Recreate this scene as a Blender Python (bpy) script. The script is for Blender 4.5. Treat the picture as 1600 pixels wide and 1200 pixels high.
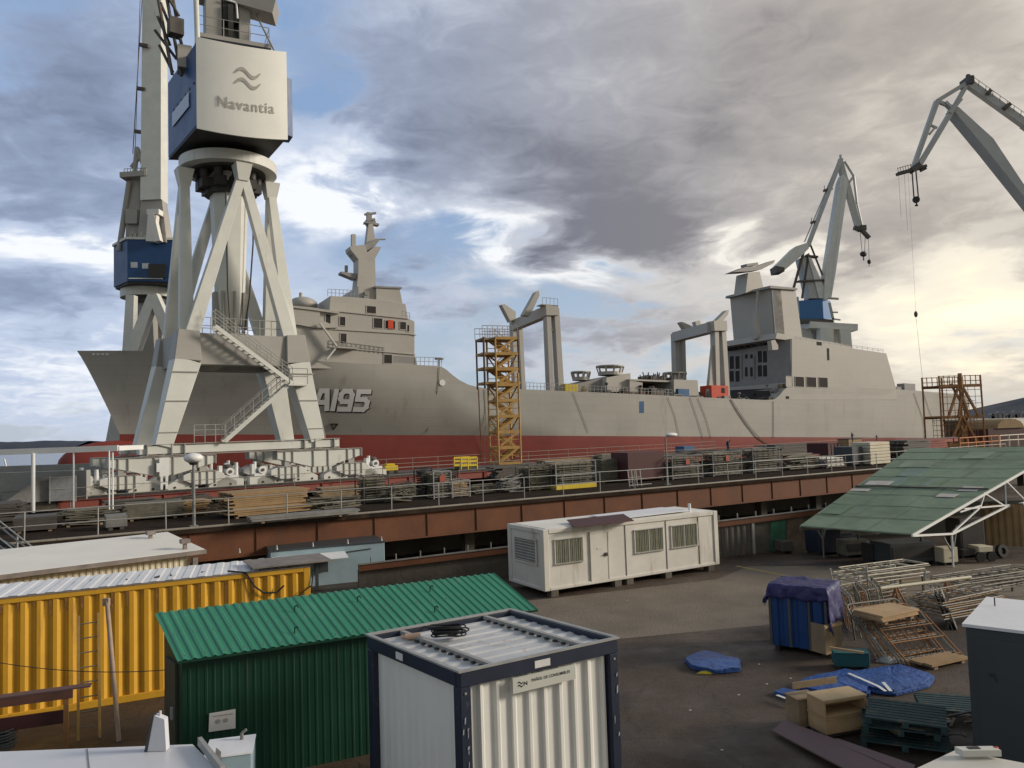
import bpy, bmesh, math, random
from math import sin, cos, pi, radians, atan, atan2, sqrt, tan
from mathutils import Vector, Matrix, Euler, noise
random.seed(7)
scene = bpy.context.scene
for o in list(bpy.data.objects): bpy.data.objects.remove(o)
COL = scene.collection
# ---------------------------------------------------------------- camera
FPX = 1200.0; PITCH = atan(72/1200); ROLL = radians(1.9); CAM = Vector((0, 0, 5.8))
FW = Vector((0, cos(PITCH), sin(PITCH))); U0 = Vector((0, -sin(PITCH), cos(PITCH))); R0 = Vector((1, 0, 0))
RT = R0*cos(ROLL) - U0*sin(ROLL); UP = U0*cos(ROLL) + R0*sin(ROLL)
cd = bpy.data.cameras.new('camera'); cam = bpy.data.objects.new('camera', cd); COL.objects.link(cam)
cd.sensor_width = 36; cd.lens = 36*FPX/1600; cd.clip_end = 6000; cd.clip_start = 0.1
cam.matrix_world = Matrix(((RT.x, UP.x, -FW.x, CAM.x), (RT.y, UP.y, -FW.y, CAM.y), (RT.z, UP.z, -FW.z, CAM.z), (0, 0, 0, 1)))
scene.camera = cam
# ---------------------------------------------------------------- sun and sky
SUN_AZ = radians(88); SUN_EL = radians(19)          # azimuth from +Y towards +X
sd = bpy.data.lights.new('sun', 'SUN'); sd.energy = 3.0; sd.angle = radians(12); sd.color = (1.0, 0.90, 0.77)
so = bpy.data.objects.new('sun', sd); COL.objects.link(so)
sdir = Vector((sin(SUN_AZ)*cos(SUN_EL), cos(SUN_AZ)*cos(SUN_EL), sin(SUN_EL)))
so.rotation_euler = sdir.to_track_quat('Z', 'Y').to_euler(); so.location = (30, -30, 60)
scene.view_settings.view_transform = 'Standard'; scene.view_settings.look = 'None'
scene.view_settings.exposure = 0.08; scene.view_settings.gamma = 1.0
W = bpy.data.worlds.new('World'); scene.world = W; W.use_nodes = True
nt = W.node_tree; nt.nodes.clear()
def N(t, **k):
    n = nt.nodes.new(t)
    for a, b in k.items(): setattr(n, a, b)
    return n
def mth(op, a, b=None, c=None, clamp=False):
    n = N('ShaderNodeMath', operation=op); n.use_clamp = clamp
    for i, v in enumerate((a, b, c)):
        if v is None: continue
        if isinstance(v, (int, float)): n.inputs[i].default_value = v
        else: nt.links.new(v, n.inputs[i])
    return n.outputs[0]
def mixc(f, a, b):
    n = N('ShaderNodeMix', data_type='RGBA')
    if isinstance(f, (int, float)): n.inputs[0].default_value = f
    else: nt.links.new(f, n.inputs[0])
    for i, v in ((6, a), (7, b)):
        if isinstance(v, tuple): n.inputs[i].default_value = (*v, 1)
        else: nt.links.new(v, n.inputs[i])
    return n.outputs[2]
def sstep(x, lo, hi):
    n = N('ShaderNodeMapRange', interpolation_type='SMOOTHSTEP'); nt.links.new(x, n.inputs[0])
    n.inputs[1].default_value = lo; n.inputs[2].default_value = hi; return n.outputs[0]
sky = N('ShaderNodeTexSky', sky_type='NISHITA'); sky.sun_disc = False
sky.sun_elevation = SUN_EL; sky.sun_rotation = SUN_AZ; sky.altitude = 20; sky.dust_density = 1.5
tc = N('ShaderNodeTexCoord'); sep = N('ShaderNodeSeparateXYZ'); nt.links.new(tc.outputs['Generated'], sep.inputs[0])
X, Y, Z = sep.outputs
az = mth('MULTIPLY', mth('ARCTAN2', X, Y), 57.2958); el = mth('MULTIPLY', mth('ARCSINE', Z), 57.2958)
# cloud coordinates: a flat layer seen from below keeps clouds long and thin towards the horizon
def noise3(vec, scale, detail, rough, dist=0.0):
    n = N('ShaderNodeTexNoise'); n.inputs['Scale'].default_value = scale; n.inputs['Detail'].default_value = detail
    n.inputs['Roughness'].default_value = rough; n.inputs['Distortion'].default_value = dist
    nt.links.new(vec, n.inputs['Vector']); return n.outputs['Fac'], n.outputs['Color']
inv = mth('DIVIDE', 1.0, mth('ADD', mth('ABSOLUTE', Z), 0.22))
cv = N('ShaderNodeCombineXYZ'); nt.links.new(mth('MULTIPLY', X, inv), cv.inputs[0]); nt.links.new(mth('MULTIPLY', Y, inv), cv.inputs[1])
nt.links.new(mth('MULTIPLY', Z, 2.2), cv.inputs[2])
n1, c1 = noise3(cv.outputs[0], 1.5, 6, 0.52, 0.5)
n2, c2 = noise3(cv.outputs[0], 4.2, 5, 0.55, 0.6)
n3, c3 = noise3(cv.outputs[0], 0.8, 3, 0.5, 0.2)
# wobble the positions of the large cloud masses with noise
azw = mth('ADD', az, mth('MULTIPLY', mth('SUBTRACT', n2, 0.5), 16)); elw = mth('ADD', el, mth('MULTIPLY', mth('SUBTRACT', n1, 0.5), 14))
def blob(a, e, ra, re, amp, tilt=0.0):
    dx = mth('DIVIDE', mth('SUBTRACT', azw, a), ra)
    dy = mth('DIVIDE', mth('SUBTRACT', mth('SUBTRACT', elw, e), mth('MULTIPLY', mth('SUBTRACT', azw, a), tilt)), re)
    q = mth('ADD', mth('MULTIPLY', dx, dx), mth('MULTIPLY', dy, dy))
    return mth('MULTIPLY', mth('POWER', 2.71828, mth('MULTIPLY', q, -1.0)), amp)
def total(base, blobs):
    s = base
    for b in blobs: s = mth('ADD', s, blob(*b))
    return s
WB = 1.0
blue = mixc(sstep(el, 5, 20), (0.46, 0.56, 0.70), (0.30, 0.44, 0.70))
lit = mixc(sstep(az, -10, 30), (0.90, 0.93, 0.98), (0.88, 0.82, 0.70))
lit = mixc(sstep(el, 24, 50), lit, (0.55, 0.53, 0.52))
dark = mixc(sstep(az, -16, 24), (0.15, 0.185, 0.27), (0.245, 0.23, 0.235))
mid = mixc(sstep(az, -20, 30), (0.28, 0.345, 0.49), (0.45, 0.41, 0.375))
# cover: how much of the blue is closed by cloud ; shade: how thick and dark the cloud is
cover = total(mth('ADD', mth('MULTIPLY', n1, 1.35), mth('MULTIPLY', n2, 0.40)), [
    (-15.5, 24.5, 4.0, 3.0, -0.34), (-5, 14.5, 4, 2.4, -0.26), (-12, 17, 6, 4, .25), (-33, 30, 7, 4, -0.15), (-14, 29, 5, 3, -0.2),
    (8, 20, 20, 8, 0.55), (28, 18, 14, 18, 0.5), (-30, 17, 9, 12, 0.30), (-2, 6, 12, 3, -0.06), (-24, 6, 10, 4, .25)])
shade = total(mth('ADD', mth('MULTIPLY', n1, 0.62), mth('MULTIPLY', n2, 0.30)), [
    (4, 19.0, 13, 4.2, 0.46, -0.30), (8, 13.6, 7, 2.4, 0.50), (-8, 19.5, 4.5, 4, 0.30), (16, 22, 9, 5, 0.32), (4, 28, 18, 4, 0.26), (-9, 12.2, 5, 2.0, 0.2), (-31, 20, 7, 5.0, 0.40), (-33, 9.6, 6, 1.4, 0.34), (25, 13.2, 9, 1.6, 0.20), (30, 24, 10, 9, 0.34), (-30, 27, 8, 6, .22), (-20, 14, 5, 2, .15),
    (-7.5, 12.6, 4, 1.8, 0.30), (1, 8.6, 8, 1.3, 0.24), (11, 7, 7, 1.5, 0.2), (-12.5, 17.0, 4.5, 3.2, -0.5), (-1.5, 14.0, 3.5, 1.9, -0.45), (18, 12.6, 3.2, 1.5, -0.6), (4, 10.6, 4, 1.2, -0.35),
    (-30, 13.2, 6, 1.7, -0.5), (-28, 4.5, 9, 3, -0.12), (31, 7, 6, 3.0, -0.6)])
n4, c4 = noise3(cv.outputs[0], 10.5, 5, 0.6, 0.7)
shade = mth('ADD', shade, mth('MULTIPLY', mth('SUBTRACT', n4, 0.5), 0.34))
pale = mixc(sstep(az, -20, 28), (0.50, 0.585, 0.75), (0.66, 0.61, 0.54))
cloudc = mixc(sstep(shade, 0.24, 0.50), lit, pale)
cloudc = mixc(sstep(shade, 0.48, 0.76), cloudc, mid)
cloudc = mixc(sstep(shade, 0.70, 1.06), cloudc, dark)
skyb = N('ShaderNodeMix', data_type='RGBA'); skyb.blend_type = 'MULTIPLY'; skyb.inputs[0].default_value = 1
nt.links.new(sky.outputs[0], skyb.inputs[6]); skyb.inputs[7].default_value = (0.10, 0.10, 0.10, 1)
base = mixc(0.72, skyb.outputs[2], blue)
cover = mth('ADD', cover, mth('MULTIPLY', mth('SUBTRACT', n4, 0.5), 0.25))
allc = mixc(sstep(cover, 0.72, 1.04), base, cloudc)
glow = blob(32.0, 6.4, 3.0, 1.5, 1.25); glow2 = blob(31, 6.5, 7, 3.2, 0.12)
allc = mixc(mth('MINIMUM', mth('ADD', glow, glow2), 0.9), allc, (1.55, 1.28, 0.82))
hz = mth('SUBTRACT', 1.0, sstep(el, -0.5, 4.5))
allc = mixc(mth('MULTIPLY', hz, 0.35), allc, mixc(sstep(az, -30, 30), (0.62, 0.65, 0.72), (0.56, 0.51, 0.43)))
# unseen sky overhead and behind the camera, dimmed to cut the ambient light
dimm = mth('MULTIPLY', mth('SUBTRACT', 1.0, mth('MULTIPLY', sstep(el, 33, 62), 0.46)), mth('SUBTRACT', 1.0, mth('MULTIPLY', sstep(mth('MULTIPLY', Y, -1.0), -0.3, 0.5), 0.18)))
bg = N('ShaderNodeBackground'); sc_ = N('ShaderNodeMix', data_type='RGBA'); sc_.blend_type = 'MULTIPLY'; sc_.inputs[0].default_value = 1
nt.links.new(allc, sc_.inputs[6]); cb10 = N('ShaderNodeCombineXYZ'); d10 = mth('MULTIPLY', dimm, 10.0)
# warm tint added to that unseen sky so the ambient light is less blue
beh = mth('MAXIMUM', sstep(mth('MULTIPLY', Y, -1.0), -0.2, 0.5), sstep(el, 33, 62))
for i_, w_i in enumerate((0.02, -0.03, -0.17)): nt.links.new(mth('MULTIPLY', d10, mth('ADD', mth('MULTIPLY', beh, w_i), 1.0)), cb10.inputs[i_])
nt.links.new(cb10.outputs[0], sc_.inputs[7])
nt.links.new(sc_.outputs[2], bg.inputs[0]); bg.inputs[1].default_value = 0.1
sc_.clamp_result = False
wo = N('ShaderNodeOutputWorld'); nt.links.new(bg.outputs[0], wo.inputs[0])
# ---------------------------------------------------------------- helpers
def ray(px, py): return FW + RT*((px-800)/FPX) + UP*((600-py)/FPX)
def PZ(px, py, z): v = ray(px, py); return CAM + v*((z-CAM.z)/v.z)
def PY(px, py, y): v = ray(px, py); return CAM + v*(y/v.y)
def V(*a): return Vector(a)
class MB:
    def __init__(s): s.v = []; s.f = []; s.sm = []; s.grp = []
    def add(s, vs, fs, smooth=False):
        b = len(s.v); fb = len(s.f); s.v += [Vector(p) for p in vs]; s.f += [tuple(b+i for i in f) for f in fs]; s.sm += [smooth]*len(fs); s.grp.append((b, len(s.v), fb, len(s.f))); return s
    def obox(s, o, a, b, c):
        o, a, b, c = map(Vector, (o, a, b, c))
        vs = [o, o+a, o+a+b, o+b, o+c, o+a+c, o+a+b+c, o+b+c]
        fs = [(0,3,2,1), (4,5,6,7), (0,1,5,4), (1,2,6,5), (2,3,7,6), (3,0,4,7)]
        if a.cross(b).dot(c) < 0: fs = [f[::-1] for f in fs]
        return s.add(vs, fs)
    def box(s, x0, x1, y0, y1, z0, z1): return s.obox((x0,y0,z0), (x1-x0,0,0), (0,y1-y0,0), (0,0,z1-z0))
    def beam(s, p, q, w, h=None, w2=None, h2=None, up=(0,0,1)):
        p, q = Vector(p), Vector(q); h = h or w; w2 = w2 or w; h2 = h2 or h*(w2/w)
        d = (q-p).normalized(); u = Vector(up)
        if abs(d.dot(u)) > 0.98: u = Vector((0,1,0)) if abs(d.y) < 0.9 else Vector((1,0,0))
        a = d.cross(u).normalized(); b = a.cross(d)
        vs = [p+a*w*i/2+b*h*j/2 for i, j in ((-1,-1),(1,-1),(1,1),(-1,1))] + [q+a*w2*i/2+b*h2*j/2 for i, j in ((-1,-1),(1,-1),(1,1),(-1,1))]
        return s.add(vs, [(0,1,2,3)[::-1], (4,5,6,7), (0,1,5,4), (1,2,6,5), (2,3,7,6), (3,0,4,7)][::1])
    def tube(s, p, q, r, n=8, r2=None, cap=True):
        p, q = Vector(p), Vector(q); r2 = r if r2 is None else r2; d = (q-p).normalized()
        u = Vector((0,0,1)) if abs(d.z) < 0.9 else Vector((1,0,0)); a = d.cross(u).normalized(); b = d.cross(a)
        vs = [p+(a*cos(2*pi*i/n)+b*sin(2*pi*i/n))*r for i in range(n)] + [q+(a*cos(2*pi*i/n)+b*sin(2*pi*i/n))*r2 for i in range(n)]
        s.add(vs, [(i, (i+1)%n, n+(i+1)%n, n+i)[::-1] for i in range(n)], n > 5)
        if cap: s.add(vs, [tuple(range(n)), tuple(range(n, 2*n))[::-1]])
        return s
    def path(s, pts, r, n=6):
        for a, b in zip(pts[:-1], pts[1:]): s.tube(a, b, r, n)
        return s
    def prism(s, poly, vec):
        poly = [Vector(p) for p in poly]; vec = Vector(vec); n = len(poly)
        nrm = Vector((0,0,0))
        for i in range(n): nrm += poly[i].cross(poly[(i+1)%n])
        flip = nrm.dot(vec) < 0
        fs = [tuple(range(n))[::-1], tuple(range(n, 2*n))] + [(i, (i+1)%n, n+(i+1)%n, n+i) for i in range(n)]
        if flip: fs = [f[::-1] for f in fs]
        return s.add(poly + [p+vec for p in poly], fs)
    def ring(s, c, r0, r1, z0, z1, n=32):
        c = Vector(c); vs = []
        for r, z in ((r0,z0),(r1,z0),(r1,z1),(r0,z1)):
            vs += [c+Vector((r*cos(2*pi*i/n), r*sin(2*pi*i/n), z)) for i in range(n)]
        fs = []
        for k in range(4):
            for i in range(n): fs.append((k*n+i, k*n+(i+1)%n, ((k+1)%4)*n+(i+1)%n, ((k+1)%4)*n+i))
        return s.add(vs, fs)
    def ell(s, c, rx, ry, rz, nu=16, nv=10):
        c = Vector(c); vs = []; fs = []
        for j in range(nv+1):
            t = pi*j/nv
            for i in range(nu): vs.append(c+Vector((rx*sin(t)*cos(2*pi*i/nu), ry*sin(t)*sin(2*pi*i/nu), rz*cos(t))))
        for j in range(nv):
            for i in range(nu): fs.append((j*nu+i, (j+1)*nu+i, (j+1)*nu+(i+1)%nu, j*nu+(i+1)%nu))
        return s.add(vs, fs, True)
    def corr(s, o, u, v, per, dep, nrm, duty=(0.28, 0.22, 0.28, 0.22)):
        """corrugated sheet: u = run of the profile, v = direction of the ribs"""
        o, u, v, nrm = map(Vector, (o, u, v, nrm)); L = u.length; ud = u.normalized(); nrm = nrm.normalized()
        pr = []; x = 0.0
        while x < L+1e-6:
            for fr, h in ((0, 0), (duty[0], 0), (duty[0]+duty[1], 1), (duty[0]+duty[1]+duty[2], 1)):
                if x+fr*per <= L+1e-6: pr.append((x+fr*per, h))
            x += per
        if pr[-1][0] < L-1e-3: pr.append((L, 0))
        rr_ = random.Random(len(pr)); pr = [(x+(rr_.uniform(-.006, .006)*per/.2 if 0 < x < L else 0), h*rr_.uniform(.86, 1.08)) for x, h in pr]
        vs = []
        for (x, h) in pr: vs += [o+ud*x+nrm*(dep*h), o+ud*x+nrm*(dep*h)+v]
        fs = [(2*i, 2*i+2, 2*i+3, 2*i+1) for i in range(len(pr)-1)]
        if u.cross(v).dot(nrm) < 0: fs = [f[::-1] for f in fs]
        return s.add(vs, fs)
    def build_each(s, name, mat, parent=None, space='world', **k):
        out = []
        for i, (b, e, fb, fe) in enumerate(s.grp):
            m = MB(); m.v = s.v[b:e]; m.f = [tuple(j-b for j in f) for f in s.f[fb:fe]]; m.sm = s.sm[fb:fe]; out.append(m.build(name, mat, parent, space, **k))
        return out
    def build(s, name, mat, parent=None, space='world', bevel=0, solid=0):
        me = bpy.data.meshes.new(name)
        vs = s.v; loc = Vector((0,0,0))
        if parent is not None and space == 'local' and absroot(parent) in SHEAR:
            k_ = SHEAR[absroot(parent)]; vs = [Vector((p.x+k_*p.y, p.y, p.z)) for p in vs]
        if parent is None:
            xs = [p.x for p in vs]; ys = [p.y for p in vs]; zs = [p.z for p in vs]
            loc = Vector(((min(xs)+max(xs))/2, (min(ys)+max(ys))/2, min(zs))); vs = [p-loc for p in vs]
        elif space == 'world':
            inv = MATS[absroot(parent)].inverted(); vs = [inv @ p for p in vs]
        me.from_pydata([tuple(p) for p in vs], [], s.f)
        me.polygons.foreach_set('use_smooth', s.sm)
        me.materials.append(mat); me.update()
        o = bpy.data.objects.new(name, me); COL.objects.link(o); o.location = loc
        if parent is not None: o.parent = parent
        if bevel:
            b = o.modifiers.new('bevel', 'BEVEL'); b.width = bevel; b.segments = 1; b.limit_method = 'ANGLE'; b.angle_limit = radians(50)
        if solid:
            b = o.modifiers.new('solid', 'SOLIDIFY'); b.thickness = solid
        return o
MATS = {}; SHEAR = {}     # SHEAR: ground plans that are not quite square
def absroot(o):
    while o.parent is not None: o = o.parent
    return o.name
def thing(name, label, cat, loc=(0,0,0), yaw=0.0, group=None, M=None):
    o = bpy.data.objects.new(name, None); COL.objects.link(o); o.empty_display_size = 0.3
    if M is None: M = Matrix.Translation(Vector(loc)) @ Matrix.Rotation(yaw, 4, 'Z')
    o.matrix_world = M; MATS[o.name] = M
    o['label'] = label; o['category'] = cat
    if group: o['group'] = group
    return o
def tag(o, label, cat, group=None, kind=None):
    o['label'] = label; o['category'] = cat
    if group: o['group'] = group
    if kind: o['kind'] = kind
    return o
def setting(o, label, cat):
    o['kind'] = 'structure'; o['label'] = label; o['category'] = cat; return o
def kids(o): return [c for c in COL.objects if c.parent == o]
def dup(src, M, label, name=None):
    r = src.copy(); COL.objects.link(r); r.matrix_world = M; r['label'] = label; MATS[r.name] = M
    for c in kids(src):
        d = c.copy(); COL.objects.link(d); d.parent = r
        for g in kids(c):
            e = g.copy(); COL.objects.link(e); e.parent = d
    return r
# ---------------------------------------------------------------- materials
def mat(name, col, rough=0.6, var=0.18, vs=1.2, col2=None, c2amt=0.0, c2scale=2.0, streak=False, bump=0.0, bscale=20, metal=0.0, spec=0.4, alpha=None, plates=None):
    """procedural paint/steel/wood: base colour with broad mottling, patches of a second colour, optional vertical streaks"""
    m = bpy.data.materials.new(name); m.use_nodes = True; t = m.node_tree; nd = t.nodes; b = nd['Principled BSDF']
    def new(k): return nd.new(k)
    def L(a, c): t.links.new(a, c)
    tcn = new('ShaderNodeTexCoord'); co = tcn.outputs['Object']
    n = new('ShaderNodeTexNoise'); n.inputs['Scale'].default_value = vs; n.inputs['Detail'].default_value = 6; n.inputs['Roughness'].default_value = 0.62
    L(co, n.inputs['Vector'])
    r = new('ShaderNodeMapRange'); L(n.outputs['Fac'], r.inputs[0]); r.inputs[1].default_value = 0.25; r.inputs[2].default_value = 0.75
    r.inputs[3].default_value = 1-var; r.inputs[4].default_value = 1+var
    mx = new('ShaderNodeMix'); mx.data_type = 'RGBA'; mx.blend_type = 'MULTIPLY'; mx.inputs[0].default_value = 1
    mx.inputs[6].default_value = (*col, 1); L(r.outputs[0], mx.inputs[7]); out = mx.outputs[2]
    if c2amt > 0:
        mp = new('ShaderNodeMapping'); L(co, mp.inputs[0])
        mp.inputs['Scale'].default_value = (1, 1, 0.16) if streak else (1, 1, 1)
        n2 = new('ShaderNodeTexNoise'); n2.inputs['Scale'].default_value = c2scale; n2.inputs['Detail'].default_value = 8; n2.inputs['Roughness'].default_value = 0.7
        L(mp.outputs[0], n2.inputs['Vector'])
        r2 = new('ShaderNodeMapRange'); L(n2.outputs['Fac'], r2.inputs[0]); th = 0.74-0.4*c2amt
        r2.inputs[1].default_value = th; r2.inputs[2].default_value = th+0.16; r2.inputs[4].default_value = 0.85
        m2 = new('ShaderNodeMix'); m2.data_type = 'RGBA'; L(r2.outputs[0], m2.inputs[0]); L(out, m2.inputs[6]); m2.inputs[7].default_value = (*(col2 or (0.16, 0.07, 0.03)), 1); out = m2.outputs[2]
    if plates:
        px_, pz_, amt = plates
        sp = new('ShaderNodeSeparateXYZ'); L(co, sp.inputs[0])
        cb = new('ShaderNodeCombineXYZ'); L(sp.outputs[0], cb.inputs[0]); L(sp.outputs[2], cb.inputs[1])
        br = new('ShaderNodeTexBrick'); L(cb.outputs[0], br.inputs['Vector']); br.inputs['Scale'].default_value = 1
        br.inputs['Brick Width'].default_value = px_; br.inputs['Row Height'].default_value = pz_; br.inputs['Mortar Size'].default_value = 0.045; br.inputs['Mortar Smooth'].default_value = 0.6
        br.inputs['Color1'].default_value = (1, 1, 1, 1); br.inputs['Color2'].default_value = (1-amt*0.45,)*3+(1,); br.inputs['Mortar'].default_value = (1-amt,)*3+(1,)
        m3 = new('ShaderNodeMix'); m3.data_type = 'RGBA'; m3.blend_type = 'MULTIPLY'; m3.inputs[0].default_value = 1; L(out, m3.inputs[6]); L(br.outputs['Color'], m3.inputs[7]); out = m3.outputs[2]
    L(out, b.inputs['Base Color'])
    rr = new('ShaderNodeMapRange'); L(n.outputs['Fac'], rr.inputs[0]); rr.inputs[3].default_value = max(0.05, rough-0.12); rr.inputs[4].default_value = min(1, rough+0.12)
    L(rr.outputs[0], b.inputs['Roughness'])
    b.inputs['Metallic'].default_value = metal; b.inputs['Specular IOR Level'].default_value = spec
    if bump:
        nb = new('ShaderNodeTexNoise'); nb.inputs['Scale'].default_value = bscale; nb.inputs['Detail'].default_value = 5; L(co, nb.inputs['Vector'])
        bp = new('ShaderNodeBump'); bp.inputs['Strength'].default_value = bump; bp.inputs['Distance'].default_value = 0.05; L(nb.outputs['Fac'], bp.inputs['Height']); L(bp.outputs[0], b.inputs['Normal'])
    return m
RUST = (0.17, 0.065, 0.028)
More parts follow.
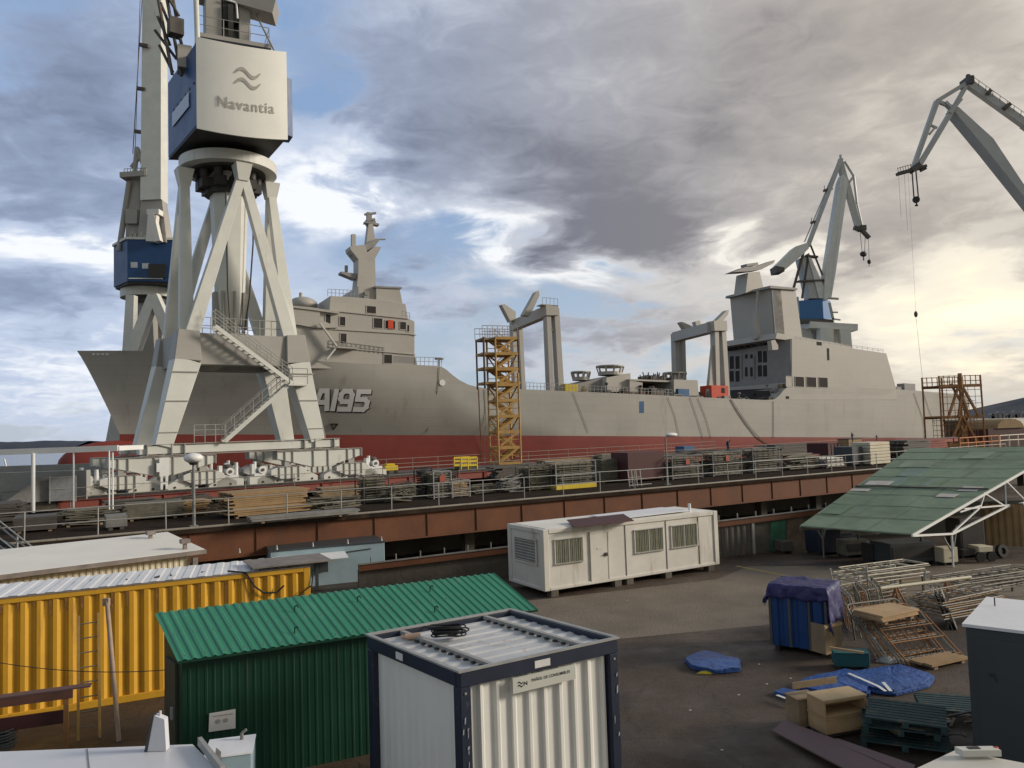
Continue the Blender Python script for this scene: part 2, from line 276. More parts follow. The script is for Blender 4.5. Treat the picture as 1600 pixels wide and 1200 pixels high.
M = dict(
 hull=mat('hull grey paint', (0.40, 0.378, 0.335), 0.55, 0.11, 0.12, plates=(9.0, 1.25, 0.12), col2=(0.30, 0.26, 0.20), c2amt=0.42, c2scale=0.55, streak=True, bump=0.25, bscale=0.9),
 hullred=mat('hull red paint', (0.22, 0.038, 0.028), 0.6, 0.22, 0.15, plates=(9.0, 1.25, 0.16), col2=(0.30, 0.10, 0.06), c2amt=0.40, c2scale=0.4, bump=0.25, bscale=0.9),
 shipgrey=mat('superstructure grey paint', (0.41, 0.385, 0.34), 0.55, 0.08, 0.25, plates=(5.0, 2.6, 0.09), col2=(0.25, 0.20, 0.14), c2amt=0.16, c2scale=0.9, streak=True),
 shipdk=mat('dark ship grey and painted shade', (0.26, 0.25, 0.235), 0.6, 0.15, 0.5, plates=(4.0, 2.6, 0.10)),  # darker ship grey; also paints shade onto the forward-facing superstructure sides
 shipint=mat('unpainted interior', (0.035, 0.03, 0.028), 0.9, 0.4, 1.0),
 deckplate=mat('dark deck plate', (0.036, 0.027, 0.021), 0.95, 0.45, 1.5, col2=(0.085,0.045,0.028), c2amt=0.45, c2scale=1.8, spec=0.03, bump=0.3),
 tube=mat('weathered scaffold tube', (0.25, 0.225, 0.185), 0.6, 0.35, 3.0, col2=(0.15, 0.075, 0.04), c2amt=0.5, c2scale=3),
 rope=mat('grey brown rope', (0.17, 0.15, 0.12), 0.8, 0.2, 1.0),
 deckm=mat('deck red-brown primer', (0.16, 0.10, 0.08), 0.8, 0.3, 0.4),
 crane=mat('cream grey crane paint', (0.60, 0.60, 0.55), 0.5, 0.10, 0.6, col2=(0.34, 0.25, 0.16), c2amt=0.30, c2scale=1.6, streak=True, bump=0.08, bscale=3),
 cranemid=mat('mid grey crane paint', (0.42, 0.42, 0.40), 0.5, 0.12, 0.3, col2=(0.3, 0.26, 0.22), c2amt=0.2, c2scale=0.6, streak=True),
 cranedk=mat('grey crane paint', (0.33, 0.315, 0.285), 0.55, 0.10, 0.5, col2=(0.25, 0.18, 0.12), c2amt=0.15, c2scale=1.2, streak=True),
 craneblue=mat('blue crane paint', (0.010, 0.050, 0.15), 0.45, 0.12, 0.6, col2=(0.10, 0.09, 0.09), c2amt=0.12, c2scale=1.5, streak=True),
 panelwhite=mat('cream cladding', (0.76, 0.745, 0.68), 0.5, 0.05, 0.5, col2=(0.55, 0.48, 0.38), c2amt=0.15, c2scale=0.8, streak=True),
 letter=mat('grey lettering', (0.38, 0.35, 0.31), 0.6, 0.25, 2.5),
 dark=mat('dark greasy steel', (0.035, 0.032, 0.03), 0.6, 0.4, 2.0),
 darkst=mat('weathered dark steel', (0.09, 0.08, 0.07), 0.65, 0.3, 1.5, col2=RUST, c2amt=0.4, c2scale=1.5),
 girder=mat('rusty red-brown girder', (0.135, 0.050, 0.022), 0.75, 0.35, 0.7, col2=(0.10, 0.045, 0.028), c2amt=0.42, c2scale=0.8, streak=True, bump=0.2),
 redrail=mat('red oxide steel', (0.235, 0.060, 0.045), 0.7, 0.25, 0.7, col2=(0.12, 0.04, 0.03), c2amt=0.35, c2scale=0.9, streak=True),
 galv=mat('galvanised tube', (0.34, 0.335, 0.315), 0.45, 0.2, 3.0, col2=(0.22, 0.16, 0.12), c2amt=0.25, c2scale=4, metal=0.2),
 white=mat('white paint', (0.72, 0.72, 0.70), 0.45, 0.08, 0.8, col2=(0.40, 0.35, 0.28), c2amt=0.2, c2scale=1.5, streak=True),
 letterwhite=mat('white hull lettering', (0.74, 0.73, 0.70), 0.5, 0.06, 1.0),
 black=mat('black paint', (0.02, 0.02, 0.02), 0.6, 0.1, 1.0),
 roofwhite=mat('pale roof sheet', (0.74, 0.735, 0.74), 0.5, 0.10, 0.7, col2=(0.42, 0.39, 0.36), c2amt=0.28, c2scale=1.4, bump=0.1, bscale=6),
 creamroof=mat('cream panel roof', (0.77, 0.735, 0.66), 0.55, 0.08, 0.6, col2=(0.50, 0.45, 0.38), c2amt=0.22, c2scale=1.3),
 creamwall=mat('cream ribbed cladding', (0.60, 0.54, 0.40), 0.5, 0.10, 1.0, col2=(0.38, 0.30, 0.2), c2amt=0.2, c2scale=1.5, streak=True),
 trimbrown=mat('stained gutter', (0.20, 0.17, 0.15), 0.6, 0.35, 3.0),
 yellow=mat('yellow container paint', (0.58, 0.31, 0.025), 0.5, 0.14, 0.8, col2=(0.28, 0.14, 0.03), c2amt=0.42, c2scale=1.8, streak=True),
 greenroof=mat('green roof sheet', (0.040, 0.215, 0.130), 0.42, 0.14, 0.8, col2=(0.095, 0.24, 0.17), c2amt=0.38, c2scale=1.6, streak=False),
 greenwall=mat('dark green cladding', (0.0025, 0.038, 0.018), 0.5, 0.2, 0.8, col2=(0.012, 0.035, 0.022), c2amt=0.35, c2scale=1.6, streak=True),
 olive=mat('olive door', (0.05, 0.05, 0.03), 0.6, 0.2, 2.0),
 navy=mat('navy container frame', (0.015, 0.021, 0.040), 0.5, 0.25, 1.5, col2=(0.20, 0.22, 0.25), c2amt=0.26, c2scale=4.0),
 redtag=mat('faded red tag', (0.34, 0.08, 0.06), 0.7, 0.3, 5),
 offwhite=mat('off-white ribbed panel', (0.70, 0.685, 0.635), 0.5, 0.06, 0.9, col2=(0.42, 0.37, 0.29), c2amt=0.15, c2scale=1.5, streak=True),
 roofrust=mat('grey roof with rust', (0.50, 0.50, 0.50), 0.45, 0.16, 1.5, col2=(0.24, 0.13, 0.07), c2amt=0.42, c2scale=3.4, bump=0.1, bscale=8),
 cabin=mat('dirty white cabin panel', (0.60, 0.57, 0.51), 0.5, 0.12, 0.8, col2=(0.30, 0.235, 0.15), c2amt=0.46, c2scale=1.2, streak=True),
 blind=mat('window blind behind bars', (0.24, 0.235, 0.16), 0.4, 0.25, 4.0),
 glass=mat('dark window glass', (0.02, 0.025, 0.03), 0.12, 0.2, 2.0, spec=0.6),
 paleblue=mat('pale blue-grey paint', (0.27, 0.36, 0.40), 0.6, 0.14, 0.9, col2=(0.16, 0.20, 0.21), c2amt=0.25, c2scale=1.5),
 wood=mat('weathered timber', (0.26, 0.19, 0.115), 0.8, 0.3, 3.0, col2=(0.10, 0.07, 0.05), c2amt=0.3, c2scale=3),
 woodlt=mat('fresh plywood', (0.42, 0.28, 0.15), 0.7, 0.2, 3.0, col2=(0.22, 0.13, 0.07), c2amt=0.25, c2scale=3),
 ochre=mat('ochre planks', (0.30, 0.195, 0.095), 0.75, 0.25, 2.0, col2=(0.13, 0.08, 0.05), c2amt=0.3, c2scale=2),
 grn=mat('grey-green weathered steel', (0.135, 0.125, 0.095), 0.7, 0.45, 3.0, col2=(0.25, 0.17, 0.09), c2amt=0.48, c2scale=4),
 grey=mat('grey steel', (0.20, 0.195, 0.18), 0.6, 0.3, 2.0, col2=(0.12, 0.08, 0.06), c2amt=0.3, c2scale=3),
 maroon=mat('maroon paint', (0.07, 0.022, 0.022), 0.65, 0.25, 1.5),
 plate=mat('brown-violet plate', (0.14, 0.085, 0.085), 0.55, 0.15, 1.5, col2=(0.22, 0.15, 0.14), c2amt=0.2, c2scale=2),
 yscaf=mat('yellow scaffold paint', (0.42, 0.25, 0.075), 0.6, 0.25, 1.5, col2=(0.25, 0.10, 0.05), c2amt=0.3, c2scale=2),
 rscaf=mat('rusty scaffold', (0.30, 0.145, 0.055), 0.7, 0.4, 1.5),
 caution=mat('bright yellow paint', (0.62, 0.46, 0.03), 0.5, 0.15, 2.0, col2=(0.2, 0.16, 0.06), c2amt=0.2, c2scale=4),
 bluec=mat('blue crate steel', (0.008, 0.045, 0.16), 0.5, 0.2, 1.5, col2=(0.05, 0.07, 0.10), c2amt=0.2, c2scale=3, streak=True),
 tarpv=mat('violet-blue tarpaulin', (0.028, 0.026, 0.105), 0.55, 0.3, 2.0, col2=(0.12, 0.115, 0.19), c2amt=0.34, c2scale=2.0, bump=0.5, bscale=5),
 tarpb=mat('blue plastic sheet', (0.03, 0.085, 0.27), 0.42, 0.25, 2.0, col2=(0.12, 0.17, 0.27), c2amt=0.38, c2scale=4, bump=0.8, bscale=9),
 teal=mat('teal box paint', (0.02, 0.10, 0.11), 0.55, 0.2, 2.0, col2=(0.10, 0.10, 0.08), c2amt=0.2, c2scale=3),
 tealwood=mat('blue-green pallet timber', (0.020, 0.048, 0.050), 0.75, 0.4, 2.5, col2=(0.12, 0.105, 0.065), c2amt=0.48, c2scale=3),
 slate=mat('slate blue-grey paint', (0.050, 0.057, 0.062), 0.5, 0.10, 0.8, col2=(0.04, 0.05, 0.06), c2amt=0.25, c2scale=1.2, streak=True),
 canopy=mat('green roofing felt', (0.195, 0.25, 0.175), 0.8, 0.3, 0.7, col2=(0.12, 0.20, 0.125), c2amt=0.46, c2scale=0.7, bump=0.3, bscale=2, spec=0.2),
 paper=mat('white paper', (0.62, 0.60, 0.57), 0.6, 0.06, 3.0),
 orange=mat('orange rail', (0.50, 0.17, 0.05), 0.6, 0.2, 2.0),
 redorange=mat('orange-red paint', (0.55, 0.055, 0.02), 0.5, 0.15, 1.0),
 blueeq=mat('blue equipment paint', (0.03, 0.10, 0.22), 0.5, 0.2, 1.0),
 rubber=mat('black rubber', (0.015, 0.015, 0.015), 0.7, 0.2, 3.0),
 skin=mat('skin', (0.35, 0.2, 0.14), 0.6, 0.1, 3.0),
 navycloth=mat('dark blue workwear', (0.03, 0.04, 0.07), 0.8, 0.2, 4.0),
 hivis=mat('orange-red work jacket', (0.45, 0.06, 0.03), 0.7, 0.2, 4.0),
)
# ---------------------------------------------------------------- setting: ground, road, water, hills
EDG0 = PZ(352, 820, 2.5); EDG1 = PZ(1384, 731, 2.5)
PFA = atan2(EDG1.y-EDG0.y, EDG1.x-EDG0.x)
PFM = Matrix.Translation((EDG0.x, EDG0.y, 0)) @ Matrix.Rotation(PFA, 4, 'Z')   # platform frame: x along the edge, y away
def pf(x, y, z): return PFM @ Vector((x, y, z))
def groundmat():
    m = bpy.data.materials.new('dark asphalt yard'); m.use_nodes = True; t = m.node_tree; nd = t.nodes; b = nd['Principled BSDF']; L = t.links.new
    tcn = nd.new('ShaderNodeTexCoord')
    def nz(s, d, r=0.6):
        n = nd.new('ShaderNodeTexNoise'); n.inputs['Scale'].default_value = s; n.inputs['Detail'].default_value = d; n.inputs['Roughness'].default_value = r; L(tcn.outputs['Object'], n.inputs['Vector']); return n.outputs['Fac']
    cr = nd.new('ShaderNodeValToRGB'); L(nz(0.32, 8, 0.68), cr.inputs[0])
    e = cr.color_ramp.elements; e[0].position = 0.32; e[0].color = (0.024, 0.0155, 0.010, 1); e[1].position = 0.74; e[1].color = (0.105, 0.070, 0.045, 1)
    m2 = nd.new('ShaderNodeMix'); m2.data_type = 'RGBA'; m2.blend_type = 'MULTIPLY'; m2.inputs[0].default_value = 1; L(cr.outputs[0], m2.inputs[6])
    r = nd.new('ShaderNodeMapRange'); L(nz(9, 6, 0.7), r.inputs[0]); r.inputs[3].default_value = 0.55; r.inputs[4].default_value = 1.45; L(r.outputs[0], m2.inputs[7])
    sp = nd.new('ShaderNodeMapRange'); L(nz(38, 3, 0.6), sp.inputs[0]); sp.inputs[1].default_value = 0.655; sp.inputs[2].default_value = 0.70
    vo = nd.new('ShaderNodeTexVoronoi'); vo.feature = 'DISTANCE_TO_EDGE'; vo.inputs['Scale'].default_value = 0.42
    wv = nd.new('ShaderNodeVectorMath'); wv.operation = 'ADD'; ns = nd.new('ShaderNodeTexNoise'); ns.inputs['Scale'].default_value = 1.6; ns.inputs['Detail'].default_value = 5; L(tcn.outputs['Object'], ns.inputs['Vector'])
    L(tcn.outputs['Object'], wv.inputs[0]); L(ns.outputs['Color'], wv.inputs[1]); L(wv.outputs[0], vo.inputs['Vector'])
    ck = nd.new('ShaderNodeMapRange'); L(vo.outputs['Distance'], ck.inputs[0]); ck.inputs[1].default_value = 0.0; ck.inputs[2].default_value = 0.012; ck.inputs[3].default_value = 0.45; ck.inputs[4].default_value = 1.0
    m4 = nd.new('ShaderNodeMix'); m4.data_type = 'RGBA'; m4.blend_type = 'MULTIPLY'; m4.inputs[0].default_value = 1; L(m2.outputs[2], m4.inputs[6]); L(ck.outputs[0], m4.inputs[7]); m2 = m4
    m3 = nd.new('ShaderNodeMix'); m3.data_type = 'RGBA'; L(sp.outputs[0], m3.inputs[0]); L(m2.outputs[2], m3.inputs[6]); m3.inputs[7].default_value = (0.17, 0.14, 0.11, 1)
    L(m3.outputs[2], b.inputs['Base Color'])
    rr = nd.new('ShaderNodeMapRange'); L(nz(0.5, 6, 0.6), rr.inputs[0]); rr.inputs[1].default_value = 0.35; rr.inputs[2].default_value = 0.65; rr.inputs[3].default_value = 0.38; rr.inputs[4].default_value = 0.95; L(rr.outputs[0], b.inputs['Roughness'])
    bp = nd.new('ShaderNodeBump'); bp.inputs['Strength'].default_value = 0.8; bp.inputs['Distance'].default_value = 0.03; L(nz(14, 8, 0.75), bp.inputs['Height']); L(bp.outputs[0], b.inputs['Normal'])
    return m
g = MB().add([(-400,-60,0),(500,-60,0),(500,235,0),(-400,235,0)], [(0,1,2,3)]).build('ground', groundmat()); setting(g, 'dark stained asphalt of the shipyard', 'ground')
rm = mat('worn grey asphalt', (0.17, 0.138, 0.104), 0.85, 0.30, 0.45, col2=(0.06, 0.048, 0.038), c2amt=0.35, c2scale=0.7, bump=0.4, bscale=12)
a = [PZ(760, 1003, .004), PZ(830, 1001, .004), PZ(960, 999, .004), PZ(1195, 977, .004), PZ(1300, 955, .004), PZ(1700, 935, .004), PZ(1700, 880, .004), PZ(1170, 885, .004), PZ(1120, 905, .004), PZ(860, 935, .004), PZ(700, 950, .004)]
MBr = MB().add(a, [tuple(range(len(a)))]); rd = MBr.build('road', rm); setting(rd, 'paler worn asphalt lane through the yard', 'road')
def stripe(pts, w, nm, label, m):
    mb = MB()
    for p, q in zip(pts[:-1], pts[1:]):
        d = (q-p).normalized(); n_ = Vector((-d.y, d.x, 0))*w/2
        mb.add([p-n_, q-n_, q+n_, p+n_], [(0,1,2,3)])
    o = mb.build(nm, m); setting(o, label, 'road marking'); return o
ym = mat('worn yellow road paint', (0.38, 0.29, 0.09), 0.8, 0.3, 3.0, col2=(0.09, 0.075, 0.06), c2amt=0.55, c2scale=3)
stripe([PZ(1150, 884, .008), PZ(1240, 902, .008), PZ(1330, 914, .008)], .14, 'road_marking', 'worn yellow line by the corner of the white site cabin', ym)
stripe([PZ(1335, 914, .008), PZ(1430, 907, .008), PZ(1520, 899, .008), PZ(1650, 884, .008)], .14, 'road_marking', 'worn yellow line in front of the green canopy', ym)
wm = bpy.data.materials.new('harbour water'); wm.use_nodes = True; b = wm.node_tree.nodes['Principled BSDF']
b.inputs['Base Color'].default_value = (0.05, 0.07, 0.08, 1); b.inputs['Roughness'].default_value = 0.22
nn = wm.node_tree.nodes.new('ShaderNodeTexNoise'); nn.inputs['Scale'].default_value = 0.25; nn.inputs['Detail'].default_value = 8
bb = wm.node_tree.nodes.new('ShaderNodeBump'); bb.inputs['Strength'].default_value = 0.4; bb.inputs['Distance'].default_value = 0.6
wm.node_tree.links.new(nn.outputs['Fac'], bb.inputs['Height']); wm.node_tree.links.new(bb.outputs[0], b.inputs['Normal'])
tcw = wm.node_tree.nodes.new('ShaderNodeTexCoord'); wm.node_tree.links.new(tcw.outputs['Object'], nn.inputs['Vector'])
w_ = MB().add([(-3500,235,-0.6),(3500,235,-0.6),(3500,4500,-0.6),(-3500,4500,-0.6)], [(0,1,2,3)]).build('water', wm); setting(w_, 'grey harbour water beyond the shipyard', 'water')
def hills(nm, D, x0, x1, prof, m, label, depth=500):
    n = 90; vs = []; fs = []
    for i in range(n+1):
        t = i/n; px = x0+(x1-x0)*t
        h = prof(t) + 4*noise.noise((px*0.02, 3.1, D*.01)) + 2*noise.noise((px*0.09, 1.1, 0))
        base = PY(px, 600, D); X_ = base.x
        vs += [(X_, D-60, -0.7), (X_, D, max(0.5, h)), (X_*1.1, D+depth, -0.7)]
    for i in range(n):
        a_ = 3*i; fs += [(a_, a_+3, a_+4, a_+1), (a_+1, a_+4, a_+5, a_+2)]
    o = MB().add(vs, fs, True).build(nm, m); setting(o, label, 'hill'); return o
hm = mat('dark wooded hillside', (0.045, 0.055, 0.075), 0.95, 0.35, 0.02, col2=(0.10, 0.10, 0.11), c2amt=0.35, c2scale=0.03)
hills('hills', 1500, -900, 140, lambda t: 9+7*sin(t*9), hm, 'low blue hills across the water at far left')
hills('hills', 1250, 1180, 2100, lambda t: 4+44*min(1, max(0, (t-.28)/.35))+10*sin(t*14), hm, 'dark wooded hills across the water at right')
# a few white buildings of the far town
twm = mat('pale far walls', (0.30, 0.27, 0.25), 0.9, 0.2, .1)
for k in range(14):
    px = 1546+random.random()*70; D = 1150; z0 = 0; p = PY(px, 645, D-2); s_ = random.uniform(2.5, 6)
    hb_ = MB(); x, y = p.x, D; zz = random.uniform(-2, 3)
    hb_.box(x, x+s_, y, y+8, -0.6, 5+zz).prism([(x-.3,y-.3,5+zz),(x+s_+.3,y-.3,5+zz),(x+s_/2,y-.3,7.5+zz)], (0,8.6,0))
    tag(hb_.build('house', twm), 'tiny pale house of the town below the dark hills at right', 'house', 'far town houses')

# ---------------------------------------------------------------- slipway platform
plat = thing('slipway_platform', 'raised dark steel quay deck carried on a rusty brown girder', 'quay platform', M=PFM)
XL, XR = -16, 62
mb = MB().box(XL, XR, 0.02, 11.0, 2.32, 2.5); mb.build('deck', M['deckplate'], plat, 'local')
# edge girder in bays with stiffeners
mb = MB(); 
mb.box(XL, XR, 0.0, 0.05, 1.26, 2.30); mb.box(XL, XR, -0.12, 0.2, 1.20, 1.26)
mb.build('edge_girder', M['girder'], plat, 'local')
mb = MB(); x = XL
while x < XR:
    mb.box(x, x+0.035, -0.05, -0.003, 1.263, 2.297); x += 2.45
mb.build_each('girder_stiffener', M['girder'], plat, 'local')
MB().box(XL, XR, -0.16, 0.015, 2.30, 2.44).build('edge_beam', M['deckplate'], plat, 'local')
MB().tube((XL, -0.15, 2.50), (XR, -0.15, 2.50), 0.05, 8).build('edge_pipe', M['tube'], plat, 'local')
cm = mat('stained concrete', (0.11, 0.095, 0.075), 0.9, 0.45, 0.5, col2=(0.03, 0.035, 0.028), c2amt=0.5, c2scale=0.6, bump=0.6, bscale=5)
for x in range(int(XL)+2, int(XR), 5):
    MB().box(x, x+.5, 1.3, 1.8, 0, 2.31).build('column', cm, plat, 'local')
MB().box(XL, XR, 3.2, 3.6, 0.0, 2.31).build('retaining_wall', cm, plat, 'local')
# low stained wall with a rusty capping beam in front of the dark space under the deck
WA, WBb = PY(560, 882, 29.2), PY(1330, 789, 36.0); wd = (WBb-WA); wdh = Vector((wd.x, wd.y, 0)).normalized(); wn = Vector((wdh.y, -wdh.x, 0))
lw = thing('low_wall', 'low stained retaining wall with rusty capping beam behind the white cabin', 'wall', loc=(WA.x, WA.y, 0))
MB().prism([Vector((WA.x,WA.y,0)), Vector((WBb.x,WBb.y,0)), WBb-V(0,0,.26), WA-V(0,0,.26)], -wn*.35).build('wall', cm, lw)
MB().beam(WA-V(0,0,.12), WBb-V(0,0,.12), .30, .24).build('capping_beam', M['girder'], lw)
MB().beam(WA+wn*.16+V(0,0,.02), WBb+wn*.16+V(0,0,.02), .06, .05).build('capping_pipe', M['grey'], lw)
for i in range(24):
    q = WA+wd*((i+.5)/24); MB().tube(q, q+V(0,0,.24), .03, 6).build('stud', M['grey'], lw)
# crane rail girder at the back of the storage deck
RB0 = PZ(175, 777, 2.9); RB1 = PZ(740, 737, 2.9); rdv = (RB1-RB0).normalized(); rnv = Vector((-rdv.y, rdv.x, 0))
r0 = RB0-rdv*16; r1 = RB1+rdv*75
rb = thing('crane_rail_beam', 'red oxide crane rail girder running behind the stored scaffolding', 'rail girder', loc=(RB0.x, RB0.y, 2.4), yaw=atan2(rdv.y, rdv.x))
LRB = 16; 
mb = MB().box(-16, 100, 0, 0.04, 0.02, 0.46).box(-16, 100, -.1, .5, .46, .5); mb.build('web_plate', M['redrail'], rb, 'local')
MB().box(-16, 100, .16, .24, .5, .62).build('rail', M['dark'], rb, 'local')
mb = MB(); x = -16
while x < 100: mb.box(x, x+.04, -.09, -.003, .02, .457); x += 3.1
mb.build_each('stiffener', M['redrail'], rb, 'local')
# upper deck behind the rail
ud = MB().box(-16, 70, 0.55, 9.5, 0.25, 0.42); ud.build('apron', M['darkst'], rb, 'local')
MB().box(-16, 70, 5.1, 5.18, .42, .54).build('rail', M['dark'], rb, 'local')
MB().box(-16, 70, 9.3, 9.5, -2.4, 0.247).build('apron_wall', cm, rb, 'local')

def railing(name, label, fn, L, step, h, m, r=0.025, rails=(1.0, 0.55), lean=0.0):
    t = thing(name, label, 'railing', loc=fn(0))
    n = int(L/step); 
    for i in range(n+1):
        p = fn(i*step); mb = MB(); off = Vector((random.uniform(-.02,.02), random.uniform(-.02,.02), h))
        mb.tube(p, p+off, r*1.25, 6); 
        mb.box(p.x-.06, p.x+.06, p.y-.06, p.y+.06, p.z, p.z+.015)
        mb.build('post', m, t)
    for k in rails:
        mb = MB(); mb.path([fn(i*step)+Vector((0, 0, h*k+random.uniform(-.015,.015))) for i in range(n+1)], r, 6); mb.build('rail', m, t)
    return t
railing('railing', 'galvanised railing along the near edge of the raised deck', lambda s: pf(-15.6+s, 0.12, 2.5), 74, 2.25, 1.02, M['galv'], 0.02, rails=(1.0, .52))
railing('railing', 'pale railing in front of the red crane rail girder', lambda s: RB0 + rdv*(-14+s) + rnv*(-0.35) + Vector((0,0,-.4)), 95, 3.0, 1.05, M['tube'], 0.02)
railing('railing', 'rusty railing at the slip side behind the crane rails', lambda s: RB0 + rdv*(2+s) + rnv*9.2 + Vector((0,0,-.1)), 62, 2.4, 1.0, M['tube'], 0.022, rails=(1.0, .6, .25))
# door and painted patch on the low wall right of the cabin
def onwall(px, py, off=.03):
    o_ = WA+wn*off; v = ray(px, py); return CAM+v*((o_-CAM).dot(wn)/v.dot(wn))
q = onwall(1130, 880); gp = thing('service_door', 'dark grey ribbed steel door with a pale edge right of the white cabin', 'door', loc=(q.x, q.y, 0), yaw=atan2(wdh.y, wdh.x))
mb = MB(); mb.corr((0,0,0), (1.5,0,0), (0,0,1.35), .3, .04, (0,-1,0)); mb.build('ribbed_leaf', M['darkst'], gp, 'local')
MB().box(1.5,1.62,-.08,.0,0,1.4).build('frame_post', M['galv'], gp, 'local')
gm = mat('green stained patch', (0.03, 0.12, 0.07), 0.8, 0.5, 2.0, col2=(0.16, 0.13, 0.08), c2amt=0.5, c2scale=1.2)
tag(MB().prism([onwall(x,y) for x,y in ((1203,862),(1228,858),(1226,812),(1204,816))], wn*.03).build('wall_panel', gm), 'green stained panel on the dark wall right of the white cabin', 'panel')
tag(MB().prism([onwall(x,y) for x,y in ((1229,858),(1256,850),(1254,806),(1230,811))], wn*.02).build('wall_panel', mat('ochre stained patch', (0.13, 0.10, 0.065), 0.85, 0.5, 2.0, col2=(0.05,0.045,0.03), c2amt=.5, c2scale=1.5)), 'brownish stained panel beside the green one on the dark wall', 'panel')
# ---------------------------------------------------------------- ship
BOW = PY(120, 548, 96.6)
a_ = radians(28); t_ = radians(2.15)
SX = Vector((cos(a_)*cos(t_), sin(a_)*cos(t_), -sin(t_))); SY = Vector((-sin(a_), cos(a_), 0)); SZ = SX.cross(SY)
SO = BOW - SZ*10.5
SM = Matrix(((SX.x, SY.x, SZ.x, SO.x), (SX.y, SY.y, SZ.y, SO.y), (SX.z, SY.z, SZ.z, SO.z), (0,0,0,1)))
ship = thing('naval_ship', 'long grey naval supply ship with red bottom and A195 on its bow', 'ship', M=SM)
HB = 9.5
def S(px, py, w=HB):
    o = SO - SY*w; v = ray(px, py); n_ = -SY
    k = (o-CAM).dot(n_)/v.dot(n_); q = CAM+v*k-SO
    return q.dot(SX), q.dot(SZ)
def lerp_tab(tab, s):
    if s <= tab[0][0]: return tab[0][1]
    for (a, b), (c, d) in zip(tab[:-1], tab[1:]):
        if s <= c: return b+(d-b)*(s-a)/(c-a)
    return tab[-1][1]
sheer_px = [(250,546),(300,549),(430,556),(490,563),(560,568),(650,570),(688,572),(697,577),(706,585),(718,594),(732,601),(748,605),(765,607),(815,608),(1000,616),(1100,621),(1195,625),(1210,624),(1218,618),(1224,610),(1230,605),(1240,603),(1300,604),(1400,608),(1465,613),(1545,618)]
SHEER = [(0, 10.5)] + [S(x, y, HB if x > 450 else HB*(0.45+0.55*(x-120)/330)) for x, y in sheer_px]
LEN = 172
SHEER = [p for p in SHEER if p[0] < LEN] + [(LEN, SHEER[-1][1])]
def zd(s): return lerp_tab(SHEER, s)
def s0(z): return 5.2*(1-min(1, max(0, z/10.5)))**0.9 if z > 0 else 5.2
def hb(s, z, top):
    t = max(0, min(1, z/max(top, 1))); 
    Lz = 62*(1-t)+40*t; u = max(0, min(1, (s-s0(z))/Lz))
    f = (1-(1-u)**(1.5*(1-t)+2.6*t))
    full = HB*(1-.02*(1-t))
    st = max(0, (s-140)/(LEN-140)); full *= 1-0.16*st*st*(1.5-t)
    return max(0.06, full*f) if z >= 0 else max(.06, full*f*(1-0.10*(z/7)**2))
stn = [i*0.8 for i in range(0, 20)] + [16+1.6*i for i in range(0, 18)] + [44.6+0.5*i for i in range(0, 20)] + [55+3*i for i in range(0, 18)] + [106+.5*i for i in range(18)] + [115+3*i for i in range(0, 19)] + [LEN]
stn = sorted(set(round(x, 2) for x in stn))
def hull_grid(zlo, zhi, nv):
    mb = MB(); rows = []
    for s_ in stn:
        lo, hi = zlo(s_), zhi(s_); rows.append([(s_+s0(lo+(hi-lo)*j/nv)*(1-min(1, s_/40)), lo+(hi-lo)*j/nv) for j in range(nv+1)])
    for sg in (-1, 1):
        vs = []; fs = []
        for r_ in rows:
            for (s_, z_) in r_: vs.append((s_, sg*hb(s_, z_, zd(s_)), z_))
        w = nv+1
        for i in range(len(rows)-1):
            for j in range(nv):
                f = (i*w+j, (i+1)*w+j, (i+1)*w+j+1, i*w+j+1); fs.append(f if sg < 0 else f[::-1])
        mb.add(vs, fs, True)
    r_ = rows[-1]; vs = [(s_, -hb(s_, z_, zd(s_)), z_) for s_, z_ in r_]+[(s_, hb(s_, z_, zd(s_)), z_) for s_, z_ in r_[::-1]]
    mb.add(vs, [tuple(range(len(vs)))]); return mb
hull_grid(lambda s: 0.0, zd, 14).build('hull_side', M['hull'], ship, 'local')
bt = hull_grid(lambda s: -7.1+0.0375*s+.03, lambda s: 0.0, 8); bt.build('hull_bottom', M['hullred'], ship, 'local')
bl = MB().ell((5.2, 0, -3.9), 6.8, 1.9, 3.1, 20, 14); bl.build('bulbous_bow', M['hullred'], ship, 'local')
mb = MB(); vs = []; fs = []
for s_ in stn:
    z_ = zd(s_)-.35; ss = s_+s0(z_)*(1-min(1, s_/40)); b_ = hb(ss, z_, zd(s_))-.02; vs += [(ss, -b_, z_), (ss, b_, z_)]
mb.add(vs, [(2*i, 2*i+2, 2*i+3, 2*i+1) for i in range(len(stn)-1)]); mb.build('weather_deck', M['deckm'], ship, 'local')
def on_hull(s_, z_, off=.04): return Vector((s_, -(hb(s_, z_, zd(s_))+off), z_))
def slab(mb, pts, w0, w1=None, inset=None):
    """pts in photo pixels read off the plane w0 (towards the camera), extruded across the ship to w1"""
    w1 = -w0 if w1 is None else w1
    P = [S(x, y, w0) for x, y in pts]
    if inset is None: return mb.prism([(s_, -w0, z_) for s_, z_ in P], (0, w0-w1, 0))
    n = len(P); near = [Vector((s_, -w0, z_)) for s_, z_ in P]
    return near
def spart(nm, pts, w0, w1=None, m='shipgrey', par=None):
    return slab(MB(), pts, w0, w1).build(nm, M[m], par or ship, 'local')
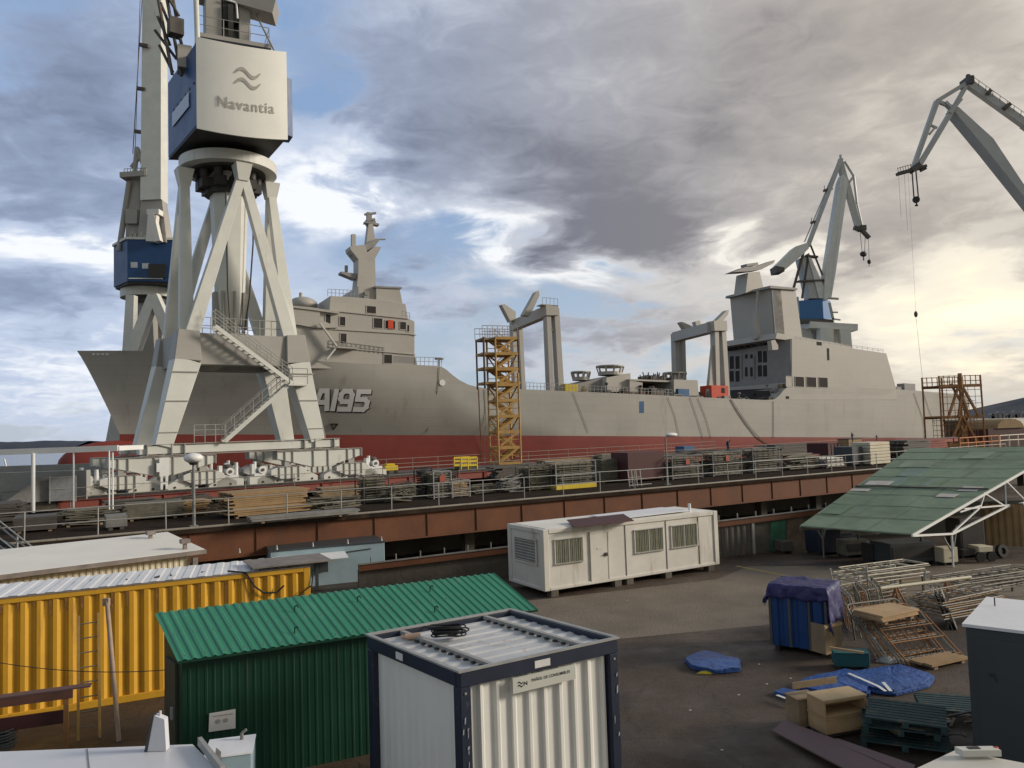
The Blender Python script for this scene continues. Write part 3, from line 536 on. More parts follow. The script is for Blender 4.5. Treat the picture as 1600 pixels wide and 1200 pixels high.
# --- forward superstructure
fss = MB()
slab(fss, [(455,575),(655,580),(648,553),(648,502),(637,497),(514,485),(492,485),(470,480),(440,482),(440,575)], 9.0)
slab(fss, [(514,487),(516,462),(560,465),(610,470),(634,475),(638,498)], 7.6)
fss.build('forward_superstructure', M['shipgrey'], ship, 'local', bevel=.06)
spart('mast_house', [(560,466),(560,447),(587,448),(590,448),(590,482),(560,482)], 6.4, -6.4, 'shipgrey')
spart('forward_funnel', [(588,480),(588,447),(624,449),(634,500),(588,500)], 6.9, -6.9, 'shipgrey')
spart('funnel_cap', [(586,449),(586,446.5),(628,448.5),(628,451)], 7.1, -7.1, 'shipdk')
spart('bridge', [(462,478),(484,481),(500,486),(500,500),(514,505),(528,512),(490,512),(470,508),(455,506),(455,478)], 9.4, -9.4)
spart('bridge_roof', [(452,477),(486,480),(530,487),(530,490),(486,484),(452,480)], 9.6, -9.6)
dome = MB(); s1, z1 = S(474, 476, 2); dome.ell((s1, -2, z1), 2.0, 2.0, 1.1, 16, 8); s1, z1 = S(470, 464, 2); dome.tube((s1, -2, z1-1), (s1, -2, z1+.6), .25, 8); dome.build('radome', M['shipgrey'], ship, 'local')
# gallery with openings: dark recesses set proud by 2 mm of the side, each its own window
def opening(px0, py0, px1, py1, w, nm='window_opening', par=None, m='shipint', fr=True, dep=.02):
    a, b = S(px0, py0, w), S(px1, py1, w)
    s_0, s_1 = min(a[0], b[0]), max(a[0], b[0]); z_0, z_1 = min(a[1], b[1]), max(a[1], b[1])
    o = MB().box(s_0, s_1, -w-dep, -w+.05, z_0, z_1).build(nm, M[m], par or ship, 'local')
    if fr:
        k = .09; MB().box(s_0-k, s_0, -w-dep-.05, -w+.04, z_0-k, z_1+k).box(s_1, s_1+k, -w-dep-.05, -w+.04, z_0-k, z_1+k).box(s_0, s_1, -w-dep-.05, -w+.04, z_1, z_1+k).box(s_0, s_1, -w-dep-.05, -w+.04, z_0-k, z_0).build('frame', M['shipgrey'], o, 'local')
    return o
for q in [(584,497,597,513),(602,501,617,514),(625,503,634,515),(636,508,639,518),(531,495,539,509),(509,491,516,507),(532,521,541,537)]: opening(*q, 9.0)
for q in [(573,478,587,490)]: opening(*q, 7.6)
opening(606, 500, 614, 514, 9.0, 'red_cover', m='redorange', fr=False, dep=.15)
a = S(602,553,9.0); opening(600, 554, 612, 568, 9.0); opening(613, 556, 647, 568, 9.0, 'recess', m='shipdk', fr=False)
# horizontal deck edges (small ledges), catwalk with stair
for (x0, y0, x1, y1) in [(514,514,640,522),(640,522,650,524),(514,542,648,554),(514,485,638,498)]:
    (sa, za), (sb, zb_) = S(x0, y0, 9.0), S(x1, y1, 9.0); MB().beam((sa, -9.08, za), (sb, -9.08, zb_), .16, .12).build('deck_edge', M['shipgrey'], ship, 'local')
(sa, za), (sb, zb_) = S(525, 541, 9.6), S(556, 545, 9.6)
MB().box(sa, sb, -10.3, -9.0, min(za, zb_)-.1, min(za, zb_)+.1).build('catwalk', M['shipgrey'], ship, 'local')
for (x0,y0,x1,y1) in [(500,505,526,541),(526,542,510,562)]:
    (sa, za), (sb, zb_) = S(x0,y0,9.9), S(x1,y1,9.9); MB().beam((sa,-9.9,za),(sb,-9.9,zb_),.5,.18).build('stair', M['crane'], ship, 'local')
# --- main mast
mm = MB()
P = lambda x, y, w=0: Vector((S(x, y, w)[0], -w, S(x, y, w)[1]))
def tri(mb, poly, hw): return mb.prism([P(x, y, hw) for x, y in poly], (0, 2*hw, 0))
tri(mm, [(558,448),(552,464),(589,464),(587,440),(586,404),(596,386),(586,385),(574,394),(570,382),(547,385),(548,390),(560,405),(560,425)], 1.3)
mast = mm.build('main_mast', M['shipgrey'], ship, 'local')
mb = MB(); tri(mb, [(572,385),(576,350),(583,350),(586,374)], .55); mb.build('topmast', M['shipgrey'], mast, 'local')
mb = MB(); mb.beam(P(575,352), P(575.5,332), .5); mb.beam(P(579,352), P(579,335), .35); mb.beam(P(570,335), P(587,333), .6, .25); mb.beam(P(569,348), P(591,352), 1.0, .3); mb.beam(P(572,345), P(585,343), .8, .3); mb.beam(P(572,352), P(586,346), .5, .4)
mb.build('mast_yard', M['shipdk'], mast, 'local')
mb = MB(); mb.prism([P(568,392,1),P(582,390,1),P(594,374,1),(P(588,373,1)),P(570,382,1)], (0,2,0)); mb.beam(P(586,374), P(602,374), .3, .15); mb.build('radar_platform', M['shipdk'], mast, 'local')
mb = MB(); mb.beam(P(552,385), P(552,368), .6); mb.beam(P(549,369),P(555,369), .5); mb.build('signal_post', M['shipgrey'], mast, 'local')
mb = MB(); mb.prism([P(533,424,.8),P(533,427,.8),P(555,436,.8),P(560,434,.8),P(560,428,.8)], (0,1.6,0)); mb.beam(P(541,425),P(541,415), .4); mb.beam(P(545,399),P(560,402), .3, .15); mb.build('lower_platform', M['shipdk'], mast, 'local')
mb = MB(); mb.beam(P(569,459,6.6), P(574,459,6.6), .7, .5); mb.beam(P(567,467,6.6), P(573,468,6.6), 1.1, .8); mb.build('searchlight', M['shipdk'], ship, 'local')
# --- foredeck railing, low shapes
mb = MB()
def srail(x0, y0, x1, y1, w, h=1.0, n=10):
    a = P(x0, y0, w); b = P(x1, y1, w); m2 = MB()
    for k in (1, .5): m2.tube(a+V(0,0,h*k), b+V(0,0,h*k), .035, 5)
    for i in range(n+1): q = a.lerp(b, i/n); m2.tube(q, q+V(0,0,h), .04, 5)
    return m2.build('deck_railing', M['galv'], ship, 'local')
srail(650,571,690,572, 9.1, 1.2, 6); srail(250,548,330,550, 6, 1.0, 8); srail(512,463,560,465, 7.4, 1, 8); srail(628,497,640,500,8.8,1,2); srail(515,542,600,553,9.1,.9,12)
srail(1242,531,1380,551,9.2,.6,16); srail(822,609,900,612,9.2,1.1,14); srail(905,612,1050,618,9.2,1.0,26)
mb = MB(); q = P(686,572,8.8); mb.tube(q, q+V(0,0,1.1), .12, 6); mb.box(q.x-.6, q.x+.6, q.y-.2, q.y+.2, q.z+.9, q.z+1.2); mb.build('fairlead_post', M['shipdk'], ship, 'local')
mb = MB(); q = P(157, 549, .8); 
def wfit(px, py):
    w = 1.0
    for _ in range(12): s_, z_ = S(px, py, w); w = hb(s_, z_, zd(s_))
    return s_, z_
for px in (144,151,158,165):
    c_ = wfit(px, 552); d_ = wfit(px+5, 555); mb.add([on_hull(c_[0],c_[1],.06),on_hull(d_[0],c_[1],.06),on_hull(d_[0],d_[1],.06),on_hull(c_[0],d_[1],.06)],[(0,1,2,3)])
mb.build('bow_marking', M['letterwhite'], ship, 'local', solid=.03)
# --- replenishment gantries
def rig(near, far, arms, lab):
    """near/far: (x_left,x_right,y_top,y_bottom) px of the two post pairs; arms: px polygons"""
    mb = MB(); tops = []
    g_ = MB()
    for (xl, xr, yt, yb, w, pw) in near+far:
        for x in (xl, xr):
            a = P(x, yb, w); a.z = zd(a.x)-.4; b = P(x, yt, w); b.x = a.x*0.35+b.x*.65; g_.beam(a, b, pw, pw*1.2)
        a = P(xl, (yt+yb)/2-20, w); b = P(xr, (yt+yb)/2-20, w); g_.beam(a, b, .35)
    return g_
g1 = MB()
for x, x2, yt, w, pw in ((854,860,482,6.8,.85),(867,875,482,6.8,1.0)): a = P(x2, 608, w); a.z = 6; g1.beam(a, P(x, yt, w), pw, 1.3, w2=pw*.9)
for x, x2, yt, w in ((801,806,508,-6.5),(811,817,508,-6.5)): a = P(x2, 608, w); a.z = 6; g1.beam(a, P(x, yt, w), .75, 1.2)
g1.beam(P(849,486,6.8), P(868,486,6.8), 1.8, 1.6); g1.beam(P(799,510,-6.5), P(813,510,-6.5), 1.4, 1.3)
g1.beam(P(855,487,6.8), P(801,510,-6.5), 1.2, 1.7); g1.beam(P(859,516,6.8), P(870,514,6.8), .5); g1.beam(P(803,537,-6.5), P(812,537,-6.5), .5)
gan = g1.build('replenishment_gantry', M['shipgrey'], ship, 'local')
mb = MB(); mb.prism([P(842,454,5),P(838,456,5),P(818,492,5),P(828,494,5),P(843,462,5)], (0,1.2,0)); mb.prism([P(784,476,-4.5),P(788,475,-4.5),P(806,487,-4.5),P(806,500,-4.5),P(798,503,-4.5)], (0,1.2,0)); mb.build_each('kingpost_arm', M['shipgrey'], gan, 'local')
mb = MB(); q = P(848,480,6.8); mb.box(q.x-.6, q.x+2.4, q.y-.9, q.y+.9, q.z+.2, q.z+.35); 
for i in range(5): mb.tube((q.x-.5+i*.7, q.y-.8, q.z+.3), (q.x-.5+i*.7, q.y-.8, q.z+1.4), .04, 5)
mb.tube((q.x-.5,q.y-.8,q.z+1.4),(q.x+2.3,q.y-.8,q.z+1.4),.04,5); mb.build('gantry_platform', M['shipgrey'], gan, 'local')
g2 = MB()
for x, x2, yt, w, pw in ((1116,1119,508,6.8,.9),(1127,1134,510,6.8,1.0)): a = P(x2, 619, w); a.z = 6; g2.beam(a, P(x, yt, w), pw, 1.3)
a = P(1110, 619, 6.8); a.z = 6; g2.beam(a, P(1114, 540, 6.8), 1.9, .9, w2=.8)
for x, x2, yt, w in ((1054,1056,526,-6.5),(1065,1067,526,-6.5)): a = P(x2, 590, w); a.z = 6; g2.beam(a, P(x, yt, w), .8, 1.3)
g2.beam(P(1110,510,6.8), P(1130,510,6.8), 2.0, 1.8); g2.beam(P(1052,527,-6.5), P(1067,527,-6.5), 1.5, 1.4)
g2.beam(P(1112,512,6.8), P(1056,527,-6.5), 1.7, 1.8)
gan2 = g2.build('replenishment_gantry', M['shipgrey'], ship, 'local')
mb = MB(); mb.prism([P(1139,484,6),P(1136,485,6),P(1117,504,6),P(1125,508,6),P(1138,491,6)], (0,1.2,0)); mb.prism([P(1064,503,-4),P(1067,503,-4),P(1082,510,-4),P(1080,517,-4),P(1072,516,-4)], (0,1.2,0)); mb.beam(P(1085,508,0),P(1092,506,0), 1.0, 1.2); mb.build_each('kingpost_arm', M['shipgrey'], gan2, 'local')
# --- midship deckhouses
mdk = MB(); slab(mdk, [(945,612),(948,590),(985,583),(986,612)], 5.5, -3); mdk.build('deckhouse', M['shipgrey'], ship, 'local')
spart('deckhouse', [(898,611),(900,600),(946,590),(946,612)], 4.2, -3, 'shipdk')
spart('deckhouse', [(984,612),(984,594),(1004,598),(1004,614)], 6.2, 2)
spart('deckhouse', [(1053,619),(1053,593),(1090,594),(1092,620)], 7.0, 0)
spart('deck_shelter_roof', [(984,592),(984,594.5),(1054,597.5),(1054,595)], 6.3, -5)
spart('shelter_back', [(1002,613),(1003,597),(1054,599),(1054,617)], 1.0, 0.6, 'shipint')
def ctrl(x0, x1, yb, yt, w):
    mb = MB(); b0 = P(x0, yb, w); b1 = P(x1, yb, w); L_ = b1.x-b0.x; z0_ = b0.z; z1_ = P(x0, yt, w).z; c_ = Vector(((b0.x+b1.x)/2, b0.y+L_/2, 0)); R_ = L_/2
    n = 10
    for i in range(n):
        t = 2*pi*i/n; d = Vector((cos(t), sin(t), 0)); mb.beam(c_+d*R_*.82+V(0,0,z0_), c_+d*R_+V(0,0,z1_), .22)
    mb.ring(c_, 0.05, R_*1.06, z1_, z1_+.22, 20); mb.ring(c_, .05, R_*.9, z0_-.1, z0_+.45, 20)
    return mb
ctrl(948,983,583,571,4.5).build('control_cab', M['shipgrey'], ship, 'local')
ctrl(1052,1080,594,582,4.5).build('control_cab', M['shipgrey'], ship, 'local')
ctrl(903,928,592,581,2.5).build('control_cab', M['shipgrey'], ship, 'local')
# clutter along the midship deck: pipes, valves, winches, blocks
random.seed(11)
for k in range(95):
    x = random.uniform(880, 1225) if k < 60 else random.uniform(985, 1135); w = random.uniform(2, 8.4); y = 609+(x-815)*.036
    q = P(x, y, w); q.z = zd(q.x)-.35; mb = MB(); h = random.uniform(.5, 1.7); l = random.uniform(.4, 2.2)
    kind = k % 4
    if kind == 0: mb.tube(q, q+V(0,0,h), .18, 8).tube(q+V(0,0,h*.9), q+V(l,0,h*.9), .15, 8).tube(q+V(l,0,h*.9), q+V(l,0,0), .15, 8); nm = 'deck_pipe'
    elif kind == 1: mb.box(q.x, q.x+l, q.y-.4, q.y+.4, q.z, q.z+h*.8).box(q.x+.1, q.x+l*.5, q.y-.3, q.y+.3, q.z+h*.8, q.z+h); nm = 'deck_locker'
    elif kind == 2: mb.tube(q+V(0,-.5,.5), q+V(0,.5,.5), .45, 10).box(q.x-.5, q.x+.5, q.y-.6, q.y-.5, q.z, q.z+.9).box(q.x-.5, q.x+.5, q.y+.5, q.y+.6, q.z, q.z+.9); nm = 'winch'
    else: mb.tube(q, q+V(0,0,h+.4), .1, 6).ell(q+V(0,0,h+.4), .3, .3, .25, 8, 6).beam(q+V(-.5,0,h*.6), q+V(.6,0,h*.6), .1); nm = 'vent_post'
    mb.build(nm, random.choice([M['shipdk'], M['dark'], M['dark'], M['grey'], M['deckm'], M['darkst'], M['darkst'], M['wood'], M['white'] if k%3 == 0 else M['darkst']]), ship, 'local')
for k in range(34):
    x = random.uniform(1000, 1052); q = P(x, 595, random.uniform(2, 6)); mb = MB(); mb.tube(q, q+V(random.uniform(-.6,.6),0,random.uniform(.6,1.6)), .1, 5).box(q.x-.4,q.x+.5,q.y,q.y+.5,q.z,q.z+random.uniform(.3,1)); mb.build('roof_equipment', M['darkst'], ship, 'local')
mb = MB(); q = P(890,611,7.5); q.z = zd(q.x)-.3; mb.box(q.x-1.2,q.x+1.2,q.y-.6,q.y+.6,q.z,q.z+1.6); mb.build('yellow_tank', M['caution'], ship, 'local')
q0, q1 = P(1112,620,7.8), P(1138,603,7.8)
rr_ = MB().box(q0.x, q1.x, -7.8, -4.8, zd(q0.x)-.3, q1.z).build('orange_container', M['redorange'], ship, 'local')
MB().box(q1.x-1.6, q1.x-.9, -7.86, -7.7, q1.z-1.3, q1.z-.4).build('hatch', M['shipint'], rr_, 'local')
q0 = P(1060,620,8.3); MB().box(q0.x, q0.x+2.4, -8.3, -7.6, q0.z-1, q0.z+1.4).build('blue_generator', M['blueeq'], ship, 'local')
# --- aft superstructure
W2 = 9.2
ass = MB(); slab(ass, [(1237,606),(1237,529),(1290,538),(1385,552),(1401,609),(1401,625),(1210,625),(1212,624),(1230,606)], HB-.03, -HB+.03); aso = ass.build('aft_superstructure', M['shipgrey'], ship, 'local', bevel=.05)
# front bulkhead: slightly proud plate, shade painted in as darker grey, with its windows
fx = S(1237, 560, HB)[0]
def Fp(px, py, sx_=None):
    """point on the forward bulkhead (plane s = fx) in ship coordinates"""
    o = SO+SX*fx; v = ray(px, py); k = (o-CAM).dot(SX)/v.dot(SX); q = CAM+v*k-SO
    return Vector((fx, q.dot(SY), q.dot(SZ)))
bulk = MB().prism([Fp(1137,622)+V(-.02,0,-2), Fp(1237,614)+V(-.02,0,0), Fp(1236,530)+V(-.02,0,0), Fp(1135,552)+V(-.02,0,0)], (-.12, 0, 0)).build('forward_bulkhead', M['shipdk'], ship, 'local')
def fwin(x0, y0, x1, y1, nm='window'):
    a, b = Fp(x0, y0), Fp(x1, y1); mb = MB().prism([(fx-.14, a.y, b.z), (fx-.14, b.y, b.z), (fx-.14, b.y, a.z), (fx-.14, a.y, a.z)], (-.04, 0, 0)); return mb.build(nm, M['shipint'], bulk, 'local')
for c0 in (1141, 1150): 
    for (ya, yb) in ((557,577),(580,597)): fwin(c0, ya, c0+6.5, yb-1)
for c0 in (1165, 1173): 
    for (ya, yb) in ((554,560),(574,588)): fwin(c0, ya, c0+4, yb)
for c0 in (1185, 1193): 
    for (ya, yb) in ((549,566),(571,588)): fwin(c0, ya, c0+6.5, yb)
mb = MB()
for x in (1160,1180): 
    a, b = Fp(x, 592), Fp(x, 556); mb.tube(a+V(-.25,0,0), b+V(-.25,0,0), .12, 6)
mb.build('downpipe', M['shipdk'], bulk, 'local')
# wheelhouse strip with raked windows on top of the bulkhead
wh = MB().prism([Fp(1136,549), Fp(1207,537), Fp(1205,526)+V(-1.1,0,0), Fp(1137,540)+V(-1.1,0,0)], (2.4, 0, 0)).build('aft_control_room', M['shipdk'], ship, 'local')
for i in range(7):
    x = 1141+i*9.2; a = Fp(x, 549.2-(i*9.2)*.17); b = Fp(x+6, 542.5-(i*9.2)*.17)
    MB().prism([(a.x-.28, a.y, a.z), (a.x-.28, b.y, a.z), (a.x-.95, b.y, b.z), (a.x-.95, a.y, b.z)], (-.06, 0, 0.0)).build('window', M['glass'], wh, 'local')
mb = MB(); slab(mb, [(1205,532),(1211,531),(1216,540),(1216,546),(1207,547)], 8.6, 7.6); mb.build('bridge_wing', M['shipgrey'], ship, 'local')
# terrace top step, big openings
for i, (x0, x1) in enumerate([(1227,1238),(1241,1256),(1259,1275),(1278,1293)]):
    opening(x0+1, 588+i*.6, x1, 604+i*.5, HB-.02, 'mooring_port', m='shipint' if i else 'shipgrey')
opening(1292, 544, 1296, 563, HB-.02, 'side_slot', fr=False)
opening(1276, 534, 1284, 540, HB-.02, 'vent', fr=False)
opening(1228.5, 619, 1233, 623, HB+.02, 'hawse_hole', fr=False)
spart('upper_step', [(1212,529),(1214,520),(1296,534),(1330,541),(1330,545)], 8.2, -8.2)
spart('aft_funnel', [(1213,529),(1206,449),(1243,452),(1254,532)], 5.6, -5.6)
ff = MB(); q = [P(1213,529,5.6), P(1206,449,5.6)]
ff = MB().prism([Fp(1150,534)+V(3,0,0), P(1212,527,5.6)+V(-.02,0,0), P(1205.5,450,5.6)+V(-.02,0,0), Fp(1155,462)+V(3,0,0)], (2.5,0,0)); ff.build('funnel_front', M['shipdk'], ship, 'local')  # shade on the funnel's forward side put into its darker grey
spart('funnel_cap', [(1203,450),(1204,446),(1246,450),(1246,453)], 6.0, -6.0, 'shipdk')
mb = MB(); a = P(1183,530,3.2); b = P(1183,455,3.2); mb.beam(a+V(-.5,0,0), b+V(.2,0,0), .35, .35); mb.box(a.x-.7, a.x+.2, a.y-.6, a.y+.4, a.z, a.z+4.4); mb.build('exhaust_trunk', M['shipgrey'], ship, 'local')
m2 = MB().prism([P(1165,458,1.6),P(1193,450,1.6),P(1187,424,1.6),P(1169,426,1.6)], (0,3.2,0)).build('aft_mast', M['shipgrey'], ship, 'local')
mb = MB(); mb.prism([P(1145,425,1.2),P(1165,417,1.2),P(1182,416,1.2),P(1211,406,1.2),P(1209,411,1.2),P(1190,421,1.2),P(1168,424,1.2)], (0,2.4,0)); mb.beam(P(1162,415.5),P(1180,413), 1.6, .5); mb.build('radar_wing', M['shipdk'], m2, 'local')
mb = MB(); q = P(1412,612,5); q.z = zd(q.x)-.3; mb.box(q.x-.8,q.x+2.8,q.y-.8,q.y+1,q.z,q.z+2.2).box(q.x-3,q.x-1.2,q.y-.5,q.y+.5,q.z,q.z+1.4); mb.build('aft_deck_unit', M['shipdk'], ship, 'local')
mb = MB(); q = P(1448,614,5); q.z = zd(q.x)-.3; mb.box(q.x,q.x+5,q.y,q.y+1,q.z,q.z+.8); mb.build('aft_deck_unit', M['darkst'], ship, 'local')
mb = MB(); q = P(1316,547,5); mb.ell(q, 1.0,.8,.7,12,8); mb.build('radome', M['shipdk'], ship, 'local')
# --- paint marks, ropes and cables on the side
def textmesh(txt, size=1.0, ext=0.0, bold=0.0, sp=1.0):
    c = bpy.data.curves.new('t', 'FONT'); c.body = txt; c.size = size; c.extrude = ext; c.offset = bold; c.space_character = sp; c.resolution_u = 4
    o = bpy.data.objects.new('t', c); COL.objects.link(o); dg = bpy.context.evaluated_depsgraph_get(); me = bpy.data.meshes.new_from_object(o.evaluated_get(dg))
    vs = [v.co.copy() for v in me.vertices]; fs = [tuple(p.vertices) for p in me.polygons]; bpy.data.objects.remove(o); return vs, fs
# hull number drawn as wide block strokes
DIG = {'A': [((0,0),(.22,1)),((.22,1),(.62,1)),((.62,1),(.84,0)),((.12,.36),(.76,.36))], '1': [((.12,0),(.12,1.0))],
 '9': [((.78,0),(.78,.8)),((.78,.8),(.62,1)),((.62,1),(.2,1)),((.2,1),(.05,.82)),((.05,.82),(.05,.58)),((.05,.58),(.2,.42)),((.2,.42),(.78,.42)),((.1,0),(.78,0))],
 '5': [((.8,1),(.08,1)),((.08,1),(.08,.56)),((.08,.56),(.62,.56)),((.62,.56),(.8,.42)),((.8,.42),(.8,.15)),((.8,.15),(.62,0)),((.62,0),(.05,0))]}
def hullnum(off, dx, dz, nm, m, th):
    (sa, za) = S(496, 638, 8.4); (sb, zb_) = S(585, 639, 9.2); H_ = S(530, 610, 9)[1]-S(530, 638, 9)[1]
    mb = MB(); cur = sa; tot = sb-sa; un = tot/3.55
    for ch in 'A195':
        for (p, q) in DIG[ch]:
            p = Vector((cur+p[0]*un*.92+dx+p[1]*.16, za+p[1]*H_+dz)); q = Vector((cur+q[0]*un*.92+dx+q[1]*.16, za+q[1]*H_+dz))
            d = (q-p).normalized(); n_ = Vector((-d.y, d.x))*th/2; p = p-d*th*.42; q = q+d*th*.42; K = 4
            vs = []
            for i in range(K+1):
                c_ = p.lerp(q, i/K); vs += [on_hull(c_.x+n_.x, c_.y+n_.y, off), on_hull(c_.x-n_.x, c_.y-n_.y, off)]
            fs = [(2*i, 2*i+1, 2*i+3, 2*i+2) for i in range(K)]
            mb.add(vs, fs)
        cur += un*(.42 if ch == '1' else 1.02)
    return mb.build(nm, m, ship, 'local')
hullnum(.05, .16, -.13, 'hull_number_shadow', M['black'], .66); hullnum(.10, 0, 0, 'hull_number', M['letterwhite'], .64)
def hpatch(x0, y0, x1, y1, nm, m):
    a, b = S(x0, y0), S(x1, y1); vs = [on_hull(a[0], b[1]), on_hull(b[0], b[1]), on_hull(b[0], a[1]), on_hull(a[0], a[1])]; return MB().add(vs, [(0,1,2,3)]).build(nm, M[m], ship, 'local', solid=.03)
hpatch(999.5, 627, 1006.5, 645, 'blue_sheet', 'blueeq')
mb = MB()
for t in range(24):
    a0 = 2*pi*t/24; a1 = 2*pi*(t+1)/24; c_ = S(377, 669, 7.2)
    mb.tube(on_hull(c_[0]+.42*cos(a0), c_[1]+.42*sin(a0), .05), on_hull(c_[0]+.42*cos(a1), c_[1]+.42*sin(a1), .05), .05, 4)
for t in (.8, 2.36): mb.tube(on_hull(c_[0]+.4*cos(t), c_[1]+.4*sin(t), .05), on_hull(c_[0]-.4*cos(t), c_[1]-.4*sin(t), .05), .05, 4)
mb.build('thruster_mark', M['letterwhite'], ship, 'local')
c_ = S(531, 667, 8.9); mb = MB(); mb.tube(on_hull(c_[0]-.4, c_[1]+.4,.06), on_hull(c_[0], c_[1]-.3,.06), .09, 5).tube(on_hull(c_[0]+.4, c_[1]+.4,.06), on_hull(c_[0], c_[1]-.3,.06), .09, 5).tube(on_hull(c_[0]-.5, c_[1]+.45,.06), on_hull(c_[0]+.5, c_[1]+.45,.06), .09, 5); mb.build('load_mark', M['black'], ship, 'local')
for pts, r_ in [([(1141,624),(1150,640),(1165,662),(1182,683),(1197,693)], .09), ([(1143,624),(1155,643),(1172,666),(1190,686),(1202,694)], .05), ([(895,613),(906,640),(920,676)], .045), ([(1043,620),(1055,650),(1062,682)], .045), ([(1078,621),(1090,655),(1100,686)], .045), ([(1090,622),(1104,655),(1112,684)], .045), ([(1208,627),(1209,660),(1209,684)], .06), ([(686,574),(684,610),(675,676)], .06), ([(1428,614),(1445,655),(1450,686)], .05), ([(1444,614),(1456,645),(1466,662)], .05), ([(757,608),(759,650),(762,720)], .06)]:
    m3 = MB(); m3.path([on_hull(*S(x, y), .10) for x, y in pts], r_*.62, 5); m3.build('hanging_cable', M['rope'], ship, 'local')
mb = MB(); c_ = S(691, 598); q = on_hull(*c_, .0); mb.tube(q+V(0,.2,0), q+V(0,-.12,0), .45, 12); mb.build('fairlead', M['letterwhite'], ship, 'local')
MB().prism([Vector(Fp(1150,622))+V(-7,0,-1.2), Vector(Fp(1225,618))+V(-5,0,-1.2), Vector(Fp(1228,606))+V(-.6,0,0), Vector(Fp(1140,610))+V(-.6,0,0)], (.4,0,0)).build('bulkhead_foot', M['shipint'], ship, 'local')
# ---------------------------------------------------------------- near gantry crane
CRY = radians(37); CM = Matrix.Translation((-18.0, 49.1, 2.9)) @ Matrix.Rotation(CRY, 4, 'Z')
cr1 = thing('gantry_crane', 'huge cream shipyard crane with blue and white machinery house in the foreground', 'crane', M=CM)
bt_ = [(-4.75, -2.65), (4.5, -2.65), (4.5, 2.65), (-4.75, 2.65)]; tp = [(-3.35, -2.3), (3.35, -2.3), (3.35, 2.3), (-3.35, 2.3)]
ZB, ZT, ZC, ZR = 2.6, 7.6, 9.4, 19.4
def PL(c, z): return Vector((c[0], c[1], z))
for i in range(4):
    mb = MB(); b, t = PL(bt_[i], ZB), PL(tp[i], ZT)
    mb.beam(b, t, .95, .95, w2=1.5, h2=1.4, up=(0,1,0))
    mb.build('portal_leg', M['crane'], cr1, 'local', bevel=.03)
    mb = MB().beam(PL(tp[i], ZT), PL((tp[i][0]*.97, tp[i][1]*.97), ZC), 1.52, 1.42, w2=1.2, h2=1.25, up=(0,1,0)); mb.build('leg_head', M['cranedk'], cr1, 'local', bevel=.03)
mb = MB()
for i in range(4):
    a, b = PL(tp[i], 8.35), PL(tp[(i+1)%4], 8.35); d = (b-a).normalized(); mb.beam(a+d*.7, b-d*.7, .8, 1.9)
mb.build('portal_beam', M['cranedk'], cr1, 'local', bevel=.03)
MB().box(-2.6, 2.6, -1.85, 1.85, 9.2, 9.28).build('portal_floor', M['crane'], cr1, 'local')
mb = MB()
for y in (-2.3, 2.3):
    for k in (.5, 1.0): mb.tube((-2.6, y, 9.3+k), (2.6, y, 9.3+k), .025, 5)
    for i in range(8): x = -2.6+i*5.2/7; mb.tube((x, y, 9.3), (x, y, 10.3), .03, 5)
mb.build('portal_railing', M['galv'], cr1, 'local')
nodes = [(0, -2.7), (2.75, 0), (0, 2.7), (-2.75, 0)]
for i in range(4):           # two raking legs from every corner to the ring
    for n_ in (nodes[i], nodes[(i-1) % 4]):
        c = (tp[i][0]*.97, tp[i][1]*.97); a = PL(c, ZC-.1); b = PL(n_, ZR); a = a+(Vector((n_[0], n_[1], 0))-Vector((c[0], c[1], 0))).normalized()*.28
        m1 = MB().beam(a, b, .82, .56, w2=.52, h2=.48, up=(0,1,0)); m1.build('raking_leg', M['crane'], cr1, 'local', bevel=.02)
mb = MB()
for i in range(4): mb.beam(PL(nodes[i], 18.9), PL(nodes[i], 19.95), .62, .62, w2=1.0, up=(0,1,0))
mb.build_each('ring_bracket', M['crane'], cr1, 'local')
MB().ring((0,0,0), 2.2, 3.0, 20.15, 20.8, 48).build('slewing_ring', M['crane'], cr1, 'local')
MB().ring((0,0,0), 0.3, 2.3, 20.0, 20.9, 40).build('slewing_deck', M['dark'], cr1, 'local')
mb = MB()
for i in range(10):
    t = 2*pi*i/10+.3; mb.tube((1.75*cos(t), 1.75*sin(t), 19.5), (1.75*cos(t), 1.75*sin(t), 20.6), .3, 8); mb.box(1.6*cos(t)-.35, 1.6*cos(t)+.35, 1.6*sin(t)-.35, 1.6*sin(t)+.35, 18.9, 19.5)
mb.ring((0,0,0), .9, 1.5, 18.6, 19.3, 24); mb.build('slewing_gear', M['dark'], cr1, 'local')
# hanging centre column
def oct_(r, z): return [Vector((r*cos(pi/8+pi/4*i), r*sin(pi/8+pi/4*i), z)) for i in range(8)]
mb = MB(); L_ = [(1.22, 20.8), (1.18, 18.5), (.92, 12.0), (.74, 10.2)]; vs = []; fs = []
for r_, z_ in L_: vs += oct_(r_, z_)
for k in range(3):
    for i in range(8): fs.append((k*8+(i+1)%8, k*8+i, (k+1)*8+i, (k+1)*8+(i+1)%8))
mb.add(vs, fs); mb.tube((0,0,10.3),(0,0,9.3), .6, 10); mb.build('centre_column', M['crane'], cr1, 'local')
mb = MB()
for i in range(8):
    t = pi/4*i; d = Vector((cos(t), sin(t), 0)); mb.beam(d*.95+V(0,0,12.3), d*.85+V(0,0,9.6), .1, .22)
for s_ in (-1, 1): mb.box(s_*.9-.15, s_*.9+.15, -.3, .3, 10.0, 12.3)
mb.ring((0,0,0), .55, 1.1, 9.35, 9.6, 16); mb.build('column_foot', M['cranedk'], cr1, 'local')
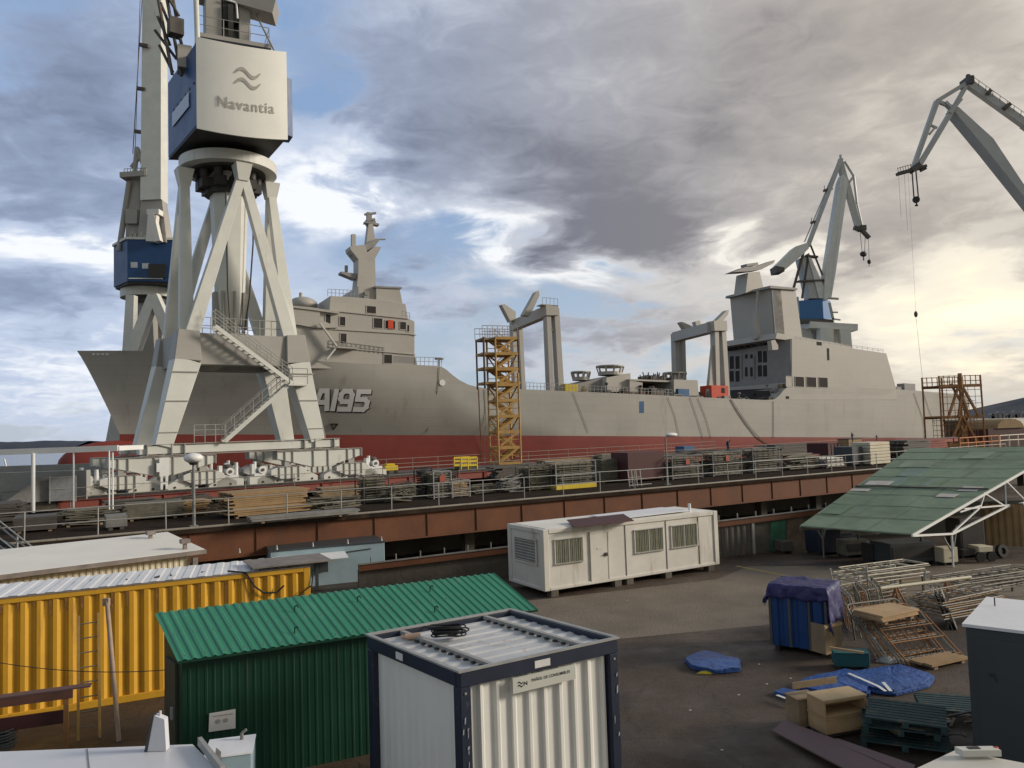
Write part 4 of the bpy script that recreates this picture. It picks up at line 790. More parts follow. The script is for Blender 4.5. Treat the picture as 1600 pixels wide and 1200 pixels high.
# sill beams, equalisers and bogies
for y in (-2.65, 2.65):
    MB().box(-6.0, 6.0, y-.36, y+.36, 2.2, 2.68).build('sill_beam', M['crane'], cr1, 'local', bevel=.02)
    mb = MB()
    for x in (-5.6, -4.3, -3.6, 3.6, 4.3, 5.6): mb.box(x-.03, x+.03, y-.5, y+.5, 2.1, 2.78)
    mb.box(-6.0, 6.0, y-.48, y+.48, 2.725, 2.765).box(-6.0, 6.0, y-.48, y+.48, 2.105, 2.145); mb.build_each('sill_stiffener', M['cranedk'], cr1, 'local')
for x in (-4.75, 4.75): MB().box(x-.35, x+.35, -2.24, 2.24, 2.2, 2.7).build('cross_beam', M['crane'], cr1, 'local')
def bogie_group(cx, y):
    eq = MB(); hw = 2.85
    eq.prism([(cx-hw, y-.35, 2.02),(cx+hw, y-.35, 2.02),(cx+hw, y-.35, 1.58),(cx+.55, y-.35, .98),(cx-.55, y-.35, .98),(cx-hw, y-.35, 1.58)], (0,.7,0))
    e = eq.build('equaliser_beam', M['crane'], cr1, 'local', bevel=.02)
    mb = MB()
    for x in (-2.85, -2.35, -1.85, -.5, .5, 1.85, 2.35, 2.85):
        zlo = 1.6-.6*max(0, (2.85-abs(x))/2.3) if abs(x) < 2.8 else 1.56
        mb.box(cx+x-.025, cx+x+.025, y-.43, y+.43, zlo-.03, 2.06)
    mb.box(cx-hw-.02, cx+hw+.02, y-.43, y+.43, 2.03, 2.07); mb.build('stiffener', M['cranedk'], e, 'local')
    MB().tube((cx, y, 2.0), (cx, y, 2.2), .3, 10).build('pivot', M['cranedk'], e, 'local')
    for s_ in (-1, 1):
        bx = cx+s_*2.15; mb = MB(); yb = y-.12
        mb.prism([(bx-1.15, yb-.38, .92),(bx-.75, yb-.38, 1.08),(bx+.75, yb-.38, 1.08),(bx+1.15, yb-.38, .92),(bx+1.15, yb-.38, .62),(bx+.5, yb-.38, .34),(bx-.5, yb-.38, .34),(bx-1.15, yb-.38, .62)], (0,.76,0))
        b2 = mb.build('bogie_beam', M['crane'], cr1, 'local', bevel=.02)
        m2 = MB()
        for x, za in ((-.62,.42), (-.2,.36), (.2,.36), (.62,.42)): m2.box(bx+x-.022, bx+x+.022, yb-.45, yb+.45, za-.04, 1.11)
        m2.box(bx-.77, bx+.77, yb-.44, yb+.44, 1.085, 1.12); m2.build('stiffener', M['cranedk'], b2, 'local')
        MB().box(bx-.2, bx+.2, y-.3, y+.3, 1.1, 1.56).build('bogie_pivot', M['cranedk'], b2, 'local')
        for q in (-1, 1):
            wx = bx+q*1.12; m4 = MB().prism([(wx-.82, y-.3, .12),(wx+.82, y-.3, .12),(wx+.82, y-.3, .42),(wx+.3, y-.3, .72),(wx-.3, y-.3, .72),(wx-.82, y-.3, .42)], (0,.6,0))
            tr_ = m4.build('wheel_truck', M['crane'], cr1, 'local', bevel=.015)
            for u in (-.45, .45):
                MB().tube((wx+u, y-.2, .02), (wx+u, y+.2, .02), .24, 14).build('wheel', M['dark'], tr_, 'local')
                MB().tube((wx+u, y-.33, .25), (wx+u, y-.29, .25), .07, 8).build('axle_hole', M['dark'], tr_, 'local')
for y in (-2.65, 2.65):
    for cx in (-4.7, 4.7): bogie_group(cx, y)
    for x, s_ in ((-8.5, 1), (-1.0, 1), (.95, -1), (8.6, -1)):
        MB().prism([(x-.8, y-.3, .1),(x+.8, y-.3, .1),(x+.8, y-.3, .5),(x+.3,y-.3,.62),(x-.8, y-.3, .62)], (0,.6,0)).build('drive_truck', M['crane'], cr1, 'local', bevel=.015)
        mb = MB(); mb.tube((x, y-.35, .98), (x, y+.35, .98), .24, 12).box(x-.5, x+.5, y-.3, y+.3, .62, .78).tube((x+.42*s_, y-.1, .75), (x+.42*s_, y-.1, 1.5), .11, 8).box(x-.62, x-.42, y-.2, y+.2, .7, 1.35)
        mb.build('travel_motor', M['white'], cr1, 'local'); MB().tube((x, y-.4, .98), (x, y-.36, .98), .1, 8).ell((x-.05, y, 1.28), .3, .25, .14, 10, 6).build('gear_cover', M['darkst'], cr1, 'local')
    sb = MB(); sb.box(-5.0, -4.5, y-.62, y-.5, .95, 2.0).box(-4.95, -4.82, y-.62, y-.5, .2, .95).box(-4.68, -4.55, y-.62, y-.5, .2, .95).box(-4.82, -4.68, y-.62, y-.5, .5, .6).box(-5.15, -5.0, y-.62, y-.5, 1.2, 1.7); sb.build('storm_brake', M['white'], cr1, 'local')
def legpt(i, z):
    t = (z-ZB)/(ZT-ZB); return PL(bt_[i], ZB).lerp(PL(tp[i], ZT), t)
mb = MB()
for i in (0, 1):
    for z in (3.4, 5.2, 6.9):
        p = legpt(i, z); wz = .5+.3*(z-ZB)/(ZT-ZB); mb.box(p.x-wz-.03, p.x+wz+.03, p.y-wz*.97-.03, p.y-wz*.97+.0, z, z+.05)
mb.build('weld_flange', M['cranedk'], cr1, 'local')
lm = MB(); a_, b_ = PL(bt_[1], 2.8)+V(.62,-.2,0), PL(tp[1], 7.4)+V(.92,-.1,0)
for s_ in (0, .32): lm.tube(a_+V(0,s_,0), b_+V(0,s_,0), .02, 5)
for k in range(18): q = a_.lerp(b_, k/18); lm.tube(q, q+V(0,.32,0), .014, 4)
lm.build('leg_ladder', M['galv'], cr1, 'local')
cb_ = MB(); cb_.path([V(.62,-.62,9.4), V(.95,-.9,12.0), V(1.2,-1.0,15.5), V(1.25,-1.0,19.6)], .05, 6).path([V(-.3,-1.0,9.4), V(-.5,-1.15,12.5), V(-.6,-1.32,18.6)], .035, 6); cb_.build('power_cable', M['dark'], cr1, 'local')
# stairs: zigzag between the sill and the portal floor
def stair(p, q, w, par, m=M['crane'], rail=True, nrm=(0,-1,0)):
    p, q = Vector(p), Vector(q); mb = MB(); d = q-p; side = Vector(nrm)*w
    mb.beam(p, q, .07, .24); mb.beam(p+side, q+side, .07, .24); k = max(4, int(abs(d.z)/.22))
    for i in range(1, k): a = p.lerp(q, i/k); mb.obox(a-V(.12,0,0), (.24,0,0), side, (0,0,.03))
    o = mb.build('stair', m, par, 'local')
    if rail:
        r_ = MB()
        for s_ in (0, 1):
            for h in (.55, 1.0): r_.tube(p+side*s_+V(0,0,h), q+side*s_+V(0,0,h), .025, 5)
            for i in range(8): a = p.lerp(q, i/7)+side*s_; r_.tube(a, a+V(0,0,1.0), .025, 5)
        r_.build('handrail', M['galv'], o, 'local')
    return o
stair((-1.4, -2.75, 2.8), (2.5, -2.9, 6.2), .6, cr1); stair((2.7, -3.0, 6.25), (-2.0, -3.1, 9.6), .6, cr1)
MB().box(2.4, 3.7, -3.7, -2.9, 6.12, 6.22).build('stair_landing', M['crane'], cr1, 'local')
mb = MB(); 
for (x,y) in ((2.5,-3.65),(3.65,-3.65),(3.65,-2.95)): mb.tube((x,y,6.2),(x,y,7.2),.03,5)
for h in (6.7,7.2): mb.tube((2.5,-3.65,h),(3.65,-3.65,h),.025,5)
mb.build('landing_rail', M['galv'], cr1, 'local')
mb = MB()
for x in (-3.1,-2.5,-1.9,-1.3): mb.tube((x,-3.2,2.8),(x,-3.2,3.8),.03,5)
for h in (3.2,3.5,3.8): mb.tube((-3.1,-3.2,h),(-1.3,-3.2,h),.025,5)
mb.build('gate_rail', M['galv'], cr1, 'local')
# machinery house, slewed on its own
zl = 24.15; fy = PZ(308, 194, zl).y; zh = PY(302, 62, fy).z+.05
FL, FR, BR, BL_ = PZ(308, 194, zl), PZ(449, 212, zl), PZ(414, 252, zl), PZ(263, 247, zl)
hc = (FL+FR)/2; HYAW = atan2(FR.y-FL.y, FR.x-FL.x); hw = (FR-FL).length/2; print('house', FL, FR, BR, BL_, math.degrees(HYAW), hw)
HM = Matrix.Translation((hc.x, hc.y, 0)) @ Matrix.Rotation(HYAW, 4, 'Z')
def H(x, y, z): return CM.inverted() @ (HM @ Vector((x, y, z)))
def hbox(mb, x0, x1, y0, y1, z0, z1): return mb.obox(H(x0,y0,z0), H(x1,y0,z0)-H(x0,y0,z0), H(x0,y1,z0)-H(x0,y0,z0), H(x0,y0,z1)-H(x0,y0,z0))
HI = HM.inverted(); fb, fa = HI @ BR, HI @ BL_
def foot(z, ins=0.0): return [H(-hw+ins, .12+ins, z), H(hw-ins, .12+ins, z), H(fb.x-ins, fb.y-ins, z), H(fa.x+ins, fa.y-ins, z)]
house = MB().prism(foot(zl), (0,0,zh-.1-zl)).build('machinery_house', M['craneblue'], cr1, 'local', bevel=.04)
mb = MB(); mb.prism([H(hw+.01,.1,zl+.1), H(hw+.38,.35,zl+.1), H(hw+.30,1.4,zl+.1), H(hw-.1,1.4,zl+.1)], (0,0,zh-zl-1.5)); mb.build('blue_side_panel', M['craneblue'], house, 'local')
# curved cladding panel, bellied towards the front
vs = []; fs = []; nx, nz_ = 14, 10
def PAN(u, v, off=0):
    x = -hw-.02+(2*hw+.04)*u; belly = .42*(1-(2*u-1)**2); zz = zl-.25-.30*(1-(2*u-1)**2)+(zh-zl+.38)*v - .0
    return H(x, -.02-belly-off, zz)
for j in range(nz_+1):
    for i in range(nx+1): vs.append(PAN(i/nx, j/nz_))
for j in range(nz_):
    for i in range(nx): a = j*(nx+1)+i; fs.append((a, a+1, a+nx+2, a+nx+1))
nf = len(vs); vs2 = [H(0,0,0)]*0
for j in range(nz_+1):
    for i in range(nx+1): u = i/nx; v = j/nz_; p = PAN(u, v); q = PAN(u, v, -.09); vs2.append(q)
mb = MB().add(vs, fs, True); mb.add(vs2, [f[::-1] for f in fs], True)
edge = [i for i in range(nx+1)]; n0 = nx+1
for (ra) in ([i for i in range(nx+1)], [nz_*n0+i for i in range(nx, -1, -1)], [j*n0 for j in range(nz_, -1, -1)], [j*n0+nx for j in range(nz_+1)]):
    vv = []; 
    for k in ra: vv += [vs[k], vs2[k]]
    mb.add(vv, [(2*i, 2*i+1, 2*i+3, 2*i+2) for i in range(len(ra)-1)])
panel = mb.build('front_cladding', M['panelwhite'], house, 'local')
tv, tf = textmesh('Navantia', 1.0, 0, .012, 1.12)
xs = [p.x for p in tv]; w_ = max(xs)-min(xs); sc = .63/w_
def onp(u, v, off=.02): return PAN(u, v, off)
HH = zh-zl+.38; WW = 2*hw
mb = MB(); mb.add([onp(.215+(p.x-min(xs))*sc, .285+p.y*sc*WW/HH*1.12, .03) for p in tv], tf); mb.build('lettering', M['letter'], house, 'local')
mb = MB()
for base_, dv in ((.70, 0), (.585, 0)):
    n = 16; vs_ = []
    for i in range(n+1):
        t = i/n; u = .40+.29*t; v = base_+.042*sin(2*pi*(t*1.12-.06)); th = .007+.017*sin(pi*t)**.7
        vs_ += [onp(u, v-th, .03), onp(u, v+th, .03)]
    mb.add(vs_, [(2*i, 2*i+2, 2*i+3, 2*i+1) for i in range(n)])
mb.build('wave_emblem', M['letter'], house, 'local')
def lside(t, z, off=.03):
    p = H(-hw,.12,z).lerp(H(fa.x,fa.y,z), t); q = H(-hw,.12,z); r = H(fa.x,fa.y,z); d = (r-q).normalized(); return p+Vector((d.y*-1, d.x, 0))*off*1.0
mb = MB(); mb.add([lside(.22,zl+1.6,.04), lside(.80,zl+1.6,.04), lside(.80,zl+2.5,.04), lside(.22,zl+2.5,.04)], [(0,1,2,3)]); mb.build('side_window', mat('pale side sign', (0.42,0.47,0.55), .4, .15, 3), house, 'local', solid=.04)
MB().prism(foot(zl-.12, .02), (0,0,.11)).build('floor', M['dark'], house, 'local')
mb = MB()
for k in range(7):
    t = .04+k*.15; p = H(-hw,.12,0).lerp(H(fa.x,fa.y,0), t); q = H(hw,.12,0).lerp(H(fb.x,fb.y,0), t); p.z = q.z = zl-.28; mb.beam(p, q, .14, .3)
for u in (.02, .36, .52, .66, .98):
    p = H(-hw,.12,0).lerp(H(hw,.12,0), u); q = H(fa.x,fa.y,0).lerp(H(fb.x,fb.y,0), u); p.z = q.z = zl-.34; mb.beam(p, q, .16, .42)
mb.build('floor_beam', M['crane'], house, 'local')
mb = MB()
for k in range(6):
    p = H(-hw,.12,0).lerp(H(fa.x,fa.y,0), .1+k*.14); q = H(-hw+1.0,.12,0).lerp(H(fa.x+1,fa.y,0), .1+k*.14); p.z = zl-.2; q.z = zl-.5; mb.beam(p, q, .5, .1)
mb.build('louvre', M['darkst'], house, 'local')
mb = MB(); c0 = Vector((0,0,0)); mb.ring((0,0,0), .3, 1.9, 20.4, zl-2.9-.1, 24); mb.build('turntable_frame', M['dark'], cr1, 'local')
# roof structures: A-frame tower, boom, counterweight lever
zr = zh
mb = MB(); hbox(mb, -2.3, 1.1, 2.2, 5.2, zr-.1, zr+1.0); hbox(mb, -2.5, 1.9, 1.6, 5.6, zr+1.0, zr+1.25); hbox(mb, -2.0, 1.2, 1.9, 5.4, zr+.5, zr+1.0); mb.build('roof_platform', M['cranedk'], cr1, 'local')
mb = MB()
for (x, y) in ((-2.4,1.7),(-.9,1.7),(.6,1.7),(1.8,1.7),(1.8,3.6),(1.8,5.5)): mb.tube(H(x,y,zr+1.25), H(x,y,zr+2.35), .03, 5)
for h in (1.8, 2.35): mb.tube(H(-2.4,1.7,zr+h), H(1.8,1.7,zr+h), .025, 5).tube(H(1.8,1.7,zr+h), H(1.8,5.5,zr+h), .025, 5)
mb.build('roof_railing', M['galv'], cr1, 'local')
tw = MB(); hbox(tw, -1.9, -.95, 2.3, 4.8, zr+1.25, zr+12.5); hbox(tw, .05, .75, 2.3, 4.8, zr+1.25, zr+12.5); hbox(tw, -.95, .05, 3.4, 4.6, zr+1.25, zr+12.5); tower = tw.build('tower', M['cranedk'], cr1, 'local', bevel=.03)
mb = MB(); hbox(mb, -.9, 0.0, 2.25, 3.0, zr+2.7, zr+4.0); hbox(mb, -.6,-.3,2.0,2.4,zr+1.3,zr+3.6); mb.build('hoist_gear', M['dark'], tower, 'local')
mb = MB(); mb.tube(H(-.8,2.1,zr+3.9), H(-.1,2.1,zr+3.8), .07, 6).tube(H(-.1,2.1,zr+3.8), H(-.05,2.1,zr+2.8), .07, 6); mb.build('conduit', M['white'], tower, 'local')
mb = MB(); mb.tube(H(-2.45,.6,zr), H(-2.75,.9,zr+13), .16, 8); mb.build('ladder_mast', M['crane'], cr1, 'local')
mb = MB(); mb.tube(H(2.3,.9,zr-.1), H(.9,2.8,zr+4.2), .06, 6); mb.build('stay_rod', M['cranedk'], cr1, 'local')
mb = MB(); mb.beam(H(-2.4,3.5,zr+4.9), H(2.3,2.2,zr+3.7), 1.6, .95); mb.build('counterweight_lever', M['cranedk'], cr1, 'local')
mb = MB(); mb.beam(H(0,5.2,zr+1), H(3,24,zr+30), 1.6, 1.8, w2=1.0, h2=1.2); mb.build('boom', M['crane'], cr1, 'local')
mb = MB(); rng = random.Random(3)
for k in range(9):
    a = H(-3.6+rng.uniform(-.3,.3), 2.6+rng.uniform(-.4,.6), zr-1.0+k*.9); b = H(-4.4+rng.uniform(-.4,.4)+.0*k, 2.8, zr+.6+k*.9); mb.tube(a, b, .09, 6)
for dx in (-.5, 0, .35): mb.tube(H(-3.3+dx, 2.4, zr-1.3), H(-4.9+dx, 3.4, zr+9), .1, 6)
mb.box(*(lambda q: (q.x-.4,q.x+.4,q.y-.4,q.y+.4,q.z-.5,q.z+.5))(H(-3.6,2.5,zr+1.7))); mb.build('cable_chute', M['darkst'], cr1, 'local')
mb = MB(); mb.obox(H(-3.5,2.2,zr-.8), H(-2.7,2.2,zr-.8)-H(-3.5,2.2,zr-.8), H(-3.5,3.4,zr-.8)-H(-3.5,2.2,zr-.8), (0,0,1.4)); mb.build('roof_box', M['cranedk'], cr1, 'local')
mb = MB()
for (n_, c) in ((nodes[0], tp[1]), (nodes[0], tp[0])):
    pass
for x, l in ((-.25, 2.6), (-.05, 1.7), (.22, 1.1)): mb.add([(x-.06, -3.05, 19.6), (x+.06, -3.05, 19.6), (x+.02-.3*(x<0), -3.02+.02, 19.6-l), (x-.02-.3*(x<0), -3.02+.02, 19.6-l)], [(0,1,2,3)])

# ---------------------------------------------------------------- more cranes further off
def far_crane(name, label, D, house, ringy, legs, blue, extra):
    """house: px rectangle of the machinery house front; everything lies around depth D"""
    x0, y0, x1, y1 = house
    c = PY((x0+x1)/2, y1, D); root = thing(name, label, 'crane', loc=(c.x, c.y, 0), yaw=0)
    P_ = lambda x, y, dy=0: PY(x, y, D+dy)
    return root, P_
# second crane, behind the bow
c2, Q = far_crane('gantry_crane', 'cream shipyard crane with small blue house standing beyond the bow at left', 116, (200,382,262,445), 0, 0, 0, 0)
a = Q(200,445,-3); k = 116/FPX
W7 = 6.9; hz0 = Q(230,445).z; hz1 = Q(230,381).z
hx0 = Q(199,440,-3).x; 
mb = MB(); mb.prism([(hx0,113,hz0),(hx0+7.6,114.6,hz0),(hx0+6.0,121,hz0),(hx0-3.9,121,hz0),(hx0-4.1,117,hz0)], (0,0,hz1-hz0)); h2 = mb.build('machinery_house', M['craneblue'], c2)
MB().prism([(hx0-.2,112.8,hz1),(hx0+7.8,114.4,hz1),(hx0+6.2,121.2,hz1),(hx0-4.0,121.2,hz1),(hx0-4.3,116.9,hz1)], (0,0,.35)).build('roof', M['crane'], h2)
def h2w(x0,y0,x1,y1,nm,m,out=.06):
    a = Q(x0,y1,-3); b = Q(x1,y0,-3); mb = MB(); mb.obox((a.x,113+ (a.x-hx0)*.21-out,a.z), (b.x-a.x,(b.x-a.x)*.21,0), (0,.1,0), (0,0,b.z-a.z)); return mb.build(nm, m, h2)
pw = mat('pale window frame', (.35,.38,.42), .4, .1, 2)
h2w(204,409,213,418,'window',pw); h2w(220,410,230,419,'window',pw); h2w(231,411,256,433,'vent_box',M['black'],.5); h2w(202,433,250,436,'walkway',M['crane'],.3)
MB().ring((Q(232,450,3).x,119,hz0-1.6), 2.6, 4.0, 0, 1.3, 32).build('slewing_ring', M['crane'], c2)
MB().ring((Q(232,450,3).x,119,hz0-2.6), .5, 3.2, 0, 1.2, 20).build('slewing_gear', M['dark'], c2)
mb = MB(); mb.prism([(hx0-3.9,117.1,hz0-.3),(hx0,113.2,hz0-.3),(hx0+7.4,114.8,hz0-.3),(hx0+5.9,120.9,hz0-.3),(hx0-3.8,120.9,hz0-.3)], (0,0,.28)); mb.build('house_floor', M['dark'], h2)
for (xa,ya,xb,yb,dy,w0,w1) in [(206,462,196,720,-3,1.2,2.0),(241,462,204,560,-6,1.3,1.7),(204,560,181,720,-6,1.7,2.6),(241,462,282,560,-6,1.3,1.7),(282,560,300,720,-6,1.7,2.4),(262,462,270,560,3,1.2,1.6),(262,462,240,560,4,1.2,1.6)]:
    MB().beam(Q(xa,ya,dy), Q(xb,yb,dy), w0, w0, w2=w1, up=(0,1,0)).build('portal_leg', M['crane'], c2)
MB().beam(Q(228,465,2), Q(235,555,2), 3.2, 3.2, w2=2.4).build('centre_column', M['cranedk'], c2)
MB().beam(Q(190,562,-6), Q(300,560,-6), 1.6, 2.0).build('portal_beam', M['cranedk'], c2)
mb = MB(); mb.beam(Q(243,378,-1), Q(241,316,-1), 4.4, 2.4, w2=3.1); mb.build('boom_foot', M['cranedk'], c2)
MB().beam(Q(241,316,-1), Q(243,-260,3), 3.1, 2.4, w2=2.7, h2=2.0, up=(0,1,0)).build('boom', M['crane'], c2)
mb = MB(); 
for y, x in ((70,219),(138,214.5),(205,210.5)): mb.beam(Q(x,y,-1), Q(x+13,y+2,-1), .55, .45)
for d_ in (0,): mb.tube(Q(222,0,-1), Q(207.5,240,-1), .07, 4).tube(Q(219,0,-1), Q(211,240,-1), .05, 4)
mb.tube(Q(226,-60,-1), Q(222,0,-1), .07, 4); mb.build('cable_bracket', M['darkst'], c2)
mb = MB(); mb.beam(Q(215,378,0), Q(212,345,0), 2.6, 2.4, w2=2.0); mb.beam(Q(212,345,0), Q(211,275,0), 2.2, 2.0, w2=1.6); mb.build('tower', M['cranedk'], c2)
mb = MB(); mb.beam(Q(193,277,-1), Q(232,274,-1), 2.4, .8); mb.beam(Q(200,340,-1), Q(218,340,-1), 1.6, 2.2); mb.build_each('tower_platform', M['cranedk'], c2)
mb = MB(); mb.tube(Q(202,285,-1), Q(186,392,-1), .42, 6); mb.tube(Q(214,230,-1), Q(210,275,-1), .35, 6); mb.tube(Q(214,232,-1), Q(229,268,-1), .4, 6); mb.tube(Q(218,245,-1), Q(205,262,-1), .3, 6); mb.build('tie_rod', M['cranedk'], c2)
mb = MB()
for i in range(8): q = Q(194+i*5,274,-2); mb.tube(q, q+V(0,0,1.1), .06, 4)
mb.tube(Q(194,264,-2), Q(229,262,-2), .05, 4); mb.build('platform_railing', M['galv'], c2)
mb = MB(); mb.beam(Q(237,378,-3), Q(240,337,-3), 1.3, 1.0); mb.beam(Q(248,378,-3), Q(238,335,-3), 1.1, .9); mb.box(Q(241,330,-3).x-.9, Q(241,330,-3).x+.9, 112.5, 114, Q(241,336,-3).z, Q(241,328,-3).z); mb.build('boom_cylinder', M['offwhite'], c2)
mb = MB()
for x in (206,212,219,225,252,258): q = Q(x,379,-2); mb.box(q.x-.25,q.x+.25,q.y-.3,q.y+.3,q.z,q.z+random.uniform(.8,1.8))
mb.build('roof_fitting', M['cranedk'], c2)
# third crane, beyond the stern
c3, Q = far_crane('gantry_crane', 'pale shipyard crane with blue house and raised jib beyond the ship stern', 190, (1243,465,1303,500), 0, 0, 0, 0)
q0, q1 = Q(1250,500), Q(1300,468)
mb = MB(); mb.prism([(q0.x,190,q0.z),(q0.x+5.4,188.8,q0.z),(q1.x+.4,192,q0.z),(q1.x,199,q0.z),(q0.x-1,199,q0.z)], (0,0,q1.z-q0.z)); h3 = mb.build('machinery_house', M['bluec'] if 0 else mat('sun faded blue paint', (0.05,0.15,0.33), .5, .12, .4, col2=(.12,.16,.22), c2amt=.2, c2scale=.6), c3)
MB().prism([(q0.x-.9,191,q0.z+1),(q0.x+.0,190,q0.z+1),(q0.x+.0,199,q0.z+1),(q0.x-.9,199,q0.z+1)], (0,0,q1.z-q0.z)).build('side_panel', pw, h3)
MB().beam(Q(1248,502,-1), Q(1300,503,-1), 2, .9).build('walkway', M['darkst'], h3)
MB().beam(Q(1255,511,2), Q(1328,515,2), 9, 1.6).build('portal_beam', M['crane'], c3)
MB().ring((Q(1277,506,5).x,195,Q(1277,509,5).z), 1, 4.2, 0, 1.3, 24).build('slewing_ring', M['cranemid'], c3)
for (xa,ya,xb,yb,dy,w0) in [(1289,513,1291,660,-2,3.2),(1318,515,1331,660,-2,2.6),(1258,513,1246,660,2,2.4),(1300,513,1303,660,8,2.0)]:
    MB().beam(Q(xa,ya,dy), Q(xb,yb,dy), w0, w0*.8, up=(0,1,0)).build('portal_leg', M['crane'], c3)
MB().beam(Q(1277,515,4), Q(1277,660,4), 3.4).build('centre_column', M['cranemid'], c3)
mb = MB(); mb.prism([Q(1252,402,-1),Q(1264,395,-1),Q(1296,466,-1),Q(1266,466,-1)], (0,4,0)); tw3 = mb.build('tower', M['cranemid'], c3)
MB().prism([Q(1262,398,-1.4),Q(1266,400,-1.4),Q(1296,466,-1.4),Q(1280,466,-1.4)], (0,.3,0)).build('tower_face', M['crane'], tw3)
mb = MB(); mb.prism([Q(1288,468,-2),Q(1289,432,-2),Q(1313,282,-2),Q(1317,272,-2),Q(1326,282,-2),Q(1306,425,-2),Q(1299,466,-2)], (0,2.8,0)); mb.build('boom', M['crane'], c3)
MB().prism([Q(1300,440,-2.1),Q(1299,466,-2.1),Q(1306,425,-2.1),Q(1326,282,-2.1),Q(1319,278,-2.1)], (0,.09,0)).build('boom_flange', M['crane'], c3)
mb = MB(); mb.prism([Q(1212,416,-3),Q(1216,412,-3),Q(1243,385,-3),Q(1262,379,-3),Q(1264,388,-3),Q(1250,402,-3),Q(1226,422,-3),Q(1214,424,-3)], (0,4,0)); cw = mb.build('counterweight_lever', M['crane'], c3)
MB().prism([Q(1212,415,-3.2),Q(1226,418,-3.2),Q(1226,424,-3.2),Q(1214,425,-3.2)], (0,4.4,0)).build('counterweight', M['darkst'], cw)
mb = MB(); mb.beam(Q(1262,385,-1), Q(1314,248,-1), 1.1, .9); mb.tube(Q(1257,378,-1), Q(1311,250,-1), .15, 4); mb.build('tie_bar', M['cranemid'], c3)
mb = MB()
for x, y in ((1273,347),(1293,297)): mb.beam(Q(x-6,y+1,-1), Q(x+7,y-2,-1), .9, .5); mb.tube(Q(x-5,y,-1), Q(x-5,y-7,-1), .08, 4).tube(Q(x+5,y-2,-1), Q(x+5,y-9,-1), .08, 4)
mb.beam(Q(1258,385,-1), Q(1240,450,-1), .6, .5); mb.tube(Q(1263,398,-1),Q(1253,466,-1), .3, 5); mb.beam(Q(1258,400,-1), Q(1277,402,-1), 1.5, .4); mb.beam(Q(1246,440,-1), Q(1294,438,-1), 1.5, .4); mb.tube(Q(1266,382,-1),Q(1285,430,-1),.25,5)
mb.build_each('access_platform', M['darkst'], c3)
mb = MB(); mb.prism([Q(1313,246,-1),Q(1318,252,-1),Q(1326,282,-1),Q(1318,280,-1),Q(1311,256,-1)], (0,1.6,0)); mb.tube(Q(1314,250,-1), Q(1313,242,-1), .3, 5); mb.build('boom_head', M['cranemid'], c3)
mb = MB(); mb.prism([Q(1325,278,-1),Q(1329,288,-1),Q(1347,358,-1),Q(1341,360,-1),Q(1325,305,-1)], (0,1.4,0)); mb.tube(Q(1320,252,-1), Q(1334,275,-1), .4, 5).tube(Q(1334,275,-1), Q(1339,318,-1), .35, 5).tube(Q(1339,318,-1), Q(1348,356,-1), .25, 5).tube(Q(1334,275,-1), Q(1327,285,-1), .3, 5); jb3 = mb.build('jib', M['cranemid'], c3)
mb = MB(); mb.box(Q(1341,360).x, Q(1350,360).x, 188.5, 190.5, Q(1341,362).z, Q(1341,354).z).beam(Q(1347,360,-1), Q(1358,372,-1), 1.1, .7).beam(Q(1334,356,-1), Q(1344,358,-1), .9, .9); mb.build('jib_head', M['darkst'], jb3)
mb = MB(); mb.tube(Q(1344,362,-1), Q(1347,393,-1), .07, 4).tube(Q(1352,366,-1), Q(1351,393,-1), .07, 4).tube(Q(1357,372,-1), Q(1358,408,-1), .06, 4); mb.build('hoist_rope', M['darkst'], c3)
hk = MB().ell(Q(1349,397,-1), .9, .5, .7, 10, 8).tube(Q(1349,401,-1), Q(1349.5,407,-1), .16, 5).ell(Q(1358,409,-1), .5,.4,.6,8,6).tube(Q(1358,411,-1), Q(1358,416,-1), .1, 5); hk.build('hook_block', M['dark'], c3)
mb = MB(); mb.tube(Q(1295,466,-3), Q(1310,467,-3), .3, 5); mb.beam(Q(1296,473,-3), Q(1302,500,-3), .5, .4).beam(Q(1300,488,-3),Q(1309,488,-3),.4,.3).beam(Q(1300,498,-3),Q(1313,500,-3),.4,.3); mb.build('side_ladder', M['galv'], c3)
# fourth crane: its jib enters at the right edge; tower and house stand outside the frame
c4, Q = far_crane('gantry_crane', 'grey crane jib reaching in from the right edge with hanging hook', 120, (1840,470,1900,520), 0, 0, 0, 0)
MB().prism([Q(1492,164,0),Q(1499,168,0),Q(1552,216,0),Q(1600,288,0),Q(1840,540,0),Q(1800,560,0),Q(1600,307,0),Q(1540,232,0),Q(1490,172,0)], (0,2.2,0)).build('boom', M['cranemid'], c4)
mb = MB(); mb.beam(Q(1512,130,0), Q(1600,193,0), 1.0, 1.15); mb.beam(Q(1600,193,0), Q(1860,380,0), 1.2, 1.3); mb.build('tie_bar', M['cranemid'], c4)
mb = MB()
for i in range(9): q = Q(1518+i*11,127+i*7.9,-1); mb.tube(q, q+V(.15,0,.95), .05, 4)
mb.tube(Q(1518,118,-1), Q(1606,180,-1), .045, 4); mb.beam(Q(1543,147,-1), Q(1548,141,-1), .5,.5); mb.beam(Q(1569,170,-1), Q(1577,163,-1), .9,.6); mb.tube(Q(1543,147,-1),Q(1547,138,-1),.12,5); mb.build('walkway_railing', M['darkst'], c4)
